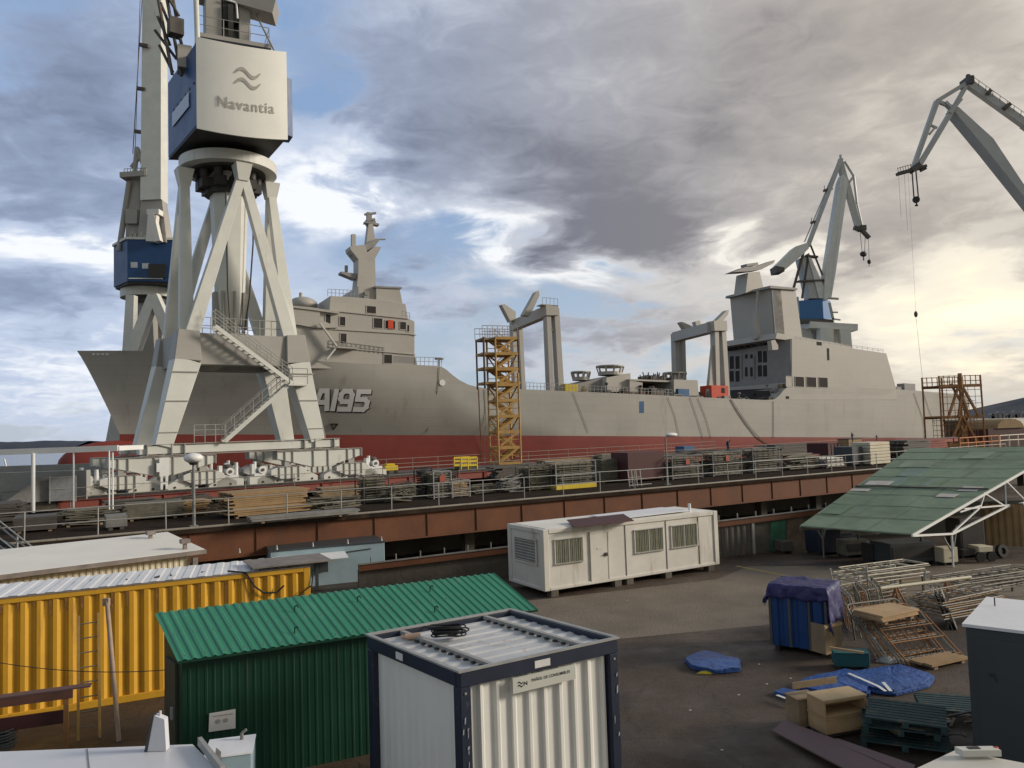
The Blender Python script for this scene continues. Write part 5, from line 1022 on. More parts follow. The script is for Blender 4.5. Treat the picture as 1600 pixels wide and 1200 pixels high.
mb = MB(); mb.beam(Q(1513,128,0), Q(1464,158,0), .55, .6).beam(Q(1464,158,0), Q(1427,262,0), .8, .7, w2=.7).beam(Q(1512,130,0), Q(1490,168,0), .6, .6).beam(Q(1490,168,0), Q(1434,262,0), .8, .7).beam(Q(1464,158,0), Q(1494,170,0), .45, .5).beam(Q(1455,196,0), Q(1464,200,0), .35, .3).beam(Q(1452,210,0), Q(1462,198,0), .3, .3).beam(Q(1482,178,.0), Q(1500,156,0), 1.1, .5).beam(Q(1476,160,0), Q(1488,172,0), .9, .4)
jb = mb.build('jib', M['cranemid'], c4)
mb = MB(); mb.box(Q(1508,130).x, Q(1517,130).x, 119, 121.5, Q(1508,134).z, Q(1508,122).z).tube(Q(1512,124,0), Q(1513,117,0), .35, 6); mb.build('boom_head', M['darkst'], jb)
mb = MB(); mb.beam(Q(1402,272,0), Q(1446,260,0), 1.0, .45); mb.beam(Q(1423,267,0), Q(1436,258,0), 1.2, .9)
mb.beam(Q(1438,266,0), Q(1446,262,0), .5, .6)
for i in range(6): q = Q(1404+i*4,271-i*1.1,-.5); mb.tube(q, q+V(-.1,0,.95), .045, 4)
mb.tube(Q(1403,263,-.5), Q(1424,257,-.5), .04, 4).tube(Q(1436,262,0), Q(1441,252,0), .08, 4); mb.build('jib_head', M['darkst'], jb)
mb = MB(); mb.tube(Q(1425,268,0), Q(1428,309,0), .11, 5).tube(Q(1431,267,0), Q(1435,309,0), .11, 5); mb.tube(Q(1404,274,0), Q(1408,340,0), .02, 4).tube(Q(1413,272,0), Q(1418,360,0), .02, 4).tube(Q(1419,270,0), Q(1431,488,0), .014, 4); mb.build('hoist_rope', M['darkst'], c4)
mb = MB(); mb.tube(Q(1431.5,312,-.5), Q(1431.5,312,1), .55, 14).tube(Q(1432,316,0), Q(1432,322,0), .12, 5).beam(Q(1430,321,0), Q(1434,321,0), .3, .2); mb.build('hook_block', M['dark'], c4)
mb = MB(); mb.ell(Q(1431,491,0), .28, .28, .5, 8, 8).tube(Q(1431,494,0), Q(1442,598,0), .024, 4); mb.build('auxiliary_hook', M['darkst'], c4)
qb = Q(1820,548,0); mb = MB(); mb.box(qb.x-4, qb.x+5, 117, 125, qb.z-7, qb.z-1); mb.build('machinery_house', M['craneblue'], c4)
for dx, dy in ((-5,-3),(5,-3),(5,6),(-5,6)): MB().beam((qb.x+dx*.5, 121+dy*.5, qb.z-7), (qb.x+dx, 121+dy, 0), 1.2, 1.2).build('portal_leg', M['crane'], c4)
MB().beam((qb.x, 121, qb.z-1), (qb.x+1, 121, Q(1860,380).z), 1.8, 1.8).build('tower', M['cranemid'], c4)
# ---------------------------------------------------------------- things on the raised platform
MPX = lambda p: (p-CAM).dot(FW)/FPX
rng = random.Random(21)
def dspot(px, py, z=2.5): p = PZ(px, py, z); return p, MPX(p)
def crate_on_deck(name, label, cat, x0, x1, yb, h, d=1.1, z=2.5, yaw=None, group=None):
    """root at the near bottom middle; local x along the platform"""
    p, k = dspot((x0+x1)/2, yb, z); return thing(name, label, cat, loc=p, yaw=PFA if yaw is None else yaw, group=group), (x1-x0)*k/cos(PFA-.15), h*k, d
def mesh_crate(label, x0, x1, yb, h, fm, lm, d=1.1, base=None, tagm=None, z=2.5, seed=0):
    t, w, hh, d = crate_on_deck('mesh_crate', label, 'crate', x0, x1, yb, h, d, z, group='steel crates of scaffolding parts on the raised deck'); r = random.Random(seed)
    mb = MB(); e = .05
    for x in (-w/2, w/2):
        for y in (0, d): mb.tube((x, y, 0), (x, y, hh), .035, 5)
    for zz in (.08, hh*.5, hh):
        for y in (0, d): mb.tube((-w/2, y, zz), (w/2, y, zz), .025, 5)
        for x in (-w/2, w/2): mb.tube((x, 0, zz), (x, d, zz), .025, 5)
    n = max(2, int(w/.45))
    for i in range(1, n): mb.tube((-w/2+w*i/n, 0, 0), (-w/2+w*i/n, 0, hh), .014, 4)
    for i in range(1, 5): mb.tube((-w/2, -.01, hh*i/5), (w/2, -.01, hh*i/5), .012, 4)
    mb.build('frame', fm, t, 'local')
    mb = MB(); layers = max(3, int(hh/.13))
    for j in range(layers):
        zz = .1+(hh-.18)*j/layers; yy = .06
        while yy < d-.06:
            l = w*.46*r.uniform(.82, 1.0); o = r.uniform(-.05, .05); rr = r.uniform(.025, .055)
            mb.tube((-l+o, yy, zz+rr), (l+o, yy+r.uniform(-.03, .03), zz+rr), rr, 5); yy += .14
    mb.build('load', lm, t, 'local')
    if base: MB().box(-w/2, w/2, -.03, d, 0, hh*.16).build('base_tray', base, t, 'local')
    if tagm: MB().box(-.16, .16, -.06, -.04, hh*.62, hh*.86).build('tag_plate', tagm, t, 'local')
    return t
def plank_pile(label, x0, x1, yb, h, m, d=1.2, z=2.5, tilt=0.0, seed=0, name='timber_stack', cat='timber stack', th=.05, mess=.06, group=None):
    t, w, hh, d = crate_on_deck(name, label, cat, x0, x1, yb, h, d, z, PFA+tilt, group); r = random.Random(seed)
    for yy in (.2, d-.25):
        MB().box(-w*.4, -w*.4+.12, yy-.15, yy+.1, 0, .08).box(w*.3, w*.3+.12, yy-.15, yy+.1, 0, .08).build('bearer', M['wood'], t, 'local')
    mb = MB(); zz = .085
    while zz < hh:
        l = w/2*r.uniform(1-mess*1.5, 1.0); o = r.uniform(-mess, mess)*w*.5; yy = r.uniform(0, .03); sl = r.uniform(-.5, .5)*mess*.4
        while yy < d-.12:
            pw_ = r.uniform(.14, .26); a = r.uniform(-mess, mess)*.4
            mb.obox((-l+o+r.uniform(-.1,.1)*mess*5, yy, zz), (2*l, a, sl), (0, min(pw_, d-yy)-.012, 0), (0, 0, th*.88)); yy += pw_
        zz += th
    mb.build('planks', m, t, 'local'); return t
def pipe_heap(label, x0, x1, yb, h, m, d=1.3, z=2.5, seed=0, n=26, r0=.03, jit=.12):
    t, w, hh, d = crate_on_deck('pipe_pile', label, 'pipe pile', x0, x1, yb, h, d, z); r = random.Random(seed); mb = MB()
    for i in range(n):
        f = i/n; zz = .05+hh*f*r.uniform(.5, 1); yy = r.uniform(.05, d)*(1-f*.5)+.2*f; l = w/2*r.uniform(.4, 1.0); o = r.uniform(-1, 1)*(w/2-l); a = r.uniform(-jit, jit)*l*3
        mb.tube((-l+o, yy, zz), (l+o, yy+a*.5, max(.04, zz+r.uniform(-.12, .12)*jit*8)), r0*r.uniform(.8, 1.5), 6)
    for i in range(6):
        x = r.uniform(-w*.45, w*.45); y = r.uniform(0, d*.7); 
        for k in range(10):
            t0, t1 = 2*pi*k/10, 2*pi*(k+1)/10; R_ = .18; mb.tube((x+R_*cos(t0), y, hh*.5+R_*sin(t0)), (x+R_*cos(t1), y+.02, hh*.5+R_*sin(t1)), .02, 4)
    mb.build('tubes', m, t, 'local'); return t
def solid_box(label, x0, x1, yb, h, m, name='storage_box', cat='box', d=1.1, z=2.5, lid=None, rib=True, yaw=None, group=None):
    t, w, hh, d = crate_on_deck(name, label, cat, x0, x1, yb, h, d, z, yaw, group); MB().box(-w/2, w/2, 0, d, .1, hh).build('body', m, t, 'local', bevel=.015)
    mb = MB().box(-w/2+.1, -w/2+.25, 0.02, d-.02, 0, .098).box(w/2-.25, w/2-.1, .02, d-.02, 0, .098); mb.build('runner', M['darkst'], t, 'local')
    if rib:
        mb = MB(); n = max(2, int(w/.4))
        for i in range(n+1): x = -w/2+w*i/n; mb.box(x-.02, x+.02, -.03, -.002, .1, hh)
        mb.box(-w/2-.02, w/2+.02, -.035, -.002, hh-.06, hh+.005).build('rib', m, t, 'local')
    if lid: MB().box(-w/2-.04, w/2+.04, -.05, d+.04, hh+.006, hh+.05).build('lid', lid, t, 'local')
    return t
# far row (against the crane rail), then near row
plank_pile('pale yellow boards on a weathered grey stack at the far left of the deck', 36, 80, 775, 12, M['ochre'], 1.4, 2.9, seed=1, th=.06)
plank_pile('low stack of grey-green scaffold boards below the yellow boards', 28, 82, 800, 22, M['grn'], 2.0, 2.5, seed=2)
plank_pile('flat dark bundle of boards under a pale sheet by the stair head', 28, 82, 832, 22, M['darkst'], 1.6, 2.5, seed=3, mess=.02)
plank_pile('splayed greenish boards piled loose on a wooden pallet', 104, 164, 822, 26, M['grn'], 1.5, 2.5, seed=4, mess=.35)
plank_pile('broken yellow-green planks lying across the loose pile', 112, 162, 812, 14, M['caution'], 1.0, 2.62, seed=5, mess=.5, th=.07)
solid_box('small grey sloping steel box beside the loose planks', 168, 196, 828, 22, M['grey'], rib=False)
plank_pile('long low pile of brown-green boards left of the lamp post', 202, 284, 812, 26, M['grn'], 1.3, 2.5, seed=6)
plank_pile('short bundle of tilted brown boards right of the lamp post', 286, 328, 806, 24, M['ochre'], 1.0, 2.5, tilt=.3, seed=7, mess=.15)
plank_pile('largest bundle of long ochre planks laid at a slant behind the railing', 362, 482, 806, 38, M['ochre'], 2.2, 2.5, tilt=.10, seed=8, mess=.10, th=.075)
plank_pile('low grey beams stacked in front of the ochre planks', 400, 560, 812, 8, M['grey'], .9, 2.5, seed=9, mess=.04, th=.09)
pipe_heap('grey tubes and braces heaped right of the ochre planks', 490, 566, 798, 22, M['grn'], seed=10, n=40)
mesh_crate('tall dark mesh crate full of fittings below the crane end', 570, 608, 786, 42, M['darkst'], M['grn'], 1.3, seed=11)
pipe_heap('tangled grey couplers and tubes right of the tall mesh crate', 610, 656, 786, 28, M['grn'], seed=12, n=40, jit=.3)
mesh_crate('narrow black crate stack left of the red-tagged crate', 660, 676, 778, 46, M['dark'], M['dark'], 1.0, seed=13)
mesh_crate('grey mesh crate with two red tags on its front', 678, 706, 779, 42, M['galv'], M['grn'], 1.2, seed=14, tagm=M['redtag'])
mesh_crate('small pale crate right of the red-tagged crate', 707, 735, 777, 26, M['galv'], M['ochre'], 1.2, seed=15)
pipe_heap('low heap of loose grey tubes on a dark pallet', 738, 784, 772, 14, M['grn'], seed=16, n=24)
pipe_heap('heap of grey clamps and bent tubes before the green crates', 786, 824, 770, 24, M['grey'], seed=17, n=46, jit=.35)
mesh_crate('dark green mesh crate left of the yellow-based crate', 826, 864, 766, 40, M['grn'], M['grn'], 1.4, seed=18, z=2.5)
mesh_crate('wide mesh crate of boards with a bright yellow base', 866, 936, 763, 42, M['galv'], M['grn'], 1.3, base=M['caution'], seed=19)
plank_pile('grey board stack between the yellow-based crate and the maroon box', 938, 976, 754, 36, M['grn'], 1.2, seed=20)
solid_box('long maroon steel box with a white frame leaning on it', 977, 1046, 752, 46, M['maroon'], d=1.6, rib=False)
fr = thing('tube_frame', 'small white tubular frame leaning on the maroon box', 'frame', loc=PZ(996, 760, 2.5), yaw=PFA)
mb = MB(); 
for x in (-.55,-.3,0,.3): mb.tube((x,0,0),(x,.1,.9),.025,5)
mb.tube((-.55,.1,.9),(1.0,.1,.9),.03,5).tube((-.55,0,.08),(1.0,0,.08),.03,5).tube((-.55,0,.5),(.3,.05,.5),.02,5); mb.build('tubes', M['galv'], fr, 'local')
mesh_crate('leftmost of the three grey crates with red tags by the second lamp', 1046, 1104, 748, 36, M['grey'], M['grn'], 1.3, tagm=M['redtag'], seed=22)
mesh_crate('middle of the three grey crates with red tags by the second lamp', 1109, 1166, 743, 37, M['grey'], M['grn'], 1.3, tagm=M['redtag'], seed=23)
mesh_crate('rightmost grey crate of the three beyond the second lamp', 1171, 1226, 738, 38, M['grey'], M['grn'], 1.3, seed=24)
pipe_heap('long rails and tubes lying on the deck right of the grey crates', 1228, 1296, 734, 30, M['grn'], seed=25, n=40, r0=.05, jit=.05)
solid_box('small dark cage box standing on the long rails', 1209, 1228, 704, 9, M['dark'], z=3.7, rib=False, d=.8)
solid_box('dark brown container in the far row behind the flaky crate', 1290, 1320, 713, 21, M['maroon'], name='small_container', cat='container', z=2.9, d=2.0)
t_ = mesh_crate('crate of white flaky rubble before the dark brown container', 1286, 1328, 731, 18, M['grn'], M['paper'], 1.2, seed=27)
solid_box('dark bluish steel box left of the cream slab stack', 1329, 1353, 728, 30, M['slate'], rib=False, d=1.5)
plank_pile('neat tall stack of cream coloured slabs near the green canopy', 1354, 1400, 726, 34, M['woodlt'] if 0 else M['creamwall'], 1.6, 2.5, seed=29, mess=.01, th=.22, name='slab_stack', cat='slab stack')
solid_box('pale wooden box with dark lid standing in the far row', 1322, 1352, 700, 14, M['ochre'], z=3.3, rib=False, lid=M['dark'])
plank_pile('dark beams and pipes stacked behind the canopy ridge', 1402, 1470, 722, 34, M['darkst'], 1.6, 2.5, seed=31, mess=.15, th=.14)
plank_pile('red oxide beams stored near the right scaffold tower', 1410, 1500, 702, 14, M['redrail'], 1.5, 2.9, seed=33, mess=.12, th=.2)
# second row, deeper on the deck
plank_pile('dark plank stack deep on the deck left of the lamp post', 170, 240, 797, 14, M['darkst'], 1.2, 2.5, seed=51, mess=.1)
pipe_heap('dark braces piled deep on the deck below the crane bogies', 244, 330, 790, 12, M['darkst'], seed=52, n=36, jit=.2)
plank_pile('brown boards stacked just behind the tall mesh crate', 500, 566, 778, 16, M['wood'], 1.3, 2.5, seed=53, mess=.12)
pipe_heap('dark tube heap between the two mesh crate rows', 612, 660, 768, 14, M['darkst'], seed=54, n=30, jit=.25)
mesh_crate('black mesh crate deep on the deck before the yellow cage', 690, 716, 752, 16, M['dark'], M['darkst'], 1.2, seed=55, z=2.6)
plank_pile('long dark beams lying along the red crane rail girder', 770, 880, 745, 16, M['darkst'], 1.2, 2.5, seed=56, mess=.15, th=.12)
plank_pile('brown boards with yellowish edges behind the yellow-based crate', 845, 930, 738, 20, M['ochre'], 1.3, 2.5, seed=57, mess=.1)
plank_pile('grey beam stack behind the maroon box', 930, 1010, 722, 14, M['grn'], 1.3, 2.7, seed=58, mess=.12, th=.1)
pipe_heap('tubes piled behind the grey crates with red tags', 1050, 1180, 714, 12, M['darkst'], seed=59, n=40, jit=.08, z=2.7)
plank_pile('dark beams deep on the deck before the red hull', 1180, 1290, 712, 18, M['darkst'], 1.4, 2.7, seed=60, mess=.12, th=.12)
plank_pile('rusty sheet pile stack under the white rubble crate', 1236, 1290, 727, 16, M['redrail'], 1.2, 2.5, seed=61, mess=.1, th=.1)
plank_pile('dark scrap boards at the very left of the deck', -20, 30, 818, 30, M['darkst'], 2.2, 2.5, seed=62, mess=.2)
pipe_heap('rusty scrap tubes behind the dark scrap boards at left', -30, 34, 796, 18, M['rscaf'], seed=63, n=30, jit=.2)
# blue box on the far rail side
solid_box('small blue steel skip on the far side of the deck', 1067, 1088, 708, 11, M['blueeq'], name='skip', cat='skip', z=3.1, rib=False, d=1.2)
# yellow platform cage and yellow trolley
t = thing('work_platform', 'bright yellow access cage on the slip edge left of the scaffold tower', 'access cage', loc=PZ(733, 733, 2.9), yaw=PFA)
k = MPX(PZ(733,733,2.9)); mb = MB(); w, h = 28*k, 18*k
for x in (-w/2, -.1, w/2):
    for y in (0, 1.2): mb.tube((x,y,0),(x,y,h),.06,6)
for zz in (.35*h, .7*h, h): mb.box(-w/2, w/2, -.04, .04, zz-.09, zz+.06).box(-w/2,w/2,1.16,1.24,zz-.09,zz+.06)
mb.build('cage', M['caution'], t, 'local'); MB().box(-w/2,w/2,0,1.2,.1,.22).build('floor', M['dark'], t, 'local')
t = thing('yellow_trolley', 'small bright yellow trolley just right of the crane bogies', 'trolley', loc=PZ(612, 741, 2.95), yaw=PFA)
MB().box(-.5,.5,0,.7,.25,.6).box(-.35,.3,.1,.6,.6,.75).build('body', M['caution'], t, 'local', bevel=.03)
for x in (-.32,.32): MB().tube((x,-.04,.15),(x,.04,.15),.14,10).build('wheel', M['rubber'], t, 'local')
# lamp posts
def lamp(label, px, pyb, pyt, arm, z=2.5):
    b = PZ(px, pyb, z); k = MPX(b); h = (pyb-pyt)*k; t = thing('street_lamp', label, 'lamp post', loc=b, yaw=PFA, group='lamp posts on the raised deck')
    MB().tube((0,0,0),(0,0,h),.07,10,.045).build('pole', M['grey'], t, 'local'); MB().box(-.15,.15,-.15,.15,0,.03).build('base_plate', M['grey'], t, 'local')
    if arm:
        MB().path([(0,0,h),(.1,0,h+.12),(.3,0,h+.2)],.04,6).build('arm', M['grey'], t, 'local'); o = MB().ell((.45,0,h+.22),.42,.2,.12,14,8).build('lamp_head', M['white'], t, 'local')
    else:
        MB().ell((0,0,h+.15),.36,.36,.20,18,10).build('lamp_head', M['white'], t, 'local'); MB().tube((0,0,h-.12),(0,0,h+.12),.12,10,.3).build('lamp_collar', M['dark'], t, 'local')
    return t
lamp('lamp post with round mushroom head in front of the big crane', 303, 822, 722, False)
lamp('lamp post with arched flat head near the middle of the deck', 1043, 757, 686, True)
# scaffold towers
def scaffold(label, px0, px1, pyb, pyt, m, zb, lev, off=(0,0), d=2.4, name='scaffold_tower'):
    b = PZ((px0+px1)/2, pyb, zb); k = MPX(b); w = (px1-px0)*k; h = (pyb-pyt)*k; t = thing(name, label, 'scaffold tower', loc=b, yaw=PFA-.1)
    for x in (-w/2, w/2):
        for y in (0, d): MB().tube((x,y,0),(x,y,h),.09,6).build('standard', m, t, 'local')
    return t, w, h, d
b = PZ(797, 724, 2.9); k = MPX(b)
t = thing('scaffold_tower', 'tall yellow scaffold stair tower against the ship side', 'scaffold tower', loc=b, yaw=PFA-.15)
w = 37*k; h = 197*k; d = 2.2
for x in (-w/2, w/2):
    for y in (0, d): MB().tube((x,y,0),(x,y,h*(.72 if y == 0 and x > 0 else .99)),.09,6).build('standard', M['yscaf'], t, 'local')
mb = MB(); n = 8
for i in range(n+1):
    z = h*i/n
    for y in (0, d): mb.beam((-w/2,y,z),(w/2,y,z),.12,.26)
    for x in (-w/2, w/2): mb.beam((x,0,z),(x,d,z),.12,.2)
mb.build('ledger', M['yscaf'], t, 'local')
for i in range(n):
    z0, z1 = h*i/n, h*(i+1)/n; s_ = 1 if i % 2 else -1
    mb = MB().beam((-w/2*.8,-.02,z0+.2),(w/2*.7,-.02,z1-.1),.1,.2); mb.build('brace', M['yscaf'], t, 'local')
    o = MB().beam((s_*w*.4, d*.35, z0+.1),(-s_*w*.4, d*.35, z1),.08,.22).beam((s_*w*.4, d*.7, z0+.1),(-s_*w*.4, d*.7, z1),.08,.22)
    kk = 9
    for j in range(kk): q = Vector((s_*w*.4,d*.35,z0+.1)).lerp(Vector((-s_*w*.4,d*.35,z1)),(j+.5)/kk); o.box(q.x-.1,q.x+.1,q.y,q.y+d*.35,q.z-.02,q.z+.02)
    fl = o.build('stair_flight', M['yscaf'], t, 'local')
    MB().tube((s_*w*.4,d*.35,z0+1.0),(-s_*w*.4,d*.35,z1+.9),.035,5).tube((s_*w*.4,d*.35,z0+.6),(-s_*w*.4,d*.35,z1+.5),.03,5).build('handrail', M['yscaf'], fl, 'local')
mb = MB()
for i in range(n+1):
    z = h*i/n; mb.box(-w*.5, -w*.12, d*.1, d*.95, z, z+.08)
mb.build('landing', M['wood'], t, 'local')
for i in range(n):
    z0, z1 = h*i/n, h*(i+1)/n
    MB().beam((w/2*.8,d+.02,z0+.2),(-w/2*.7,d+.02,z1-.1),.09,.16).build('brace', M['yscaf'], t, 'local')
    if i%2 == 0: MB().beam((-w/2,.1,z0+.1),(-w/2,d,z1),.07,.14).beam((w/2,d,z0+.1),(w/2,.1,z1),.07,.14).build('side_brace', M['yscaf'], t, 'local')
    for y_ in (0,d): MB().tube((-w/2,y_,z0+h/n*.5),(w/2,y_,z0+h/n*.5),.035,5).build('guard_tube', M['yscaf'], t, 'local')
# upper part turned outwards with platforms to the left
for i in range(4):
    z = h*(1-i*.118*1.0)+.1; x0_ = -w/2-1.1
    MB().box(x0_, w/2+.3, 0.2, d, z-.25, z-.05).build('platform', M['yscaf'] if i else M['wood'], t, 'local')
MB().tube((-w/2-1.0,.2,h*.60),(-w/2-1.0,.2,h+.1),.10,6).tube((-w/2-1.0,d,h*.60),(-w/2-1.0,d,h+.1),.08,6).tube((w/2+.2,.2,h*.7),(w/2+.2,.2,h+.1),.10,6).build('outer_standard', M['darkst'], t, 'local')
MB().tube((-w/2-.9,d*.9,0),(-w/2-1.0,d*.9,h*.6),.05,6).build('outer_tube', M['rscaf'], t, 'local')
mb = MB()
for i in range(8): x = -w/2-1.1+i*(w+1.3)/7; mb.tube((x,.2,h+.1),(x,.2,h+1.1),.03,5).tube((x,d,h+.1),(x,d,h+1.1),.03,5)
for z in (.5,1.0): mb.tube((-w/2-1.1,.2,h+.1+z),(w/2+.2,.2,h+.1+z),.035,5).tube((-w/2-1.1,d,h+.1+z),(w/2+.2,d,h+.1+z),.035,5)
mb.build('guard_rail', M['galv'], t, 'local')
# right rusty tower
D = 118; b = PY(1507, 700, D); b.z = 0
t = thing('scaffold_tower', 'brown rusty scaffold tower standing by the ship stern at right', 'scaffold tower', loc=(b.x, b.y, 0), yaw=.12)
k = MPX(PY(1507,650,D)); w = 72*k; z0 = PY(1507,698,D).z; zt = PY(1507,587,D).z; H_ = zt-z0; d = 4
for x in (-w/2, -w*.02, w/2):
    for y in (0, d): MB().tube((x,y,0),(x*.97,y,zt),.13,6).build('standard', M['rscaf'], t, 'local')
mb = MB()
for z in (z0+.3, z0+H_*.42, z0+H_*.86): mb.beam((-w/2,0,z),(w/2,0,z),.3,.45).beam((-w/2,d,z),(w/2,d,z),.3,.45).box(-w/2,w/2,0,d,z,z+.12)
mb.beam((-w/2,0,0.8),(w/2,0,0.8),.3,.4); mb.build('ledger', M['rscaf'], t, 'local')
mb = MB()
for (xa,za,xb,zb_) in ((-.05,.42,-.36,.0),(.0,.42,.35,0),(-.12,.0,.06,.3),(.12,0,-.06,.3),(-.05,.86,-.34,.42),(.03,.86,.38,.42),(-.1,.42,.05,.86),(.15,.42,-.05,.86)): mb.beam((xa*w,-.1,z0+za*H_),(xb*w,-.1,z0+zb_*H_),.3,.3)
mb.build('brace', M['rscaf'], t, 'local')
mb = MB()
for i in range(6): zz = z0+H_*.44+i*.45; mb.beam((-w*.02+i*.55,d*.5,zz),(w*.12+i*.55,d*.5,zz),.5,.08)
mb.beam((-w*.05,d*.4,z0+H_*.9),(w*.3,d*.4,z0+H_*.45),.15,.35).beam((w*.3,d*.4,z0+H_*.42),(-.1*w,d*.4,z0),.15,.35); mb.build('stair_flight', M['rscaf'], t, 'local')
mb = MB()
for i in range(9): x = -w/2+i*w/8; mb.tube((x,0,z0+H_*.88),(x,0,zt+.1),.07,5).tube((x,d,z0+H_*.88),(x,d,zt+.1),.07,5)
for z in (.93,1.0): mb.tube((-w/2,0,z0+H_*z),(w/2,0,z0+H_*z),.06,5).tube((-w/2,d,z0+H_*z),(w/2,d,z0+H_*z),.06,5)
mb.tube((w*.01,-.05,z0+H_*.82),(w*.0,-.05,zt+.4),.3,6); mb.build('guard_rail', M['rscaf'], t, 'local')
mb = MB()
for i in range(12): x = -w/2+i*w/11; mb.tube((x,d*.5,z0+.3),(x,d*.5,z0+H_*.42),.04,4)
for i in range(6): zz = z0+.3+H_*.42*i/6; mb.tube((-w/2,d*.5,zz),(w/2,d*.5,zz),.035,4)
mb.build('mesh_panel', M['rscaf'], t, 'local')
mb = MB()
for i in range(7):
    x = -w/2+i*w/6; mb.tube((x,-.05,z0),(x,-.05,zt-.6 if i in (0,3,6) else z0+H_*.86),.045,4)
for i in range(9): zz = z0+.4+H_*.86*i/9; mb.tube((-w/2,-.08,zz),(w/2,-.08,zz),.04,4)
mb.build('tube_lattice', M['rscaf'], t, 'local')
# orange rail near the canopy ridge and low sheds at far right
railing('railing', 'orange tubular railing above the canopy ridge at right', lambda s: PZ(1500, 703, 2.9)+Vector((cos(PFA), sin(PFA), 0))*s, 6, 1.2, 1.0, M['orange'], .05)
railing('railing', 'pale tubular railing above the canopy at the right edge', lambda s: PZ(1500, 703, 2.9)+Vector((cos(PFA), sin(PFA), 0))*(s+6.2), 16, 1.5, 1.0, M['creamwall'], .05)
q = PY(1575, 690, 140)
t = thing('arched_shed', 'small shed with a yellowish rounded roof at the far right', 'shed', loc=(q.x, q.y, 0), yaw=.3)
mb = MB().box(-4.5,6,0,8,0,3.2); mb.build('wall', M['maroon'], t, 'local')
vs = []; n = 8
for i in range(n+1): a = pi*i/n; vs.append((.7-3.2*cos(a), -.2, 3.2+1.7*sin(a)))
MB().prism(vs, (0,8.4,0)).build('roof', M['ochre'], t, 'local')
q = PY(1560, 690, 150); t = thing('low_shed', 'dark flat low shed left of the rounded roof', 'shed', loc=(q.x-3, q.y, 0)); MB().box(-4,3,0,6,0,4.6).build('wall', M['darkst'], t, 'local'); MB().box(-4.2,3.2,-.2,6.2,4.6,4.8).build('roof', M['grey'], t, 'local')
# ---------------------------------------------------------------- left end of the platform
t = thing('shelter_frame', 'white tubular shelter with flat white roof at the far left', 'shelter', loc=(PY(90,740,36).x, 36, 2.9))
rz = PY(90, 704, 36).z
A0, A1 = PY(-60, 706, 36), PY(174, 703, 36)
mb = MB(); mb.beam((A0.x, 36, rz), (A1.x, 36.6, rz+.02), .14, .27).beam((A0.x, 39, rz), (A1.x, 39, rz+.02), .12, .18).beam((A1.x,36.6,rz),(A1.x,39,rz),.12,.2); mb.build('roof_frame', M['white'], t)
MB().obox((A0.x, 36.1, rz+.09), (A1.x-A0.x-.1, .5, 0), (0, 2.8, 0), (0,0,.03)).build('roof_sheet', M['roofwhite'], t)
for x, yy in ((52,36.2),(115,36.4),(170.5,36.5),(176,36.6)):
    q = PY(x, 712, yy); MB().tube((q.x, yy, 2.7), (q.x, yy, rz-.1), .04 if x>60 else .09, 8).build('post', M['white'], t)
cw_ = mat('pale concrete block wall', (.30,.30,.28), .85, .2, .8, col2=(.2,.2,.19), c2amt=.3, c2scale=1.5)
A0, A1 = PY(-80, 775, 41), PY(135, 765, 41)
tag(MB().box(A0.x, A1.x, 41, 41.4, 0, PY(60,737,41).z).build('block_wall', cw_), 'pale grey block wall below the white shelter', 'wall')
A0, A1 = PY(-80, 790, 52), PY(170, 790, 52)
tag(MB().box(A0.x, A1.x, 52, 52.5, 0, PY(60,727,52).z).build('block_wall', cw_), 'longer grey wall behind the shelter and under the ship bow', 'wall')
# netted cage box
b = PY(98, 776, 39); t = thing('netted_cage', 'grey cage box wrapped in translucent netting beside the crane bogies', 'cage', loc=(b.x, 39, 2.9), yaw=PFA)
MB().box(-.55,.55,0,1,.1,1.25).build('net_wrap', mat('grey netting', (.22,.23,.24), .8, .3, 4), t, 'local'); mb = MB()
for x in (-.57,.57):
    for y in (-.02,1.02): mb.tube((x,y,0),(x,y,1.3),.03,5)
mb.box(-.57,.57,-.03,.02,.68,.72).box(-.57,.57,-.03,.02,1.25,1.3); mb.build('frame', M['galv'], t, 'local')
MB().prism([(-2.6,.2,.1),(-.6,.2,.1),(-.6,.2,1.3),(-1.0,.2,1.3)],(0,.05,0)).build('net_flap', mat('pale netting', (.27,.26,.25), .85, .2, 4), t, 'local')
# boats glimpsed beyond the left wall
wq = PY(20, 731, 60)
t = thing('small_boat', 'white and yellow small boat glimpsed over the wall at far left', 'boat', loc=(wq.x, 60, wq.z-1.2))
mb = MB(); 
mb.prism([(-3,0,.7),(2.0,0,.8),(1.3,0,0),(-3,0,0)],(0,1.6,0)); mb.build('hull', M['white'], t, 'local'); MB().box(-.4,1.5,.2,1.4,.8,1.25).build('cover', M['caution'], t, 'local'); MB().tube((-.7,.5,.7),(-1.0,.5,1.9),.06,5).build('mast', M['white'], t, 'local')
MB().box(-3,1.3,.1,1.5,-2.6,-.02).build('cradle', M['darkst'], t, 'local')
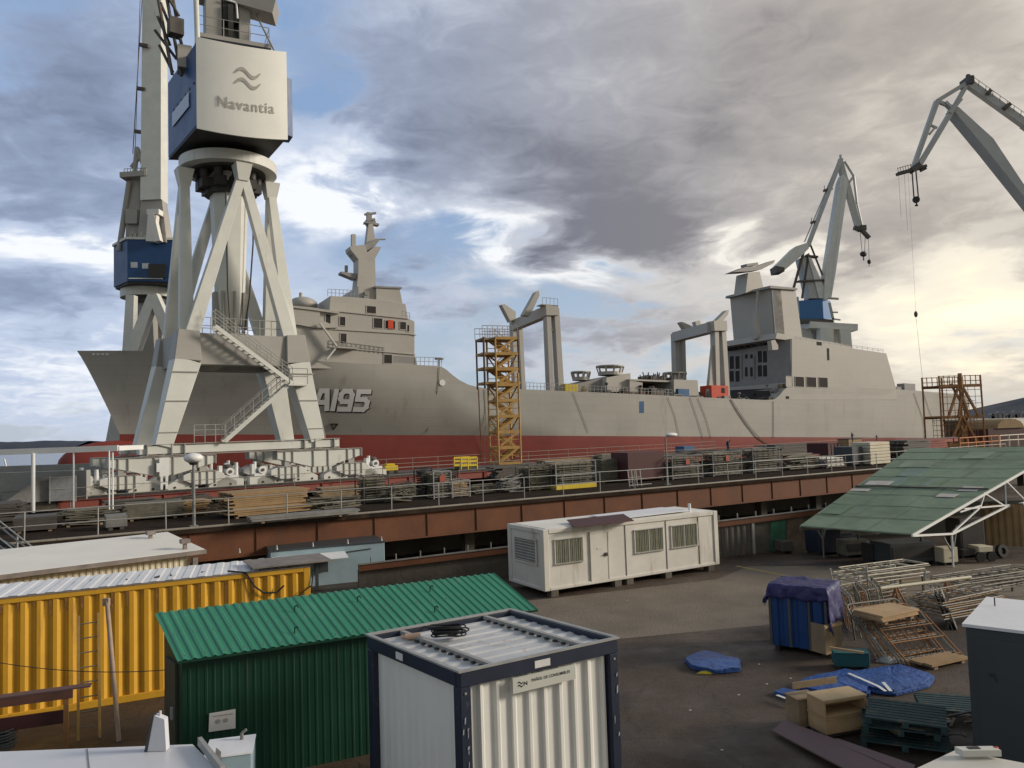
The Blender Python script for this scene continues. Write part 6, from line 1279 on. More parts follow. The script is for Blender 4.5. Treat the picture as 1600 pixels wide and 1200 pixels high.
# stair with handrails descending at the far left edge
t = thing('deck_stair', 'steel stair with galvanised handrails going down at the left edge', 'stair', loc=(PY(0,840,25).x, 25, 0))
p0, p1 = PY(-25, 845, 24.6), PY(72, 905, 23.6)
mb = MB(); mb.beam(PY(-30,852,24.6), PY(60,905,23.6), .08, .28).beam(PY(-45,852,25.6), PY(45,905,24.6), .08, .28)
for i in range(9): q = PY(-30,852,24.6).lerp(PY(60,905,23.6),(i+.5)/9); mb.box(q.x-.15,q.x+.15,q.y,q.y+.95,q.z-.02,q.z+.02)
mb.build('flight', M['slate'], t)
for (ya, yb, xa, xb) in ((799,872,-20,72),(804,874,-24,64),(826,884,-20,54),(832,887,-28,44)):
    MB().tube(PY(xa,ya,24.6), PY(xb,yb,23.6), .025, 6).build('handrail', M['galv'], t)
for x, y in ((-18,845),(27,872)): MB().tube(PY(x,y+14,24.3), PY(x,y-37,24.3), .03, 6).build('post', M['galv'], t)
MB().prism([PY(-30,842,25.0),PY(0,843,25.0),PY(40,862,25.0),PY(46,875,25),PY(-30,880,25)],(0,.1,0)).build('side_plate', M['slate'], t)
# ---------------------------------------------------------------- workers on the deck
def person(label, loc, h, yaw, jacket, arms='down'):
    t = thing('person', label, 'person', loc=loc, yaw=yaw)
    pts = {'pel':(0,0,.53),'che':(0,0,.73),'nk':(0,0,.84),'hd':(0,-.01,.90),'hd2':(0,-.01,.965),
     'shl':(-.11,0,.81),'ell':(-.145,.0,.64),'hal':(-.15,-.05,.50),'shr':(.11,0,.81),'elr':(.145,0,.64),'har':(.15,-.05,.5),
     'hpl':(-.055,0,.5),'knl':(-.06,-.01,.28),'anl':(-.065,.01,.04),'tol':(-.07,-.08,.02),'hpr':(.055,0,.5),'knr':(.06,-.03,.28),'anr':(.07,.01,.04),'tor':(.075,-.08,.02)}
    if arms == 'up': pts.update({'elr':(.17,-.05,.9),'har':(.10,-.12,1.04)})
    if arms == 'fwd': pts.update({'ell':(-.13,-.12,.70),'hal':(-.06,-.22,.68),'elr':(.13,-.12,.70),'har':(.06,-.22,.68)})
    rad = dict(pel=.085,che=.095,nk=.035,hd=.055,hd2=.05,shl=.05,ell=.034,hal=.024,shr=.05,elr=.034,har=.024,hpl=.065,knl=.045,anl=.03,tol=.025,hpr=.065,knr=.045,anr=.03,tor=.025)
    ed = [('pel','che'),('che','nk'),('nk','hd'),('hd','hd2'),('che','shl'),('shl','ell'),('ell','hal'),('che','shr'),('shr','elr'),('elr','har'),('pel','hpl'),('hpl','knl'),('knl','anl'),('anl','tol'),('pel','hpr'),('hpr','knr'),('knr','anr'),('anr','tor')]
    ks = list(pts); me = bpy.data.meshes.new('body'); me.from_pydata([tuple(c*h for c in pts[k_]) for k_ in ks], [(ks.index(a), ks.index(b)) for a, b in ed], [])
    o = bpy.data.objects.new('body', me); COL.objects.link(o); o.parent = t; me.materials.append(M['navycloth'])
    s_ = o.modifiers.new('skin', 'SKIN'); 
    for i, k_ in enumerate(ks):
        v = me.skin_vertices[0].data[i]; v.radius = (rad[k_]*h, rad[k_]*h*.8); v.use_root = (k_ == 'pel')
    o.modifiers.new('sub', 'SUBSURF').levels = 1; o.modifiers['sub'].render_levels = 2
    mb = MB(); mb.ell((0,-.005*h,.77*h), .135*h, .092*h, .10*h, 12, 8).ell((0,0,.64*h), .112*h, .088*h, .14*h, 12, 8); mb.build('jacket', jacket, t, 'local')
    MB().ell((0,-.012*h,.935*h), .05*h, .058*h, .06*h, 12, 8).build('face', M['skin'], t, 'local')
    MB().ell((0,-.005*h,.965*h), .06*h, .072*h, .042*h, 12, 8).build('helmet', M['white'], t, 'local')
    return t
def pers(label, px, pyb, hpx, z, yaw, jk, arms):
    p = PZ(px, pyb, z); person(label, p, hpx*MPX(p), yaw, jk, arms)
pers('worker in dark clothes with raised arm standing beyond the grey crates', 1138, 707, 20, 3.35, .4, M['navycloth'], 'up')
pers('worker in dark clothes bending over behind the pale wooden box', 1332, 692, 17, 3.9, 1.2, M['navycloth'], 'fwd')
pers('distant small worker standing by the ship side near the stern', 1370, 689, 10, 2.9, .2, M['darkst'], 'down')
# ---------------------------------------------------------------- yard: containers and sheds in the foreground
Y30 = radians(30.5)
# --- white site cabin
cb = PZ(852, 928, 0.15); CBM = Matrix.Translation((cb.x, cb.y, 0)) @ Matrix.Rotation(radians(30.0), 4, 'Z')
cab = thing('site_cabin', 'dirty white portable office cabin with barred windows standing under the rusty girder', 'site cabin', M=CBM)
CL, CD, CZ0, CZ1 = 8.15, 2.45, .22, 2.33
MB().box(0.02, CL-.02, .02, CD-.02, CZ0+.02, CZ1-.08).build('wall', M['cabin'], cab, 'local')
mb = MB().box(-.03,.2,-.03,.2,CZ0,CZ1).box(CL-.2,CL+.03,-.03,.2,CZ0,CZ1).box(-.03,.2,CD-.2,CD+.03,CZ0,CZ1).box(CL-.2,CL+.03,CD-.2,CD+.03,CZ0,CZ1)
mb.box(.2,CL-.2,-.03,.15,CZ1-.16,CZ1).box(.2,CL-.2,-.03,.15,CZ0,CZ0+.12).box(-.03,.15,.2,CD-.2,CZ1-.16,CZ1).box(-.03,.15,.2,CD-.2,CZ0,CZ0+.12).box(CL-.15,CL+.03,.2,CD-.2,CZ1-.16,CZ1).box(.2,CL-.2,CD-.15,CD+.03,CZ1-.16,CZ1); mb.build('frame', M['cabin'], cab, 'local', bevel=.02)
MB().box(.2,CL-.2,.15,CD-.15,CZ1-.07,CZ1+.01).build('roof', M['creamroof'], cab, 'local')
def cwin(x0, x1, z0, z1):
    w = MB().box(x0, x1, .012, .019, z0, z1).build('window', M['glass'], cab, 'local'); cu = MB(); cu.corr((x0,.004,z0),(x1-x0,0,0),(0,0,z1-z0),.085,.022,(0,-1,0),(.3,.2,.3,.2)); cu.build('curtain', M['blind'], w, 'local')
    mb = MB(); k = .045; mb.box(x0-k,x1+k,-.03,.0,z1,z1+k).box(x0-k,x1+k,-.045,.0,z0-k,z0).box(x0-k,x0,-.03,0,z0,z1).box(x1,x1+k,-.03,0,z0,z1).box((x0+x1)/2-.02,(x0+x1)/2+.02,-.03,-.013,z0,z1); mb.build('frame', M['cabin'], w, 'local')
    mb = MB(); n = 10
    for i in range(n): x = x0+(i+.5)*(x1-x0)/n; mb.tube((x,-.06,z0-.03),(x,-.06,z1+.03),.008,5)
    for z in (z0-.02,z1+.02): mb.box(x0,x1,-.068,-.052,z-.012,z+.012)
    mb.build('window_bars', M['galv'], w, 'local'); return w
for x0, x1 in ((.48, 1.62), (4.0, 5.32), (5.78, 7.05)): cwin(x0, x1, 1.12, 1.92)
MB().box(2.0, 2.72, -.025, .01, CZ0+.12, 2.02).build('door', M['cabin'], cab, 'local'); 
mb = MB().box(1.94,2.0,-.04,.01,CZ0+.12,2.08).box(2.72,2.78,-.04,.01,CZ0+.12,2.08).box(2.0,2.72,-.04,.01,2.02,2.08).box(2.23,2.45,-.035,-.026,1.42,1.50); mb.build('door_frame', M['cabin'], cab, 'local')
MB().box(2.56,2.66,-.07,-.026,1.16,1.28).tube((2.6,-.06,1.22),(2.45,-.06,1.20),.012,6).build('door_handle', M['dark'], cab, 'local')
w = MB().box(-.012,.015,.5,1.95,1.1,1.9).build('window', M['grey'], cab, 'local'); mb = MB().box(-.045,0,.44,2.01,1.9,1.95).box(-.045,0,.44,2.01,1.05,1.1).box(-.045,0,.44,.5,1.1,1.9).box(-.045,0,1.95,2.01,1.1,1.9); 
for i in range(8): mb.box(-.03,-.013,.5,1.95,1.13+i*.1,1.145+i*.1)
mb.build('shutter_frame', M['cabin'], w, 'local')
mb = MB()
for x in (3.55, 5.5, 7.15): mb.box(x,x+.012,-.006,.019,CZ0+.12,CZ1-.17)
mb.build('panel_joint', M['trimbrown'], cab, 'local')
for x in (.25, 3.0, 3.55, 5.4, 7.6): MB().box(x,x+.3,.0,.3,0,CZ0-.002).build('support_block', cm, cab, 'local')
tag(MB().obox(CBM @ V(1.05,-.42,CZ1+.02), CBM.to_3x3() @ V(2.6,0,0), CBM.to_3x3() @ V(.5,1.25,.1), (0,0,.025)).build('canopy_board', M['maroon']), 'dark maroon board laid as an awning on the cabin roof above the door', 'board')
tag(MB().obox(CBM @ V(3.4,.25,CZ1+.045), CBM.to_3x3() @ V(3.6,0,.03), CBM.to_3x3() @ V(0,1.7,0), (0,0,.02)).build('roof_sheet', M['roofwhite']), 'loose pale metal sheet lying on the cabin roof', 'metal sheet')
tag(MB().tube(CBM @ V(7.2,.5,CZ1+.01), CBM @ V(7.2,.5,CZ1+.32), .06, 10).build('roof_pipe', M['white']), 'short white pipe on the right end of the cabin roof', 'pipe')
# --- pale blue block behind the yellow container
p0 = PZ(483, 922, 0); p1 = PZ(602, 905, 0); yaw = radians(22); L1 = 3.2
t = thing('storage_block', 'pale blue-grey steel storage hut behind the yellow container', 'hut', loc=(p1.x, p1.y, 0), yaw=yaw)
zt = PY(600, 847, p1.y).z
MB().box(-L1-1.2,0,0,2.4,0,zt).build('wall', M['paleblue'], t, 'local', bevel=.02); MB().box(-L1-1.25,.04,-.04,2.44,zt,zt+.05).build('roof', M['slate'], t, 'local')
mb = MB()
for i in range(5): x = -.1-i*1.35; mb.tube((x,.1,zt+.05),(x,.1,zt+.22),.05,8,.02)
mb.build('roof_stud', M['galv'], t, 'local')
MB().obox((-4.2,-.9,zt-.35),(2.6,0,0),(0,1.0,.12),(0,0,.03)).build('awning', M['roofwhite'], t, 'local'); MB().box(-2.8,-2.68,-.5,-.42,0,zt-.35).box(-2.78,-2.3,-.4,-.004,zt-.9,zt-.5).build('awning_bracket', M['slate'], t, 'local')
MB().obox((-1.5,-.03,zt-.28),(.95,0,.05),(0,.028,0),(0,0,.04)).build('wall_strip', M['slate'], t, 'local')
# --- yellow container
a = PZ(483, 884, 2.6); yw = radians(25.5); YM = Matrix.Translation((a.x, a.y, 0)) @ Matrix.Rotation(yw, 4, 'Z')
yc = thing('shipping_container', 'yellow ribbed shipping container with dirty pale roof at left', 'container', M=YM)
YL = 8.5; YD = 1.75
mb = MB(); mb.corr((-YL,0,.16), (YL-.14,0,0), (0,0,2.30), .30, .06, (0,1,0)); mb.build('ribbed_side', M['yellow'], yc, 'local')
mb = MB(); mb.corr((0,.12,.16), (0,YD-.24,0), (0,0,2.34), .30, .05, (-1,0,0)); mb.box(-YL,-.12,YD-.05,YD,.16,2.5); mb.build('end_wall', M['yellow'], yc, 'local')
mb = MB().box(-.14,.02,-.02,.12,0,2.6).box(-.14,.02,YD-.12,YD+.02,0,2.6).box(-YL,-.14,-.02,.08,0,.16).box(-YL,-.14,-.02,.08,2.46,2.6).box(-.14,.02,.12,YD-.12,2.48,2.6).box(-.14,.02,.12,YD-.12,0,.16).box(-YL,-.14,YD-.08,YD+.02,2.46,2.6); mb.build('frame', M['yellow'], yc, 'local', bevel=.012)
mb = MB(); mb.corr((-YL,.0,2.602), (YL-.05,0,0), (.22,YD,.02), .34, .014, (0,0,1), (.35,.12,.41,.12)); mb.build('roof', M['roofwhite'], yc, 'local')
MB().box(-YL,0.02,-.035,-.021,2.575,2.61).build('roof_trim', M['trimbrown'], yc, 'local')
ru_ = mat('rust run', (.20,.09,.03), .8, .4, 6, col2=(.42,.24,.04), c2amt=.5, c2scale=9)
mb = MB(); r_ = random.Random(15)
for i in range(26):
    x = -YL+.2+i*.30+r_.uniform(-.02,.02); l = r_.uniform(.1,.55); w0_ = r_.uniform(.01,.035); x0_ = -YL+.0+round((x+YL)/.30)*.30-.04
    mb.add([(x0_-w0_,-.004,2.45),(x0_+w0_,-.004,2.45),(x0_+w0_*.3,-.004,2.45-l),(x0_-w0_*.3,-.004,2.45-l)],[(0,3,2,1)])
mb.build('rust_run', ru_, yc, 'local')
gr_ = mat('black mould on roof', (0.06,0.055,0.05), .8, .4, 6)
mb = MB(); r_ = random.Random(5)
for i in range(9):
    x = -5.3+i*.34+.10; l = r_.uniform(.25,.6); y = r_.uniform(.35,.7); mb.add([(x,y,2.621),(x+.12,y,2.621),(x+.14,y+l*.6,2.623),(x+.03,y+l,2.625)],[(0,1,2,3)])
mb.build('roof_stain', gr_, yc, 'local')
mb = MB(); mb.path([YM @ V(-1.9,.1,2.66), YM @ V(-1.5,-.05,2.6), YM @ V(-1.3,-.06,2.25), YM @ V(-1.1,-.07,2.08), YM @ V(-.8,-.07,2.05), YM @ V(-.62,-.07,2.2)], .022, 6)
tag(mb.build('cable', M['rubber']), 'black cable looped over the right end of the yellow container', 'cable')
mb = MB(); mb.path([YM @ V(-1.7,-.06,1.72), YM @ V(-1.0,-.08,1.70), YM @ V(-.4,-.07,1.86), YM @ V(0.05,-.05,2.12), YM @ V(.1,-.02,2.5)], .014, 6)
tag(mb.build('cable', M['rubber']), 'thin black cable rising along the yellow container end', 'cable')
tag(MB().obox(YM @ V(-1.35,-.15,2.68), YM.to_3x3() @ V(1.9,0,.0), YM.to_3x3() @ V(-.1,1.15,.03), (0,0,.03)).build('loose_sheet', M['trimbrown']), 'grey brown loose sheet on the right end of the yellow container roof', 'metal sheet')
# ladder, pole, sagging wire in front of the yellow side
lx0, lx1 = PY(124,1142,15.2), PY(157,1142,15.5)
t = thing('ladder', 'rusty yellow-brown ladder leaning on the yellow container', 'ladder', loc=(lx0.x, lx0.y, 0))
q0a, q0b = PZ(122,1158,0), PZ(156,1153,0); q1a, q1b = PY(123,962,q0a.y+.45), PY(154,957,q0b.y+.45)
om = mat('rusty ladder paint', (.30,.19,.06), .7, .3, 4)
MB().beam(q0a,q1a,.05,.04).build('stile', om, t); MB().beam(q0b,q1b,.05,.04).build('stile', om, t)
for i in range(8): f_ = .1+i*.118; MB().tube(q0a.lerp(q1a,f_), q0b.lerp(q1b,f_), .013, 6).build('rung', M['grn'], t)
q0, q1 = PZ(186,1158,0), PY(167,937,PZ(186,1158,0).y+.4)
tag(MB().tube(q0,q1,.045,8).box(q1.x-.07,q1.x+.05,q1.y-.04,q1.y+.04,q1.z-.12,q1.z+.03).build('wooden_pole', mat('grey brown pole', (.36,.26,.19), .7, .25, 4)), 'long pale brown pole leaning on the yellow container right of the ladder', 'pole')
pts = []; 
for i in range(17):
    u = i/16; px = -20+300*u; py = 1030+(18 if 1 else 0)*(1-(2*u-1.3)**2/1.7)+2; pts.append(PY(px, py, 14.9-1.2*u))
tag(MB().path(pts,.008,5).build('wire', M['dark']), 'thin sagging wire strung before the yellow container', 'wire')
# --- cream building with pale roof
a = PZ(320, 857, 2.8); ang = radians(29)
# ridge-less slightly pitched roof, long low building behind the yellow container
B0 = PZ(320, 858, 2.62); Bk = PZ(262, 831, 2.85); bvec = Bk-B0; yawB = atan2(bvec.y, bvec.x)-pi/2; CX = Matrix.Translation((B0.x, B0.y, 0)) @ Matrix.Rotation(yawB, 4, 'Z')
cbld = thing('prefab_building', 'low cream ribbed prefab building with wide cream roof at far left', 'building', M=CX)
BL, BD = 14.0, Vector((bvec.x, bvec.y, 0)).length; print('cream', math.degrees(yawB), BD)
mb = MB(); mb.corr((-BL,.22,0),(BL-.35,0,0),(0,0,2.45),.16,.025,(0,-1,0)); mb.corr((-.35,.22,0),(0,BD-.5,0),(0,0,2.45),.16,.025,(1,0,0)); mb.build('wall', M['creamwall'], cbld, 'local')
MB().box(-.32,-.18,.05,.19,0,2.4).build('downpipe', M['trimbrown'], cbld, 'local')
MB().prism([(-BL,0,2.56),(0,0,2.56),(0,BD,2.79),(-BL,BD,2.79)],(0,0,.06)).build('roof', M['creamroof'], cbld, 'local')
MB().box(-BL,.02,-.10,-.003,2.50,2.61).build('gutter', M['trimbrown'], cbld, 'local')
mb = MB()
for k in range(9): mb.box(-1.5-k*1.5,-1.47-k*1.5,.02,BD-.02,2.6+.0,2.61)
for x, y in ((-.45,.35),(-.75,BD-.8),(-9.0,BD*.45)): MB().box(x-.05,x+.05,y-.05,y+.05,2.6,2.86+.04*y).box(x-.12,x+.12,y-.12,y+.12,2.80+.04*y,2.92+.04*y).build('roof_vent', M['trimbrown'], cbld, 'local')
# --- green shed
g0 = PZ(280, 1033, 2.2); gy = radians(25); GL = 6.55
GM = Matrix.Translation((g0.x, g0.y, 0)) @ Matrix.Rotation(gy, 4, 'Z'); gs = thing('tool_shed', 'green corrugated shed with bright green sloping roof in the foreground', 'shed', M=GM)
gi = GM.inverted(); bk = gi @ PZ(244, 958, 2.75); bk2 = gi @ PZ(722, 904, 2.75)
GB = bk.y; SHEAR[gs.name] = bk.x/bk.y; print('green shed', GL, bk, bk2)
GM2 = GM @ Matrix(((1, bk.x/bk.y, 0, 0), (0, 1, 0, 0), (0, 0, 1, 0), (0, 0, 0, 1)))
def rz_(y): return 2.2+.55*y/GB
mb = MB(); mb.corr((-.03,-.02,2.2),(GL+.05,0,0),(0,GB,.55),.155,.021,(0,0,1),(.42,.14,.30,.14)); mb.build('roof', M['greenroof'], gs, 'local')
wy = .20
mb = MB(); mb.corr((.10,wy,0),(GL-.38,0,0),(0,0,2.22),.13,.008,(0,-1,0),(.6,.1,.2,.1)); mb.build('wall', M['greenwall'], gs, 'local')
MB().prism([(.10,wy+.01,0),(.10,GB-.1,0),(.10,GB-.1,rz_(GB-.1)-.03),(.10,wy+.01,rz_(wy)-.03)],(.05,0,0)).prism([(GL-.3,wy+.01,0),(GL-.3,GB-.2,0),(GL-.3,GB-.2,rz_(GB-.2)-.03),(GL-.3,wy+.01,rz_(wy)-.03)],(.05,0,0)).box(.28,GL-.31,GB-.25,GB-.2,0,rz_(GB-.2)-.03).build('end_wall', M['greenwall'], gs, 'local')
MB().box(.055,.095,.45,GB-.3,.05,2.05).build('door', M['olive'], gs, 'local'); MB().box(.02,.054,.55,.62,1.1,1.3).build('door_handle', M['galv'], gs, 'local')
mb = MB(); r_ = random.Random(3)
for i in range(38):
    for vv_ in (.06,.5,.94):
        x = i*.155+.02; y = GB*vv_; 
        if i%2 == 0: mb.tube((x+.10, y, rz_(y)+.018),(x+.10, y, rz_(y)+.032), .014, 6)
mb.build('roof_screw', M['grey'], gs, 'local')
MB().obox((-.03,-.034,2.165),(GL+.05,0,0),(0,.012,0),(0,0,.04)).build('eave_trim', M['greenwall'], gs, 'local')
# rivets / hooks on roof
for x, y in ((1.95,.0+.25),(2.2,GB-.5),(4.6,.3),(4.9,GB-.4),(3.4,GB-.45)):
    q = GM2 @ V(x, y, rz_(y)+.03); tag(MB().path([q, q+V(0,0,.09), q+V(.05,0,.12), q+V(.07,0,.07)], .012, 5).build('roof_hook', M['greenwall']), 'small dark green hook bolt on the green shed roof', 'hook', 'hook bolts on the green roof')
# notice sheet
def ongreen(px, py): 
    n_ = GM.to_3x3() @ V(0,-1,0); o_ = GM @ V(0, wy-.035, 0); v = ray(px, py); return CAM+v*((o_-CAM).dot(n_)/v.dot(n_))
A = [ongreen(*q) for q in ((327,1115),(368,1108),(368,1138),(326,1144))]
n_ = GM.to_3x3() @ V(0,-1,0); t = thing('notice_sheet', 'white paper notice fixed to the dark green shed wall', 'notice', loc=A[3])
MB().prism(A, -n_*.012).build('sheet', M['paper'], t)
def smalltext(tx, A, u0, v0, wfrac, m, par, nm='print', n_=n_, lift=.004, ht=None, b=.01):
    tv, tf = textmesh(tx, 1.0, 0, b); xs = [p.x for p in tv]; w = max(xs)-min(xs); U = A[2]-A[3]; Vv = A[0]-A[3]; s_ = wfrac/w; 
    hs = ht if ht else s_*U.length/Vv.length
    mb = MB(); mb.add([A[3]+U*(u0+(p.x-min(xs))*s_)+Vv*(v0+p.y*hs)+n_*lift for p in tv], tf); return mb.build(nm, m, par)
mb = MB(); U_ = A[2]-A[3]; V_ = A[0]-A[3]
for u0, u1 in ((.14,.30),(.33,.52),(.55,.66),(.69,.88)): mb.add([A[3]+U_*u0+V_*.80+n_*.005, A[3]+U_*u1+V_*.80+n_*.005, A[3]+U_*u1+V_*.86+n_*.005, A[3]+U_*u0+V_*.86+n_*.005], [(0,1,2,3)])
mb.build('faded_print', M['letter'], t)
for u in (.33, .62): mb = MB(); c = A[3]+(A[2]-A[3])*u+(A[0]-A[3])*.52+n_*.006; U = (A[2]-A[3]).normalized(); Z1 = Vector((0,0,1)); mb.add([c+U*.04*cos(2*pi*i/12)+Z1*.035*sin(2*pi*i/12) for i in range(12)], [tuple(range(12))]); mb.build('symbol', M['letter'], t)
# --- blue and white container (nearest)
BWM = Matrix.Translation((PZ(718,1052,2.6).x, PZ(718,1052,2.6).y, 0)) @ Matrix.Rotation(radians(31.6), 4, 'Z')
bw = thing('office_container', 'small off-white ribbed container with navy blue frame in the foreground', 'container', M=BWM)
LX, LY, TZ = 2.69, 2.62, 2.6; SHEAR[bw.name] = -.114
mb = MB().box(0,.17,0,.17,0,TZ-.2).box(LX-.17,LX,0,.17,0,TZ-.2).box(0,.17,LY-.17,LY,0,TZ-.2).box(LX-.17,LX,LY-.17,LY,0,TZ-.2); mb.build_each('corner_post', M['navy'], bw, 'local', bevel=.015)
mb = MB().box(0,LX,-.01,.09,TZ-.2,TZ).box(0,LX,LY-.09,LY+.01,TZ-.2,TZ).box(-.01,.09,.09,LY-.09,TZ-.2,TZ).box(LX-.09,LX+.01,.09,LY-.09,TZ-.2,TZ); mb.box(.17,LX-.17,0,.1,0,.16).box(0,.1,.17,LY-.17,0,.16); mb.build('frame', M['navy'], bw, 'local', bevel=.012)
mb = MB().box(-.02,LX+.02,-.02,.045,TZ+.002,TZ+.028).box(-.02,.045,.045,LY-.02,TZ+.002,TZ+.028).box(-.02,LX+.02,LY-.04,LY+.03,TZ+.002,TZ+.03).box(LX-.045,LX+.03,.045,LY-.04,TZ+.002,TZ+.03); mb.build('roof_edge', M['galv'], bw, 'local')
mb = MB(); mb.corr((.17,.12,.16),(LX-.34,0,0),(0,0,TZ-.36),.262,.055,(0,-1,0),(.60,.05,.16,.19)); mb.build('front_wall', M['offwhite'], bw, 'local')
mb = MB(); mb.corr((.10,LY-.17,.16),(0,-(LY-.34),0),(0,0,TZ-.36),.21,.02,(-1,0,0),(.5,.18,.14,.18)); mb.build('side_wall', M['offwhite'], bw, 'local')
MB().box(.17,LX-.17,LY-.12,LY-.08,.16,TZ-.2).box(LX-.12,LX-.08,.17,LY-.17,.16,TZ-.2).build('rear_wall', M['offwhite'], bw, 'local')
mb = MB(); mb.corr((.09,.09,TZ-.075),(0,LY-.18,0),(LX-.18,0,0),.30,.02,(0,0,1),(.55,.1,.25,.1)); mb.build('roof', M['roofrust'], bw, 'local')
for x in (.52, LX-.62):
    MB().box(x,x+.07,.09,LY-.09,TZ-.045,TZ+.01).build('roof_bar', M['cranedk'], bw, 'local')
    mb = MB(); 
    for i in range(12): y = .22+i*.19; mb.box(x-.05,x+.0,y,y+.06,TZ-.055,TZ-.03).box(x+.07,x+.13,y,y+.05,TZ-.055,TZ-.035)
    mb.build('roof_clip', M['dark'], bw, 'local')
mb = MB(); r_ = random.Random(6)
for i in range(14):
    x = r_.choice((.03,.06,.10,LX-.12,LX-.05)); z = r_.uniform(.9,2.3); w0_ = r_.uniform(.006,.02); h_ = r_.uniform(.03,.16); mb.add([(x-w0_,-.0125,z),(x+w0_*.6,-.0125,z+h_*.2),(x+w0_,-.0125,z+h_),(x-w0_*.7,-.0125,z+h_*.8)],[(0,1,2,3)])
mb.build('scraped_paint', mat('bare scraped metal', (.32,.34,.37), .5,.3,8), bw, 'local')
def cornerbolts(x, z): MB().tube((x,-.012,z),(x,.0,z),.018,8).build('corner_bolt', M['galv'], bw, 'local')
cornerbolts(.08,TZ-.28); cornerbolts(LX-.08,TZ-.28)
MB().box(1.18,1.44,-.018,-.012,TZ-.155,TZ-.055).build('label_plate', M['paper'], bw, 'local'); MB().box(-.018,-.012,LY-1.15,LY-.95,TZ-.155,TZ-.05).build('label_plate', M['paper'], bw, 'local')
# sign
sg = thing('sign_board', 'pale sign reading PAÑOL DE CONSUMIBLES on the off-white container', 'sign', loc=BWM @ V(1.3,-.0,2.3), yaw=radians(31.6))
A = [BWM @ V(x, -.035, z) for x, z in ((.80,TZ-.215),(1.86,TZ-.215),(1.86,TZ-.425),(.80,TZ-.425))]
n_ = BWM.to_3x3() @ V(0,-1,0)
MB().prism(A, -n_*.02).build('board', mat('pale grey sign', (.50,.50,.44), .45, .05, 2), sg)
smalltext('PAÑOL DE CONSUMIBLES', A, .29, .52, .62, M['black'], sg, 'lettering', n_, .004, None, .012)
smalltext('N', A, .165, .40, .055, M['black'], sg, 'lettering', n_, .004, .34, .02)
mb = MB()
for vb in (.62, .42):
    n = 8; vv = []
    for i in range(n+1):
        tt = i/n; u = .075+.075*tt; v = vb+.07*sin(2*pi*tt); vv += [A[3]+(A[2]-A[3])*u+(A[0]-A[3])*(v-.04)+n_*.004, A[3]+(A[2]-A[3])*u+(A[0]-A[3])*(v+.04)+n_*.004]
    mb.add(vv, [(2*i,2*i+1,2*i+3,2*i+2) for i in range(n)])
mb.build('wave_emblem', M['black'], sg)
# coil of black cable and orange plug on the container roof
rc = BWM @ V(.74,1.82,TZ-.02); mb = MB(); r_ = random.Random(9)
for j in range(13):
    R_ = r_.uniform(.16,.27); cx, cy = rc.x+r_.uniform(-.06,.06), rc.y+r_.uniform(-.04,.04); ph = r_.uniform(0,6); el_ = r_.uniform(.45,.6); pts = []
    for i in range(19): a = ph+2*pi*i/18; pts.append(V(cx+R_*1.15*cos(a), cy+R_*el_*sin(a), rc.z+.03+j*.011+.01*sin(3*a)))
    mb.path(pts,.012,5)
mb.path([rc+V(-.2,.05,.08), rc+V(-.38,.12,.14), rc+V(-.5,.15,.04), rc+V(-.62,.2,.02)], .012, 5)
tag(mb.build('cable_coil', M['rubber']), 'black cable coil lying on the off-white container roof', 'cable')
q = BWM @ V(.16,2.16,TZ+.0); tag(MB().tube(q, q+V(.24,.02,.0), .045, 10, .06).tube(q+V(-.06,0,0),q,.03,8).build('cable_plug', mat('faded pink plug', (.55,.36,.26), .5, .1, 3)), 'faded orange cable plug beside the cable coil', 'plug')
# --- bottom left: white roofed vehicle/unit with fins
zW = 2.0
p0, p1, p2 = PZ(-60,1176,zW), PZ(302,1162,zW), PZ(352,1212,zW)
t = thing('vehicle_roof', 'white flat-roofed unit with small fin masts at the bottom left corner', 'white van', loc=((p0.x+p1.x)/2, p1.y-.6, 0))
ux = (p1-p0).normalized(); vy = Vector((ux.y,-ux.x,0)); sk = (p2-p1).normalized()
wm_ = mat('clean white metal', (.62,.62,.65), .35, .05, 1.0, col2=(.5,.5,.52), c2amt=.15, c2scale=2)
MB().prism([p0,p1,p1+sk*2.4,p0+sk*2.4],(0,0,-.12)).build('roof', wm_, t, bevel=.015); MB().prism([p0+V(.05,-.05,-.12),p1+V(-.08,-.05,-.12),p1+sk*2.3+V(-.08,0,-.12),p0+sk*2.3+V(.05,0,-.12)],(0,0,-1.6)).build('body', wm_, t)
q = PZ(243,1174,zW+.005); mb = MB(); hF = 60*MPX(q); mb.prism([q+V(-.10,0,0),q+V(.13,0,0),q+V(.11,0,hF*.80),q+V(.0,0,hF*.9),q+V(-.02,0,hF*.9)],(0,.10,0)); mb.tube(q+V(.03,.05,hF*.75),q+V(.04,.05,hF*.99),.016,8); fin = mb.build('antenna_fin', wm_, t)
MB().prism([q+V(-.14,-.004,0),q+V(-.10,-.004,0),q+V(-.015,-.004,hF*.92),q+V(-.035,-.004,hF*.92)],(0,.108,0)).build('fin_edge', M['slate'], fin)
MB().beam(PZ(312,1158,zW+.06), PZ(348,1204,zW+.06), .05, .10).build('roof_rib', M['galv'], t)
MB().beam(PZ(136,1170,zW+.004), PZ(141,1212,zW+.004), .012, .006).build('roof_seam', M['grey'], t)
p0 = PZ(330,1176,1.75); sx_ = MPX(p0)
t = thing('utility_box', 'small pale blue-grey box with a hook beside the white unit at bottom left', 'box', loc=(p0.x,p0.y,1.0), yaw=.25)
MB().box(-.05,.52,-.28,.32,-1.0,.78).build('body', M['paleblue'], t, 'local', bevel=.01); MB().tube((.36,.2,.78),(.36,.2,.88),.025,6).tube((.36,.2,.88),(.42,.2,.92),.02,6).build('hook', M['grey'], t, 'local'); MB().box(-.06,.53,-.29,.33,.781,.80).build('lid', M['roofwhite'], t, 'local')
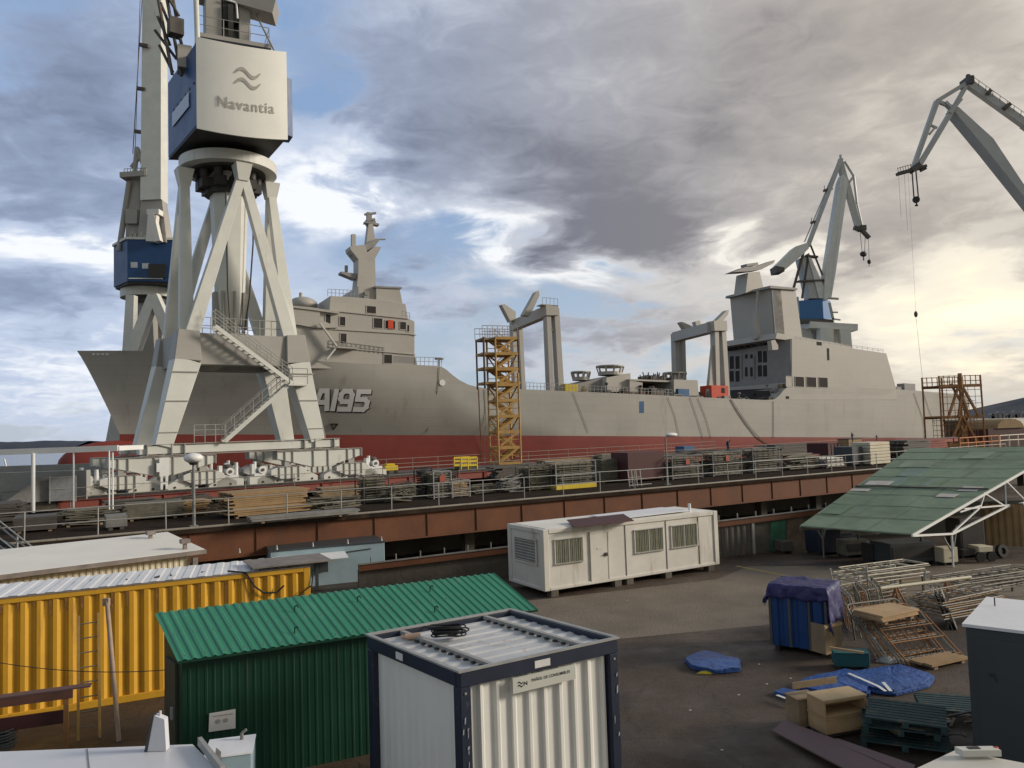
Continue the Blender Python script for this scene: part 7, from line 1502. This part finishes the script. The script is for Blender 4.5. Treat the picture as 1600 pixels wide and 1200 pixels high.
MB().prism([(.02,-.33,.45),(.1,-.33,.45),(.16,-.33,.86),(.10,-.33,.92)],(0,.03,0)).build('bracket', M['grey'], t, 'local')
# --- brown bench/table and wire coil at left
p0 = PZ(143,1066,1.15); p1 = PZ(-40,1090,1.15); ang = atan2(p0.y-p1.y, p0.x-p1.x)
t = thing('steel_table', 'long rusty brown steel workbench before the yellow container', 'workbench', loc=(p0.x,p0.y,0), yaw=ang)
MB().obox((-2.4,-.16,1.10),(2.4,0,0),(0,.22,0),(0,0,.03)).build('top', M['plate'], t, 'local'); MB().box(-2.4,-.3,-.15,-.11,.94,1.10).build('apron', mat('brown steel', (.14,.065,.045), .7, .3, 2), t, 'local')
for x in (-.42, -2.2): MB().box(x-.04,x+.04,-.14,-.06,0,.939).build('leg', M['rscaf'], t, 'local')
MB().box(-2.3,-.45,-.02,.02,.45,.7).build('shelf_panel', M['maroon'], t, 'local')
q = PZ(2,1172,0.1); mb = MB()
for j in range(7):
    for i in range(16): a0, a1 = 2*pi*i/16, 2*pi*(i+1)/16; R_ = .22+.015*(j%3); mb.tube(q+V(R_*cos(a0),R_*sin(a0),.05+j*.055), q+V(R_*cos(a1),R_*sin(a1),.05+j*.055), .022, 5)
tag(mb.build('hose_coil', M['slate']), 'coil of grey-blue hose on the ground at the left edge', 'hose')
# --- dark slate box at the right edge
zS = PY(1508, 972, 12.6).z; p0 = PZ(1508,974,2.35); p1 = PZ(1700,1002,2.35)
ang = radians(-40); SMx = Matrix.Translation((p0.x,p0.y,0)) @ Matrix.Rotation(ang,4,'Z')
t = thing('steel_container', 'slate blue-grey steel container with pale roof at the right edge', 'container', M=SMx)
MB().box(0,2.6,0,2.3,.05,2.30).build('body', M['slate'], t, 'local', bevel=.02)
rf_ = MB(); rf_.prism([(-.04,-.04,2.301),(2.64,-.04,2.301),(2.64,2.34,2.301),(-.04,2.34,2.301)],(0,0,.05)); rf_.build('roof', M['roofwhite'], t, 'local')
MB().box(.12,1.3,-.012,-.002,.15,2.15).build('door', M['slate'], t, 'local'); MB().box(.30,.38,-.03,-.0121,1.55,1.60).tube((.36,-.03,1.6),(.40,-.03,1.48),.01,5).build('latch', M['dark'], t, 'local'); MB().tube((.2,1.6,2.35),(.2,1.6,2.5),.012,5).tube((.9,2.0,2.35),(.9,2.0,2.5),.012,5).build('roof_pin', M['dark'], t, 'local')
# --- cream cabin roof at bottom right with small fitting
p0 = PZ(1415,1205,1.9); p1 = PZ(1490,1170,1.9); p2 = PZ(1640,1198,1.9)
t = thing('white_cab', 'cream painted cab roof with a red lamp at the bottom right corner', 'vehicle cab', loc=(p1.x,p1.y-.4,0))
cwm = mat('cream enamel', (.60,.57,.50), .35, .06, 1.5); MB().prism([p0,p1,p2,p2+V(-.2,-1.4,0),p0+V(0,-1.0,0)],(0,0,-1.3)).build('body', cwm, t, bevel=.03)
q = PZ(1492,1176,1.93); MB().obox(q,(.42,-.02,0),(.03,-.12,0),(0,0,.07)).build('roof_fitting', cwm, t); MB().obox(q+V(.12,-.03,.071),(.13,0,0),(0,-.06,0),(0,0,.006)).build('slot', M['dark'], t); MB().ell(q+V(.44,-.06,.05),.035,.03,.03,8,6).build('red_lamp', M['hivis'], t)
# ---------------------------------------------------------------- yard: crates, tarpaulins, pallets, racks
bcM = Matrix.Translation((PZ(1205,1008,.12).x, PZ(1205,1008,.12).y, 0)) @ Matrix.Rotation(radians(-36),4,'Z')
t = thing('blue_crate', 'tall blue ribbed steel crate with a violet tarpaulin over it', 'crate', M=bcM)
cx_, cy_, cz_ = 1.42, 1.15, 1.62
mb = MB(); mb.corr((0,0,.14),(cx_,0,0),(0,0,cz_-.14),.36,.04,(0,1,0),(.55,.1,.25,.1)); mb.box(0,.03,.05,cy_,.14,cz_).box(cx_-.03,cx_,.05,cy_,.14,cz_).box(0,cx_,cy_-.03,cy_,.14,cz_).box(.03,cx_-.03,.05,cy_-.03,.14,.18); mb.build('body', M['bluec'], t, 'local')
mb = MB()
for x in (.02,.5,.98,1.38): mb.box(x-.03,x+.03,-.02,-.003,.14,cz_)
mb.build('strap_rib', M['darkst'], t, 'local'); mb = MB()
for x in (.1,cx_-.2): mb.box(x,x+.1,0,cy_,0,.139)
mb.build('skid', M['dark'], t, 'local')
# draped tarpaulin
nx_, ny_ = 44, 38; vs = []; fs = []
for j in range(ny_+1):
    for i in range(nx_+1):
        u, v = i/nx_, j/ny_; x = -.38+(cx_+.72)*u; y = -.27+(cy_+.60)*v
        ox = max(0, -x, x-cx_); oy = max(0, -y, y-cy_); over = sqrt(ox*ox+oy*oy)
        cxp = min(max(x, -.03), cx_+.03); cyp = min(max(y, -.03), cy_+.03)
        nn_ = noise.noise((x*2.2, y*2.2, 3)); n2_ = noise.noise((x*6, y*6, 1)); n3_ = noise.noise((x*9, y*9, 7))
        drop = over*(1.15+.9*max(0, nn_)); f_ = .25 if over > 0 else 0
        drop += (1.1 if (x > cx_*.72 and oy > 0 and y > cy_) else 0)*0
        if ox > 0 and x > cx_: drop *= 2.3
        z = cz_+.05+.045*nn_+.02*n2_+.015*n3_-drop
        px_ = cxp+(x-cxp)*.20+(.07*n2_+.04*n3_)*(over > 0); py_ = cyp+(y-cyp)*.20+(.07*n2_+.05*n3_)*(over > 0)
        vs.append(bcM @ V(px_, py_, max(.2, z)))
for j in range(ny_):
    for i in range(nx_): a = j*(nx_+1)+i; fs.append((a,a+1,a+nx_+2,a+nx_+1))
tag(MB().add(vs,fs,True).build('tarpaulin', M['tarpv'], solid=.012), 'violet-blue tarpaulin draped over the tall blue crate', 'tarpaulin')
t = thing('wooden_crate', 'small pale wooden crate leaning on the blue crate right side', 'wooden crate', loc=PZ(1291,1031,0), yaw=radians(30))
MB().box(0,.62,0,.04,.12,.82).box(0,.04,.04,.5,.12,.82).box(.58,.62,.04,.5,.12,.82).box(.04,.58,.04,.5,.12,.16).build('boards', M['wood'], t, 'local'); MB().box(-.01,.63,-.025,-.002,.12,.18).box(-.01,.63,-.025,-.002,.74,.8).build('batten', M['woodlt'], t, 'local')
t = thing('tool_box', 'low dark teal steel box on the ground before the blue crate', 'tool box', loc=PZ(1306,1046,0), yaw=radians(-10))
MB().box(0,.76,0,.36,.06,.36).build('body', M['teal'], t, 'local', bevel=.01); MB().box(-.01,.77,-.01,.37,.361,.38).build('lid', M['teal'], t, 'local'); MB().box(.05,.12,0,.4,0,.059).box(.64,.71,0,.36,0,.059).build('foot', M['dark'], t, 'local')
tag(MB().beam(PZ(1296,1012,.50), PZ(1350,1020,.44), .05,.05).build('timber_batten', M['woodlt']), 'pale batten resting on the teal box', 'batten')
# barrier racks
def rack(label, px, py, yaw, w, h, lean, m, group='steel barrier frames stacked in the yard'):
    t = thing('barrier_frame', label, 'barrier frame', M=Matrix.Translation(PZ(px,py,0)) @ Matrix.Rotation(yaw,4,'Z') @ Matrix.Rotation(lean,4,'X'), group=group)
    r = .022; c_ = .12
    mb = MB(); mb.path([(0,0,0),(0,0,h-c_),(c_*.3,0,h-c_*.3),(c_,0,h),(w-c_,0,h),(w-c_*.3,0,h-c_*.3),(w,0,h-c_),(w,0,0)], r, 6).tube((0,0,.12),(w,0,.12),r*.8,6); mb.build('tube_frame', m, t, 'local')
    mb = MB().tube((0,0,h*.45),(w,0,h*.45),r*.7,5).tube((0,0,h*.72),(w,0,h*.72),r*.7,5); n = 5
    for i in range(1,n): mb.tube((w*i/n,0,.12),(w*i/n,0,h),r*.45,4)
    mb.build('cross_bars', M['rscaf'] if random.random()<.4 else m, t, 'local'); return t
rng = random.Random(4)
names = ['foremost','second','third','fourth','fifth','sixth','seventh','eighth','ninth','tenth']
for i in range(8):
    rack(names[i]+' tubular frame of the leaning stack near the slate container', 1422-i*7.5, 1040-i*1.5, radians(20+rng.uniform(-3,3)), 1.65, 1.45, radians(-52+i*1.2+rng.uniform(-3,3)), M['tube'] if i%3 else M['rscaf'])
for i in range(7):
    rack(names[i]+' upright frame of the row behind the blue crate', 1336+i*9, 1000-i*4, radians(75+rng.uniform(-6,6)), 1.3, 1.1, radians(-8+rng.uniform(-4,4)), M['tube'] if i%2 else M['grn'])
def flat_pile(name, label, cat, px, py, yaw, w, d, n, m, m2, z0=0, th=.05, leg=.4, sd=1, group=None):
    t = thing(name, label, cat, loc=PZ(px,py,z0), yaw=yaw, group=group); r = random.Random(sd)
    for i in range(n):
        o = r.uniform(-.22,.22); z = leg+i*th*1.25; mb = MB(); a = r.uniform(-.14,.14)
        mb.tube((o,0,z),(w+o,a,z),.02,5).tube((o,d,z),(w+o,d+a,z),.02,5)
        for k in range(5): x = o+w*k/4; mb.tube((x,0,z),(x,d,z),.016,5)
        mb.build('rack_frame', m if i%2 else m2, t, 'local')
    mb = MB()
    for x in (.08,w-.08):
        for y in (.05,d-.05): mb.box(x-.03,x+.03,y-.03,y+.03,0,leg)
    mb.build('leg', M['darkst'], t, 'local')
    return t
flat_pile('frame_stack','flat stacked barrier frames on legs behind the tarpaulin crate','frame stack',1330,972,radians(28),2.3,.9,8,M['tube'],M['ochre'],leg=.35,sd=2)
flat_pile('frame_stack','farther flat stack of pale frames behind the barrier frames','frame stack',1345,938,radians(22),2.9,1.0,7,M['tube'],M['creamwall'],leg=.5,sd=3)
flat_pile('frame_stack','stack of rusty frames behind the slate container','frame stack',1480,985,radians(25),2.4,1.0,9,M['ochre'],M['tube'],leg=.3,sd=4)
flat_pile('frame_stack','longest row of frames running to the right edge behind the slate container','frame stack',1500,952,radians(22),3.6,.9,8,M['tube'],M['grn'],leg=.4,sd=5)
# trestles with pipe on top
t = thing('trestle', 'pair of trestles carrying a long pale pipe behind the frames', 'trestle', loc=PZ(1400,965,0), yaw=radians(18))
for x in (.0, 1.9):
    MB().beam((x,-.3,0),(x+.05,0,.85),.05).beam((x,.3,0),(x+.05,0,.85),.05).beam((x+.35,-.3,0),(x+.1,0,.85),.05).beam((x+.35,.3,0),(x+.1,0,.85),.05).beam((x,-.22,.3),(x,.22,.3),.04).build('leg_pair', M['rscaf'], t, 'local')
MB().tube((-.5,0,.88),(2.9,0,.9),.05,8).build('pipe', M['creamwall'], t, 'local')
# yellow planks on frames
plank_pile('pale yellow scaffold boards lying on the stacked barrier frames', 1368, 1450, 972, 12, M['woodlt'], .9, .85, tilt=-.05, seed=41, mess=.03, th=.05)
plank_pile('reddish boards and a pale plank on the ground under the leaning frames', 1446, 1530, 1042, 8, M['ochre'], .6, 0, tilt=-.1, seed=42, mess=.06, th=.06)
for i, (px, py, h) in enumerate([(1281,928,.5),(1302,925,.75),(1345,925,.5),(1357,922,.75),(1392,912,.7),(1399,914,.65),(1445,915,.5),(1454,918,.4),(1479,918,.5)]):
    p = PZ(px, py, .3); tag(MB().tube(p, p+V(.02*i-.08,0,h), .03, 6).tube(p+V(0,0,h*.7), p+V(.12,0,h*.75), .02, 5).build('frame_spigot', M['galv']), 'upright tube end sticking up behind the frame stacks, one of a loose row', 'tube', 'tube ends behind the frame stacks')
t = thing('leaning_sheets', 'grey metal sheets standing against the right frame stack', 'metal sheet', loc=PZ(1496,985,0), yaw=radians(60))
for i in range(3): MB().obox((0,i*.1,0),(1.0,.05,0),(0,.3,.95),(.0,.02,0)).build('sheet', M['grey'], t, 'local')
# rag
def rag(label, px, py, sx_, sy_, sz_, m, nm='plastic_bag', cat='bag'):
    p = PZ(px,py,0); vs=[]; fs=[]; nu,nv=14,8
    for j in range(nv+1):
        for i in range(nu):
            th_ = pi/2*j/nv; a = 2*pi*i/nu; k_ = 1+.35*noise.noise((cos(a)*1.5,sin(a)*1.5,j*.6+px)); vs.append(p+V(sx_*cos(a)*cos(th_)*k_, sy_*sin(a)*cos(th_)*k_, .003+sz_*sin(th_)*k_))
    for j in range(nv):
        for i in range(nu): fs.append((j*nu+i,j*nu+(i+1)%nu,(j+1)*nu+(i+1)%nu,(j+1)*nu+i))
    return tag(MB().add(vs,fs,True).build(nm,m), label, cat)
rag('crumpled grey plastic bag on the ground by the leaning frames', 1386, 1034, .22, .16, .14, M['galv'])
for i, (px, py) in enumerate([(1198,1069),(1154,1086),(1078,1110),(1241,962),(1235,1060),(1128,1172),(1186,1038),(980,938)]):
    rag('small pale scrap of litter on the dark asphalt', px, py, .03, .02, .008, M['cabin'], 'litter_scrap', 'litter').__setitem__('group', 'litter scraps on the asphalt')
# blue sheeting bundles
def bundle(label, pts, h, m, seed, nm='sheet_bundle', z=0.02):
    """folded stiff sheeting: stacked angular layers with creases"""
    P_ = [PZ(x,y,z) for x,y in pts]; c = sum(P_, Vector((0,0,0)))/len(P_); r = random.Random(seed); mb = MB(); layers = max(2, int(h/.045)); 
    for k in range(layers):
        s_ = 1-.03*k-r.uniform(0,.05); z0 = h*k/layers; dx, dy = r.uniform(-.03,.03), r.uniform(-.03,.03); n = len(P_); top = []; bot = []
        sub_ = []
        for i in range(n):
            a0, b0 = P_[i], P_[(i+1)%n]
            for t_ in (0, .33, .66): q = c+(a0.lerp(b0,t_)-c)*s_*(1+r.uniform(-.025,.025)); sub_.append(q+V(dx,dy,0))
        N_ = len(sub_); tz = [z+z0+h/layers*.9+r.uniform(-.012,.014) for _ in range(N_)]
        vs = [V(q.x,q.y,z+z0+.002) for q in sub_]+[V(q.x,q.y,tz[i]) for i,q in enumerate(sub_)]
        mid = [c+(q-c)*.62 for q in sub_]; vs += [V(q.x+dx,q.y+dy,z+z0+h/layers*.9+r.uniform(-.004,.03)) for q in mid]+[V(c.x+dx*2,c.y,z+z0+h/layers*.9+r.uniform(0,.03))]
        fs = [(i,(i+1)%N_,N_+(i+1)%N_,N_+i) for i in range(N_)]+[(N_+i,N_+(i+1)%N_,2*N_+(i+1)%N_) for i in range(N_)]+[(N_+i,2*N_+(i+1)%N_,2*N_+i) for i in range(N_)]+[(2*N_+i,2*N_+(i+1)%N_,3*N_) for i in range(N_)]
        mb.add(vs,fs)
    return tag(mb.build(nm,m), label, 'sheeting')
bundle('large folded blue plastic sheeting bundle on the asphalt', [(1365,1083),(1300,1062),(1390,1046),(1410,1044),(1462,1060),(1452,1074),(1400,1088)], .11, M['tarpb'], 3)
bundle('flatter blue sheeting folded left of the large bundle', [(1248,1082),(1252,1068),(1325,1050),(1368,1062),(1360,1090),(1300,1092)], .12, M['tarpb'], 5)
bundle('lowest blue sheet with white edge behind the wooden crates', [(1208,1085),(1222,1080),(1262,1086),(1262,1100),(1248,1098)], .07, M['tarpb'], 8)
bundle('small dark blue folded sheet lying alone on the asphalt', [(1068,1034),(1100,1020),(1158,1034),(1160,1050),(1118,1054),(1080,1046)], .11, M['tarpb'], 11)
rag('yellow strap and rags half under the lone blue sheet', 1105, 1052, .22, .08, .05, M['caution'], 'rag', 'rag')
for i,(a,b) in enumerate([((1326,1052),(1372,1072)),((1372,1072),(1384,1080)),((1380,1066),(1392,1080)),((1214,1086),(1246,1098))]):
    tag(MB().beam(PZ(*a,.19 if i<3 else .11), PZ(*b,.17 if i<3 else .11), .07,.01).build('white_strap', M['white']), ['long white strap across the folded blue sheeting','short white strap end continuing over the blue sheeting','second white strap on the large blue bundle','white edge strip along the lowest blue sheet'][i], 'strap')
# wooden boxes
def wbox(label, px, py, z0, yaw, w, d, h, m, open_=False, lid=None):
    t = thing('wooden_crate', label, 'wooden crate', loc=PZ(px,py,z0), yaw=yaw, group='wooden crates on the pallet'); e=.035
    if not open_: MB().box(0,w,0,d,0,h).build('sides', m, t, 'local', bevel=.008)
    else: MB().box(0,e,0,d,0,h).box(w-e,w,0,d,0,h).box(e,w-e,d-e,d,0,h).box(e,w-e,0,d-e,0,e).box(e,w-e,0,d-e,h-e,h).build('sides', m, t, 'local')
    MB().box(-.01,w+.01,-.01,d+.01,h+.001,h+.03).build('lid', lid or m, t, 'local'); return t
wy0 = PZ(1356,1138,0)-PZ(1291,1149,0); wyaw = atan2(wy0.y, wy0.x); wl = wy0.length
pal = thing('pallet', 'worn wooden pallet under the two wooden crates', 'pallet', loc=PZ(1289,1153,0), yaw=wyaw)
MB().box(-.05,wl+.25,0,.6,.08,.10).build('deck_boards', M['wood'], pal, 'local'); MB().box(-.05,wl+.25,0,.08,0,.078).box(-.05,wl+.25,.26,.34,0,.078).box(-.05,wl+.25,.52,.6,0,.078).build('bearer', M['darkst'], pal, 'local')
wbox('lower wooden crate with plain plywood front on the pallet', 1291, 1149, .105, wyaw, wl, .50, .26, M['woodlt'])
q_ = PZ(1291,1149,.105)
def wbx2(label, x, y, z, w, d, h, m, o, lid=None):
    t = wbox(label, 1291, 1149, .105, wyaw, w, d, h, m, o, lid); t.matrix_world = Matrix.Translation(q_+Vector((cos(wyaw)*x-sin(wyaw)*y, sin(wyaw)*x+cos(wyaw)*y, z))) @ Matrix.Rotation(wyaw,4,'Z')
wbx2('upper open wooden crate with pale plywood lid stacked on the lower one', -.02, -.01, .30, wl, .48, .29, M['woodlt'], True, mat('pale ply lid', (.50,.36,.20), .7,.15,3))
wbx2('darker weathered crate standing behind left of the two stacked crates', -.15, .56, -.06, .5, .4, .50, M['wood'], False)
tag(MB().obox(q_+V(-.35,.62,.62), V(cos(wyaw),sin(wyaw),0)*1.0, V(0,.03,0), (0,0,.12)).build('loose_board', M['wood']), 'brown board standing on edge behind the open wooden crate', 'board')
# blue-green pallets
def pallet(label, px, py, z0, yaw, w, d, m, n=8):
    t = thing('pallet', label, 'pallet', loc=PZ(px,py,z0), yaw=yaw, group='blue-green pallets stacked at lower right')
    for i in range(n): y = d*i/n; MB().box(0,w,y,y+d/n*.72,.11,.135).build('deck_board', m, t, 'local')
    for x in (0,w/2-.05,w-.1): MB().box(x,x+.1,0,d,.02,.109).build('bearer', m, t, 'local')
    return t
pallet('topmost blue-green pallet tilted on the pile', 1352, 1132, .50, radians(-28), 1.25, 1.1, M['tealwood'])
pallet('second blue-green pallet under the topmost one', 1348, 1146, .32, radians(-24), 1.2, 1.1, M['tealwood'])
pallet('brownish pallet crossing the middle of the pile', 1400, 1150, .20, radians(10), 1.2, .9, M['wood'])
pallet('lowest dark teal pallet beside the brown plate', 1345, 1168, .04, radians(-26), 1.4, 1.1, M['tealwood'])
pallet('right rear teal pallet against the slate container', 1440, 1118, .1, radians(-20), 1.2, 1.0, M['tealwood'])
pipe = MB(); r_ = random.Random(17)
for i in range(16):
    p = PZ(r_.uniform(1440,1520), r_.uniform(1105,1150), r_.uniform(.2,.5)); pipe.beam(p, p+V(r_.uniform(-.5,.5), r_.uniform(-.3,.3), r_.uniform(-.05,.1)), .05,.03)
tag(pipe.build('scrap_heap', M['darkst']), 'heap of dark broken timber between the pallets and the slate container', 'scrap heap', None)
# violet brown plates
A = [PZ(x,y,.0)+V(0,0,z) for x,y,z in ((1222,1128,.20),(1206,1143,.08),(1330,1215,.10),(1400,1205,.28))]
tag(MB().prism([PZ(1206,1143,.06),PZ(1226,1127,.18),PZ(1420,1200,.30),PZ(1380,1235,.16)],(0,0,.025)).build('steel_plate', M['plate']), 'long brown-violet steel sheet lying at the bottom right', 'steel sheet')
tag(MB().prism([PZ(1300,1160,.22),PZ(1308,1155,.25),PZ(1430,1197,.36),PZ(1425,1212,.30)],(0,0,.02)).build('steel_plate', M['plate']), 'narrow second brown-violet sheet lying on the long one', 'steel sheet')
# ---------------------------------------------------------------- green canopy and what stands below it
ya = radians(30); dz_ = Vector((cos(ya), sin(ya), 0)); E0 = PZ(1250,823,1.5); E1 = PZ(1425,836,1.5); ed = (E1-E0); 
dn = Vector((-ed.y, ed.x, 0)).normalized(); dn = dn if dn.dot(dz_) > 0 else -dn
rise = Vector((0,0,1))
# find length so that the ridge meets the photographed ridge line
best = min(((abs((lambda q: (800+FPX*(q-CAM).dot(RT)/(q-CAM).dot(FW)))(E0+dn*L_+rise*H_)-1463)+abs((lambda q: (600-FPX*(q-CAM).dot(UP)/(q-CAM).dot(FW)))(E0+dn*L_+rise*H_)-702), L_, H_) for L_ in [6+.1*i for i in range(60)] for H_ in [1.5+.05*i for i in range(50)]))
_, RL, RH = best; print('canopy', best, ed.length)
cn = thing('canopy', 'open steel canopy with patched green felt roof at right', 'canopy', loc=(E0.x,E0.y,0))
RR = PZ(1664, 699, 1.5+RH)
def cp(u, v, o=0): return (E0+dn*(RL*v)+rise*(RH*v)).lerp(E1.lerp(RR, v), u)+rise*o
MB().prism([cp(0,0),cp(1,0),cp(1,1),cp(0,1)],(0,0,.05)).build('roof', M['canopy'], cn)
MB().prism([cp(0,1)-V(0,0,.0),cp(1,1),cp(1,1)+dn*4-rise*1.2,cp(0,1)+dn*4-rise*1.2],(0,0,.05)).build('back_roof', M['canopy'], cn)
MB().beam(cp(0,.443,.09), cp(1,.443,.09), .1,.05).build('roof_batten', M['darkst'], cn)
js = MB()
for v_ in (.12,.24,.36,.58,.70,.82,.93): js.beam(cp(0,v_,.056), cp(1,v_,.056), .03,.008)
for k_ in range(8):
    for u_ in (.28,.62):
        uu = u_+(.07 if k_%2 else 0); v0_ = (0,.12,.24,.36,.46,.58,.70,.82)[k_]; js.beam(cp(uu,v0_,.055), cp(uu,min(1,v0_+.11),.055), .02,.008)
js.build('sheet_joint', mat('dark green felt joint', (.13,.18,.13), .85, .3, 2), cn)
pr_ = random.Random(8)
for k_ in range(9):
    u_, v_ = pr_.uniform(0,.8), pr_.choice((.0,.12,.24,.46,.58,.70,.82)); MB().prism([cp(u_,v_+.01,.052),cp(u_+.17,v_+.01,.052),cp(u_+.17,v_+.105,.052),cp(u_,v_+.105,.052)],(0,0,.006+.001*k_)).build('felt_patch', (mat('bluish felt', (.18,.25,.21), .8,.3,1) if k_%3 == 0 else mat('light green felt', (.215,.265,.19), .8,.3,1) if k_%3 == 1 else mat('deep green felt', (.15,.21,.14), .8,.3,1)), cn)
wp = mat('pale flashing', (.50,.46,.42), .6,.2,3,col2=(.2,.07,.05),c2amt=.3,c2scale=3)
for u,v,l,w in ((.05,.47,.35,.05),(.0,.39,.28,.03),(.80,.42,.25,.05),(.72,.35,.25,.035)):
    MB().prism([cp(u,v,.055),cp(min(1,u+l*.55),v,.055),cp(min(1,u+l*.55)+.0,v+w,.055),cp(u,v+w,.055)],(0,0,.01)).build('roof_patch', wp, cn)
mb = MB(); mb.beam(cp(1,0,-.02), cp(1,1,-.02), .07,.10); mb.build('verge_beam', M['white'], cn)
def gpt(px, py):
    """point on the vertical plane of the right gable"""
    n_ = (RR-E1).cross(rise).normalized(); v = ray(px, py); return CAM+v*((E1-CAM).dot(n_)/v.dot(n_))
mb = MB()
for (p, q, w_) in (((1427,837),(1488,834),.075),((1488,834),(1572,792),.075),((1572,792),(1625,780),.07),((1488,832),(1532,792),.06),((1506,795),(1625,785),.06),((1532,792),(1538,772),.05),((1537,770),(1572,792),.05),((1572,792),(1570,752),.055),((1572,752),(1610,790),.05),((1500,800),(1532,790),.05)):
    mb.beam(gpt(*p), gpt(*q), w_)
mb.build('truss', M['white'], cn)
mb = MB()
for u in (.0,.5):
    mb.beam(cp(u,0,-.1), cp(u,1,-.1), .1,.14).beam(cp(u,.15,-.7), cp(u,1,-RH+1.8), .08).beam(cp(u,0,-.1), cp(u,.15,-.7), .08)
mb.build('inner_truss', M['darkst'], cn)
for u in (0,1):
    q = cp(u,.16) if u == 0 else gpt(1486,836); top = (cp(u,.16)-rise*(RH*.16+.05)) if u == 0 else gpt(1487,836); q.z = 0; MB().tube(q, top, .04, 8).build('post', M['white'] if u else M['grey'], cn); MB().beam(top-rise*.7, top-rise*.0+ed.normalized()*-.35, .05).beam(top-rise*.7, top+dn*.6+rise*.3,.05).build('knee_brace', M['grey'], cn)
    q = cp(u,1); q.z = 0; MB().tube(q, cp(u,1)-rise*.2, .06, 8).build('post', M['grey'], cn)
# things under the canopy
def ubox(name,label,cat,px0,px1,pyb,h,m,d=.9,extra=None):
    p = PZ((px0+px1)/2,pyb,0); k = MPX(p); w = (px1-px0)*k; t = thing(name,label,cat,loc=p,yaw=radians(12)); MB().box(-w/2,w/2,0,d,.12,h*k).build('body',m,t,'local',bevel=.02)
    MB().box(-w/2+.05,-w/2+.15,.05,d-.05,0,.119).box(w/2-.15,w/2-.05,.05,d-.05,0,.119).build('foot',M['dark'],t,'local')
    if extra: extra(t,w,h*k,d)
    return t
def ex1(t,w,h,d): MB().box(-w/2+.08,w/2-.08,-.02,-.002,.3,h-.15).build('grille',M['dark'],t,'local'); MB().tube((w*.3,.3,h),(w*.3,.3,h+.3),.05,6).build('exhaust_pipe',M['darkst'],t,'local')
ubox('generator_set','dark green generator box under the front of the canopy','generator',1388,1470,884,36,M['slate'],1.2,ex1)
ubox('white_cabinet','white cabinet with a small label beside the canopy post','cabinet',1474,1500,884,28,M['creamwall'],.5,lambda t,w,h,d: MB().box(-.05,.15,-.012,-.002,h*.4,h*.48).build('label',M['grey'],t,'local'))
ubox('compressor','blue-black compressor under the left part of the canopy','compressor',1278,1318,868,40,M['navy'],1.0,lambda t,w,h,d: (MB().tube((w/2,.4,h*.62),(w/2+.9,.4,h*.62),.16,10).build('outlet_pipe',M['navy'],t,'local'),))
ubox('dark_locker','tall dark locker deeper under the canopy','locker',1500,1545,872,62,M['darkst'],.8,ex1)
t = thing('yellow_cart','small cream-yellow site cart with black wheels under the right of the canopy','cart',loc=PZ(1542,878,0),yaw=radians(8)); k=MPX(PZ(1542,878,0))
MB().prism([(-.30,0,.38),(.30,0,.38),(.32,0,.60),(-.32,0,.62)],(0,.6,0)).build('body',M['creamwall'],t,'local',bevel=.02)
for x in (-.25,.25): MB().tube((x,-.02,.2),(x,.08,.2),.2,14).build('wheel',M['rubber'],t,'local')
MB().box(-.9,-.4,.1,.4,.3,.5).build('drawbar',M['dark'],t,'local')
t = thing('tan_screen','tan canvas screen hanging at the right under the canopy','screen',loc=PZ(1568,862,0),yaw=radians(-35)); MB().corr((-.7,0,.25),(1.5,0,0),(0,0,1.75),.25,.05,(0,-1,0)).build('canvas',M['ochre'],t,'local'); MB().tube((-.7,.03,0),(-.7,.03,2.05),.03,6).tube((.8,.03,0),(.8,.03,2.05),.03,6).tube((-.7,.03,2.02),(.8,.03,2.02),.03,6).build('frame',M['darkst'],t,'local')
t = thing('spare_wheel','black tyre leaning beside the tan screen','tyre',loc=PZ(1566,872,0),yaw=.3); MB().ring((0,0,0),.13,.26,-.08,.08,20).build('tyre',M['rubber'],t,'local'); t.matrix_world = t.matrix_world @ Matrix.Translation((0,0,.28)) @ Matrix.Rotation(radians(80),4,'X')
for i,(px,py,w,h,m,lb) in enumerate([(1340,872,38,28,'grn','low grey-green bench machine under the canopy middle'),(1372,880,18,30,'dark','black covered stand under the canopy middle'),(1352,858,30,10,'creamwall','pale low box behind the bench machine'),(1232,866,20,20,'darkst','dark drum-like box by the wall left of the canopy')]):
    ubox('shop_machine',lb,'machine',px-w/2,px+w/2,py,h,M[m],.7,ex1 if i==0 else None)
q = PZ(1340,846,0); tag(MB().box(q.x-.5,q.x+9,q.y+1.6,q.y+1.8,0,1.5).build('back_wall', mat('dim grey wall', (.13,.125,.10), .9, .3, .8)), 'pale wall behind the machines under the canopy', 'wall')
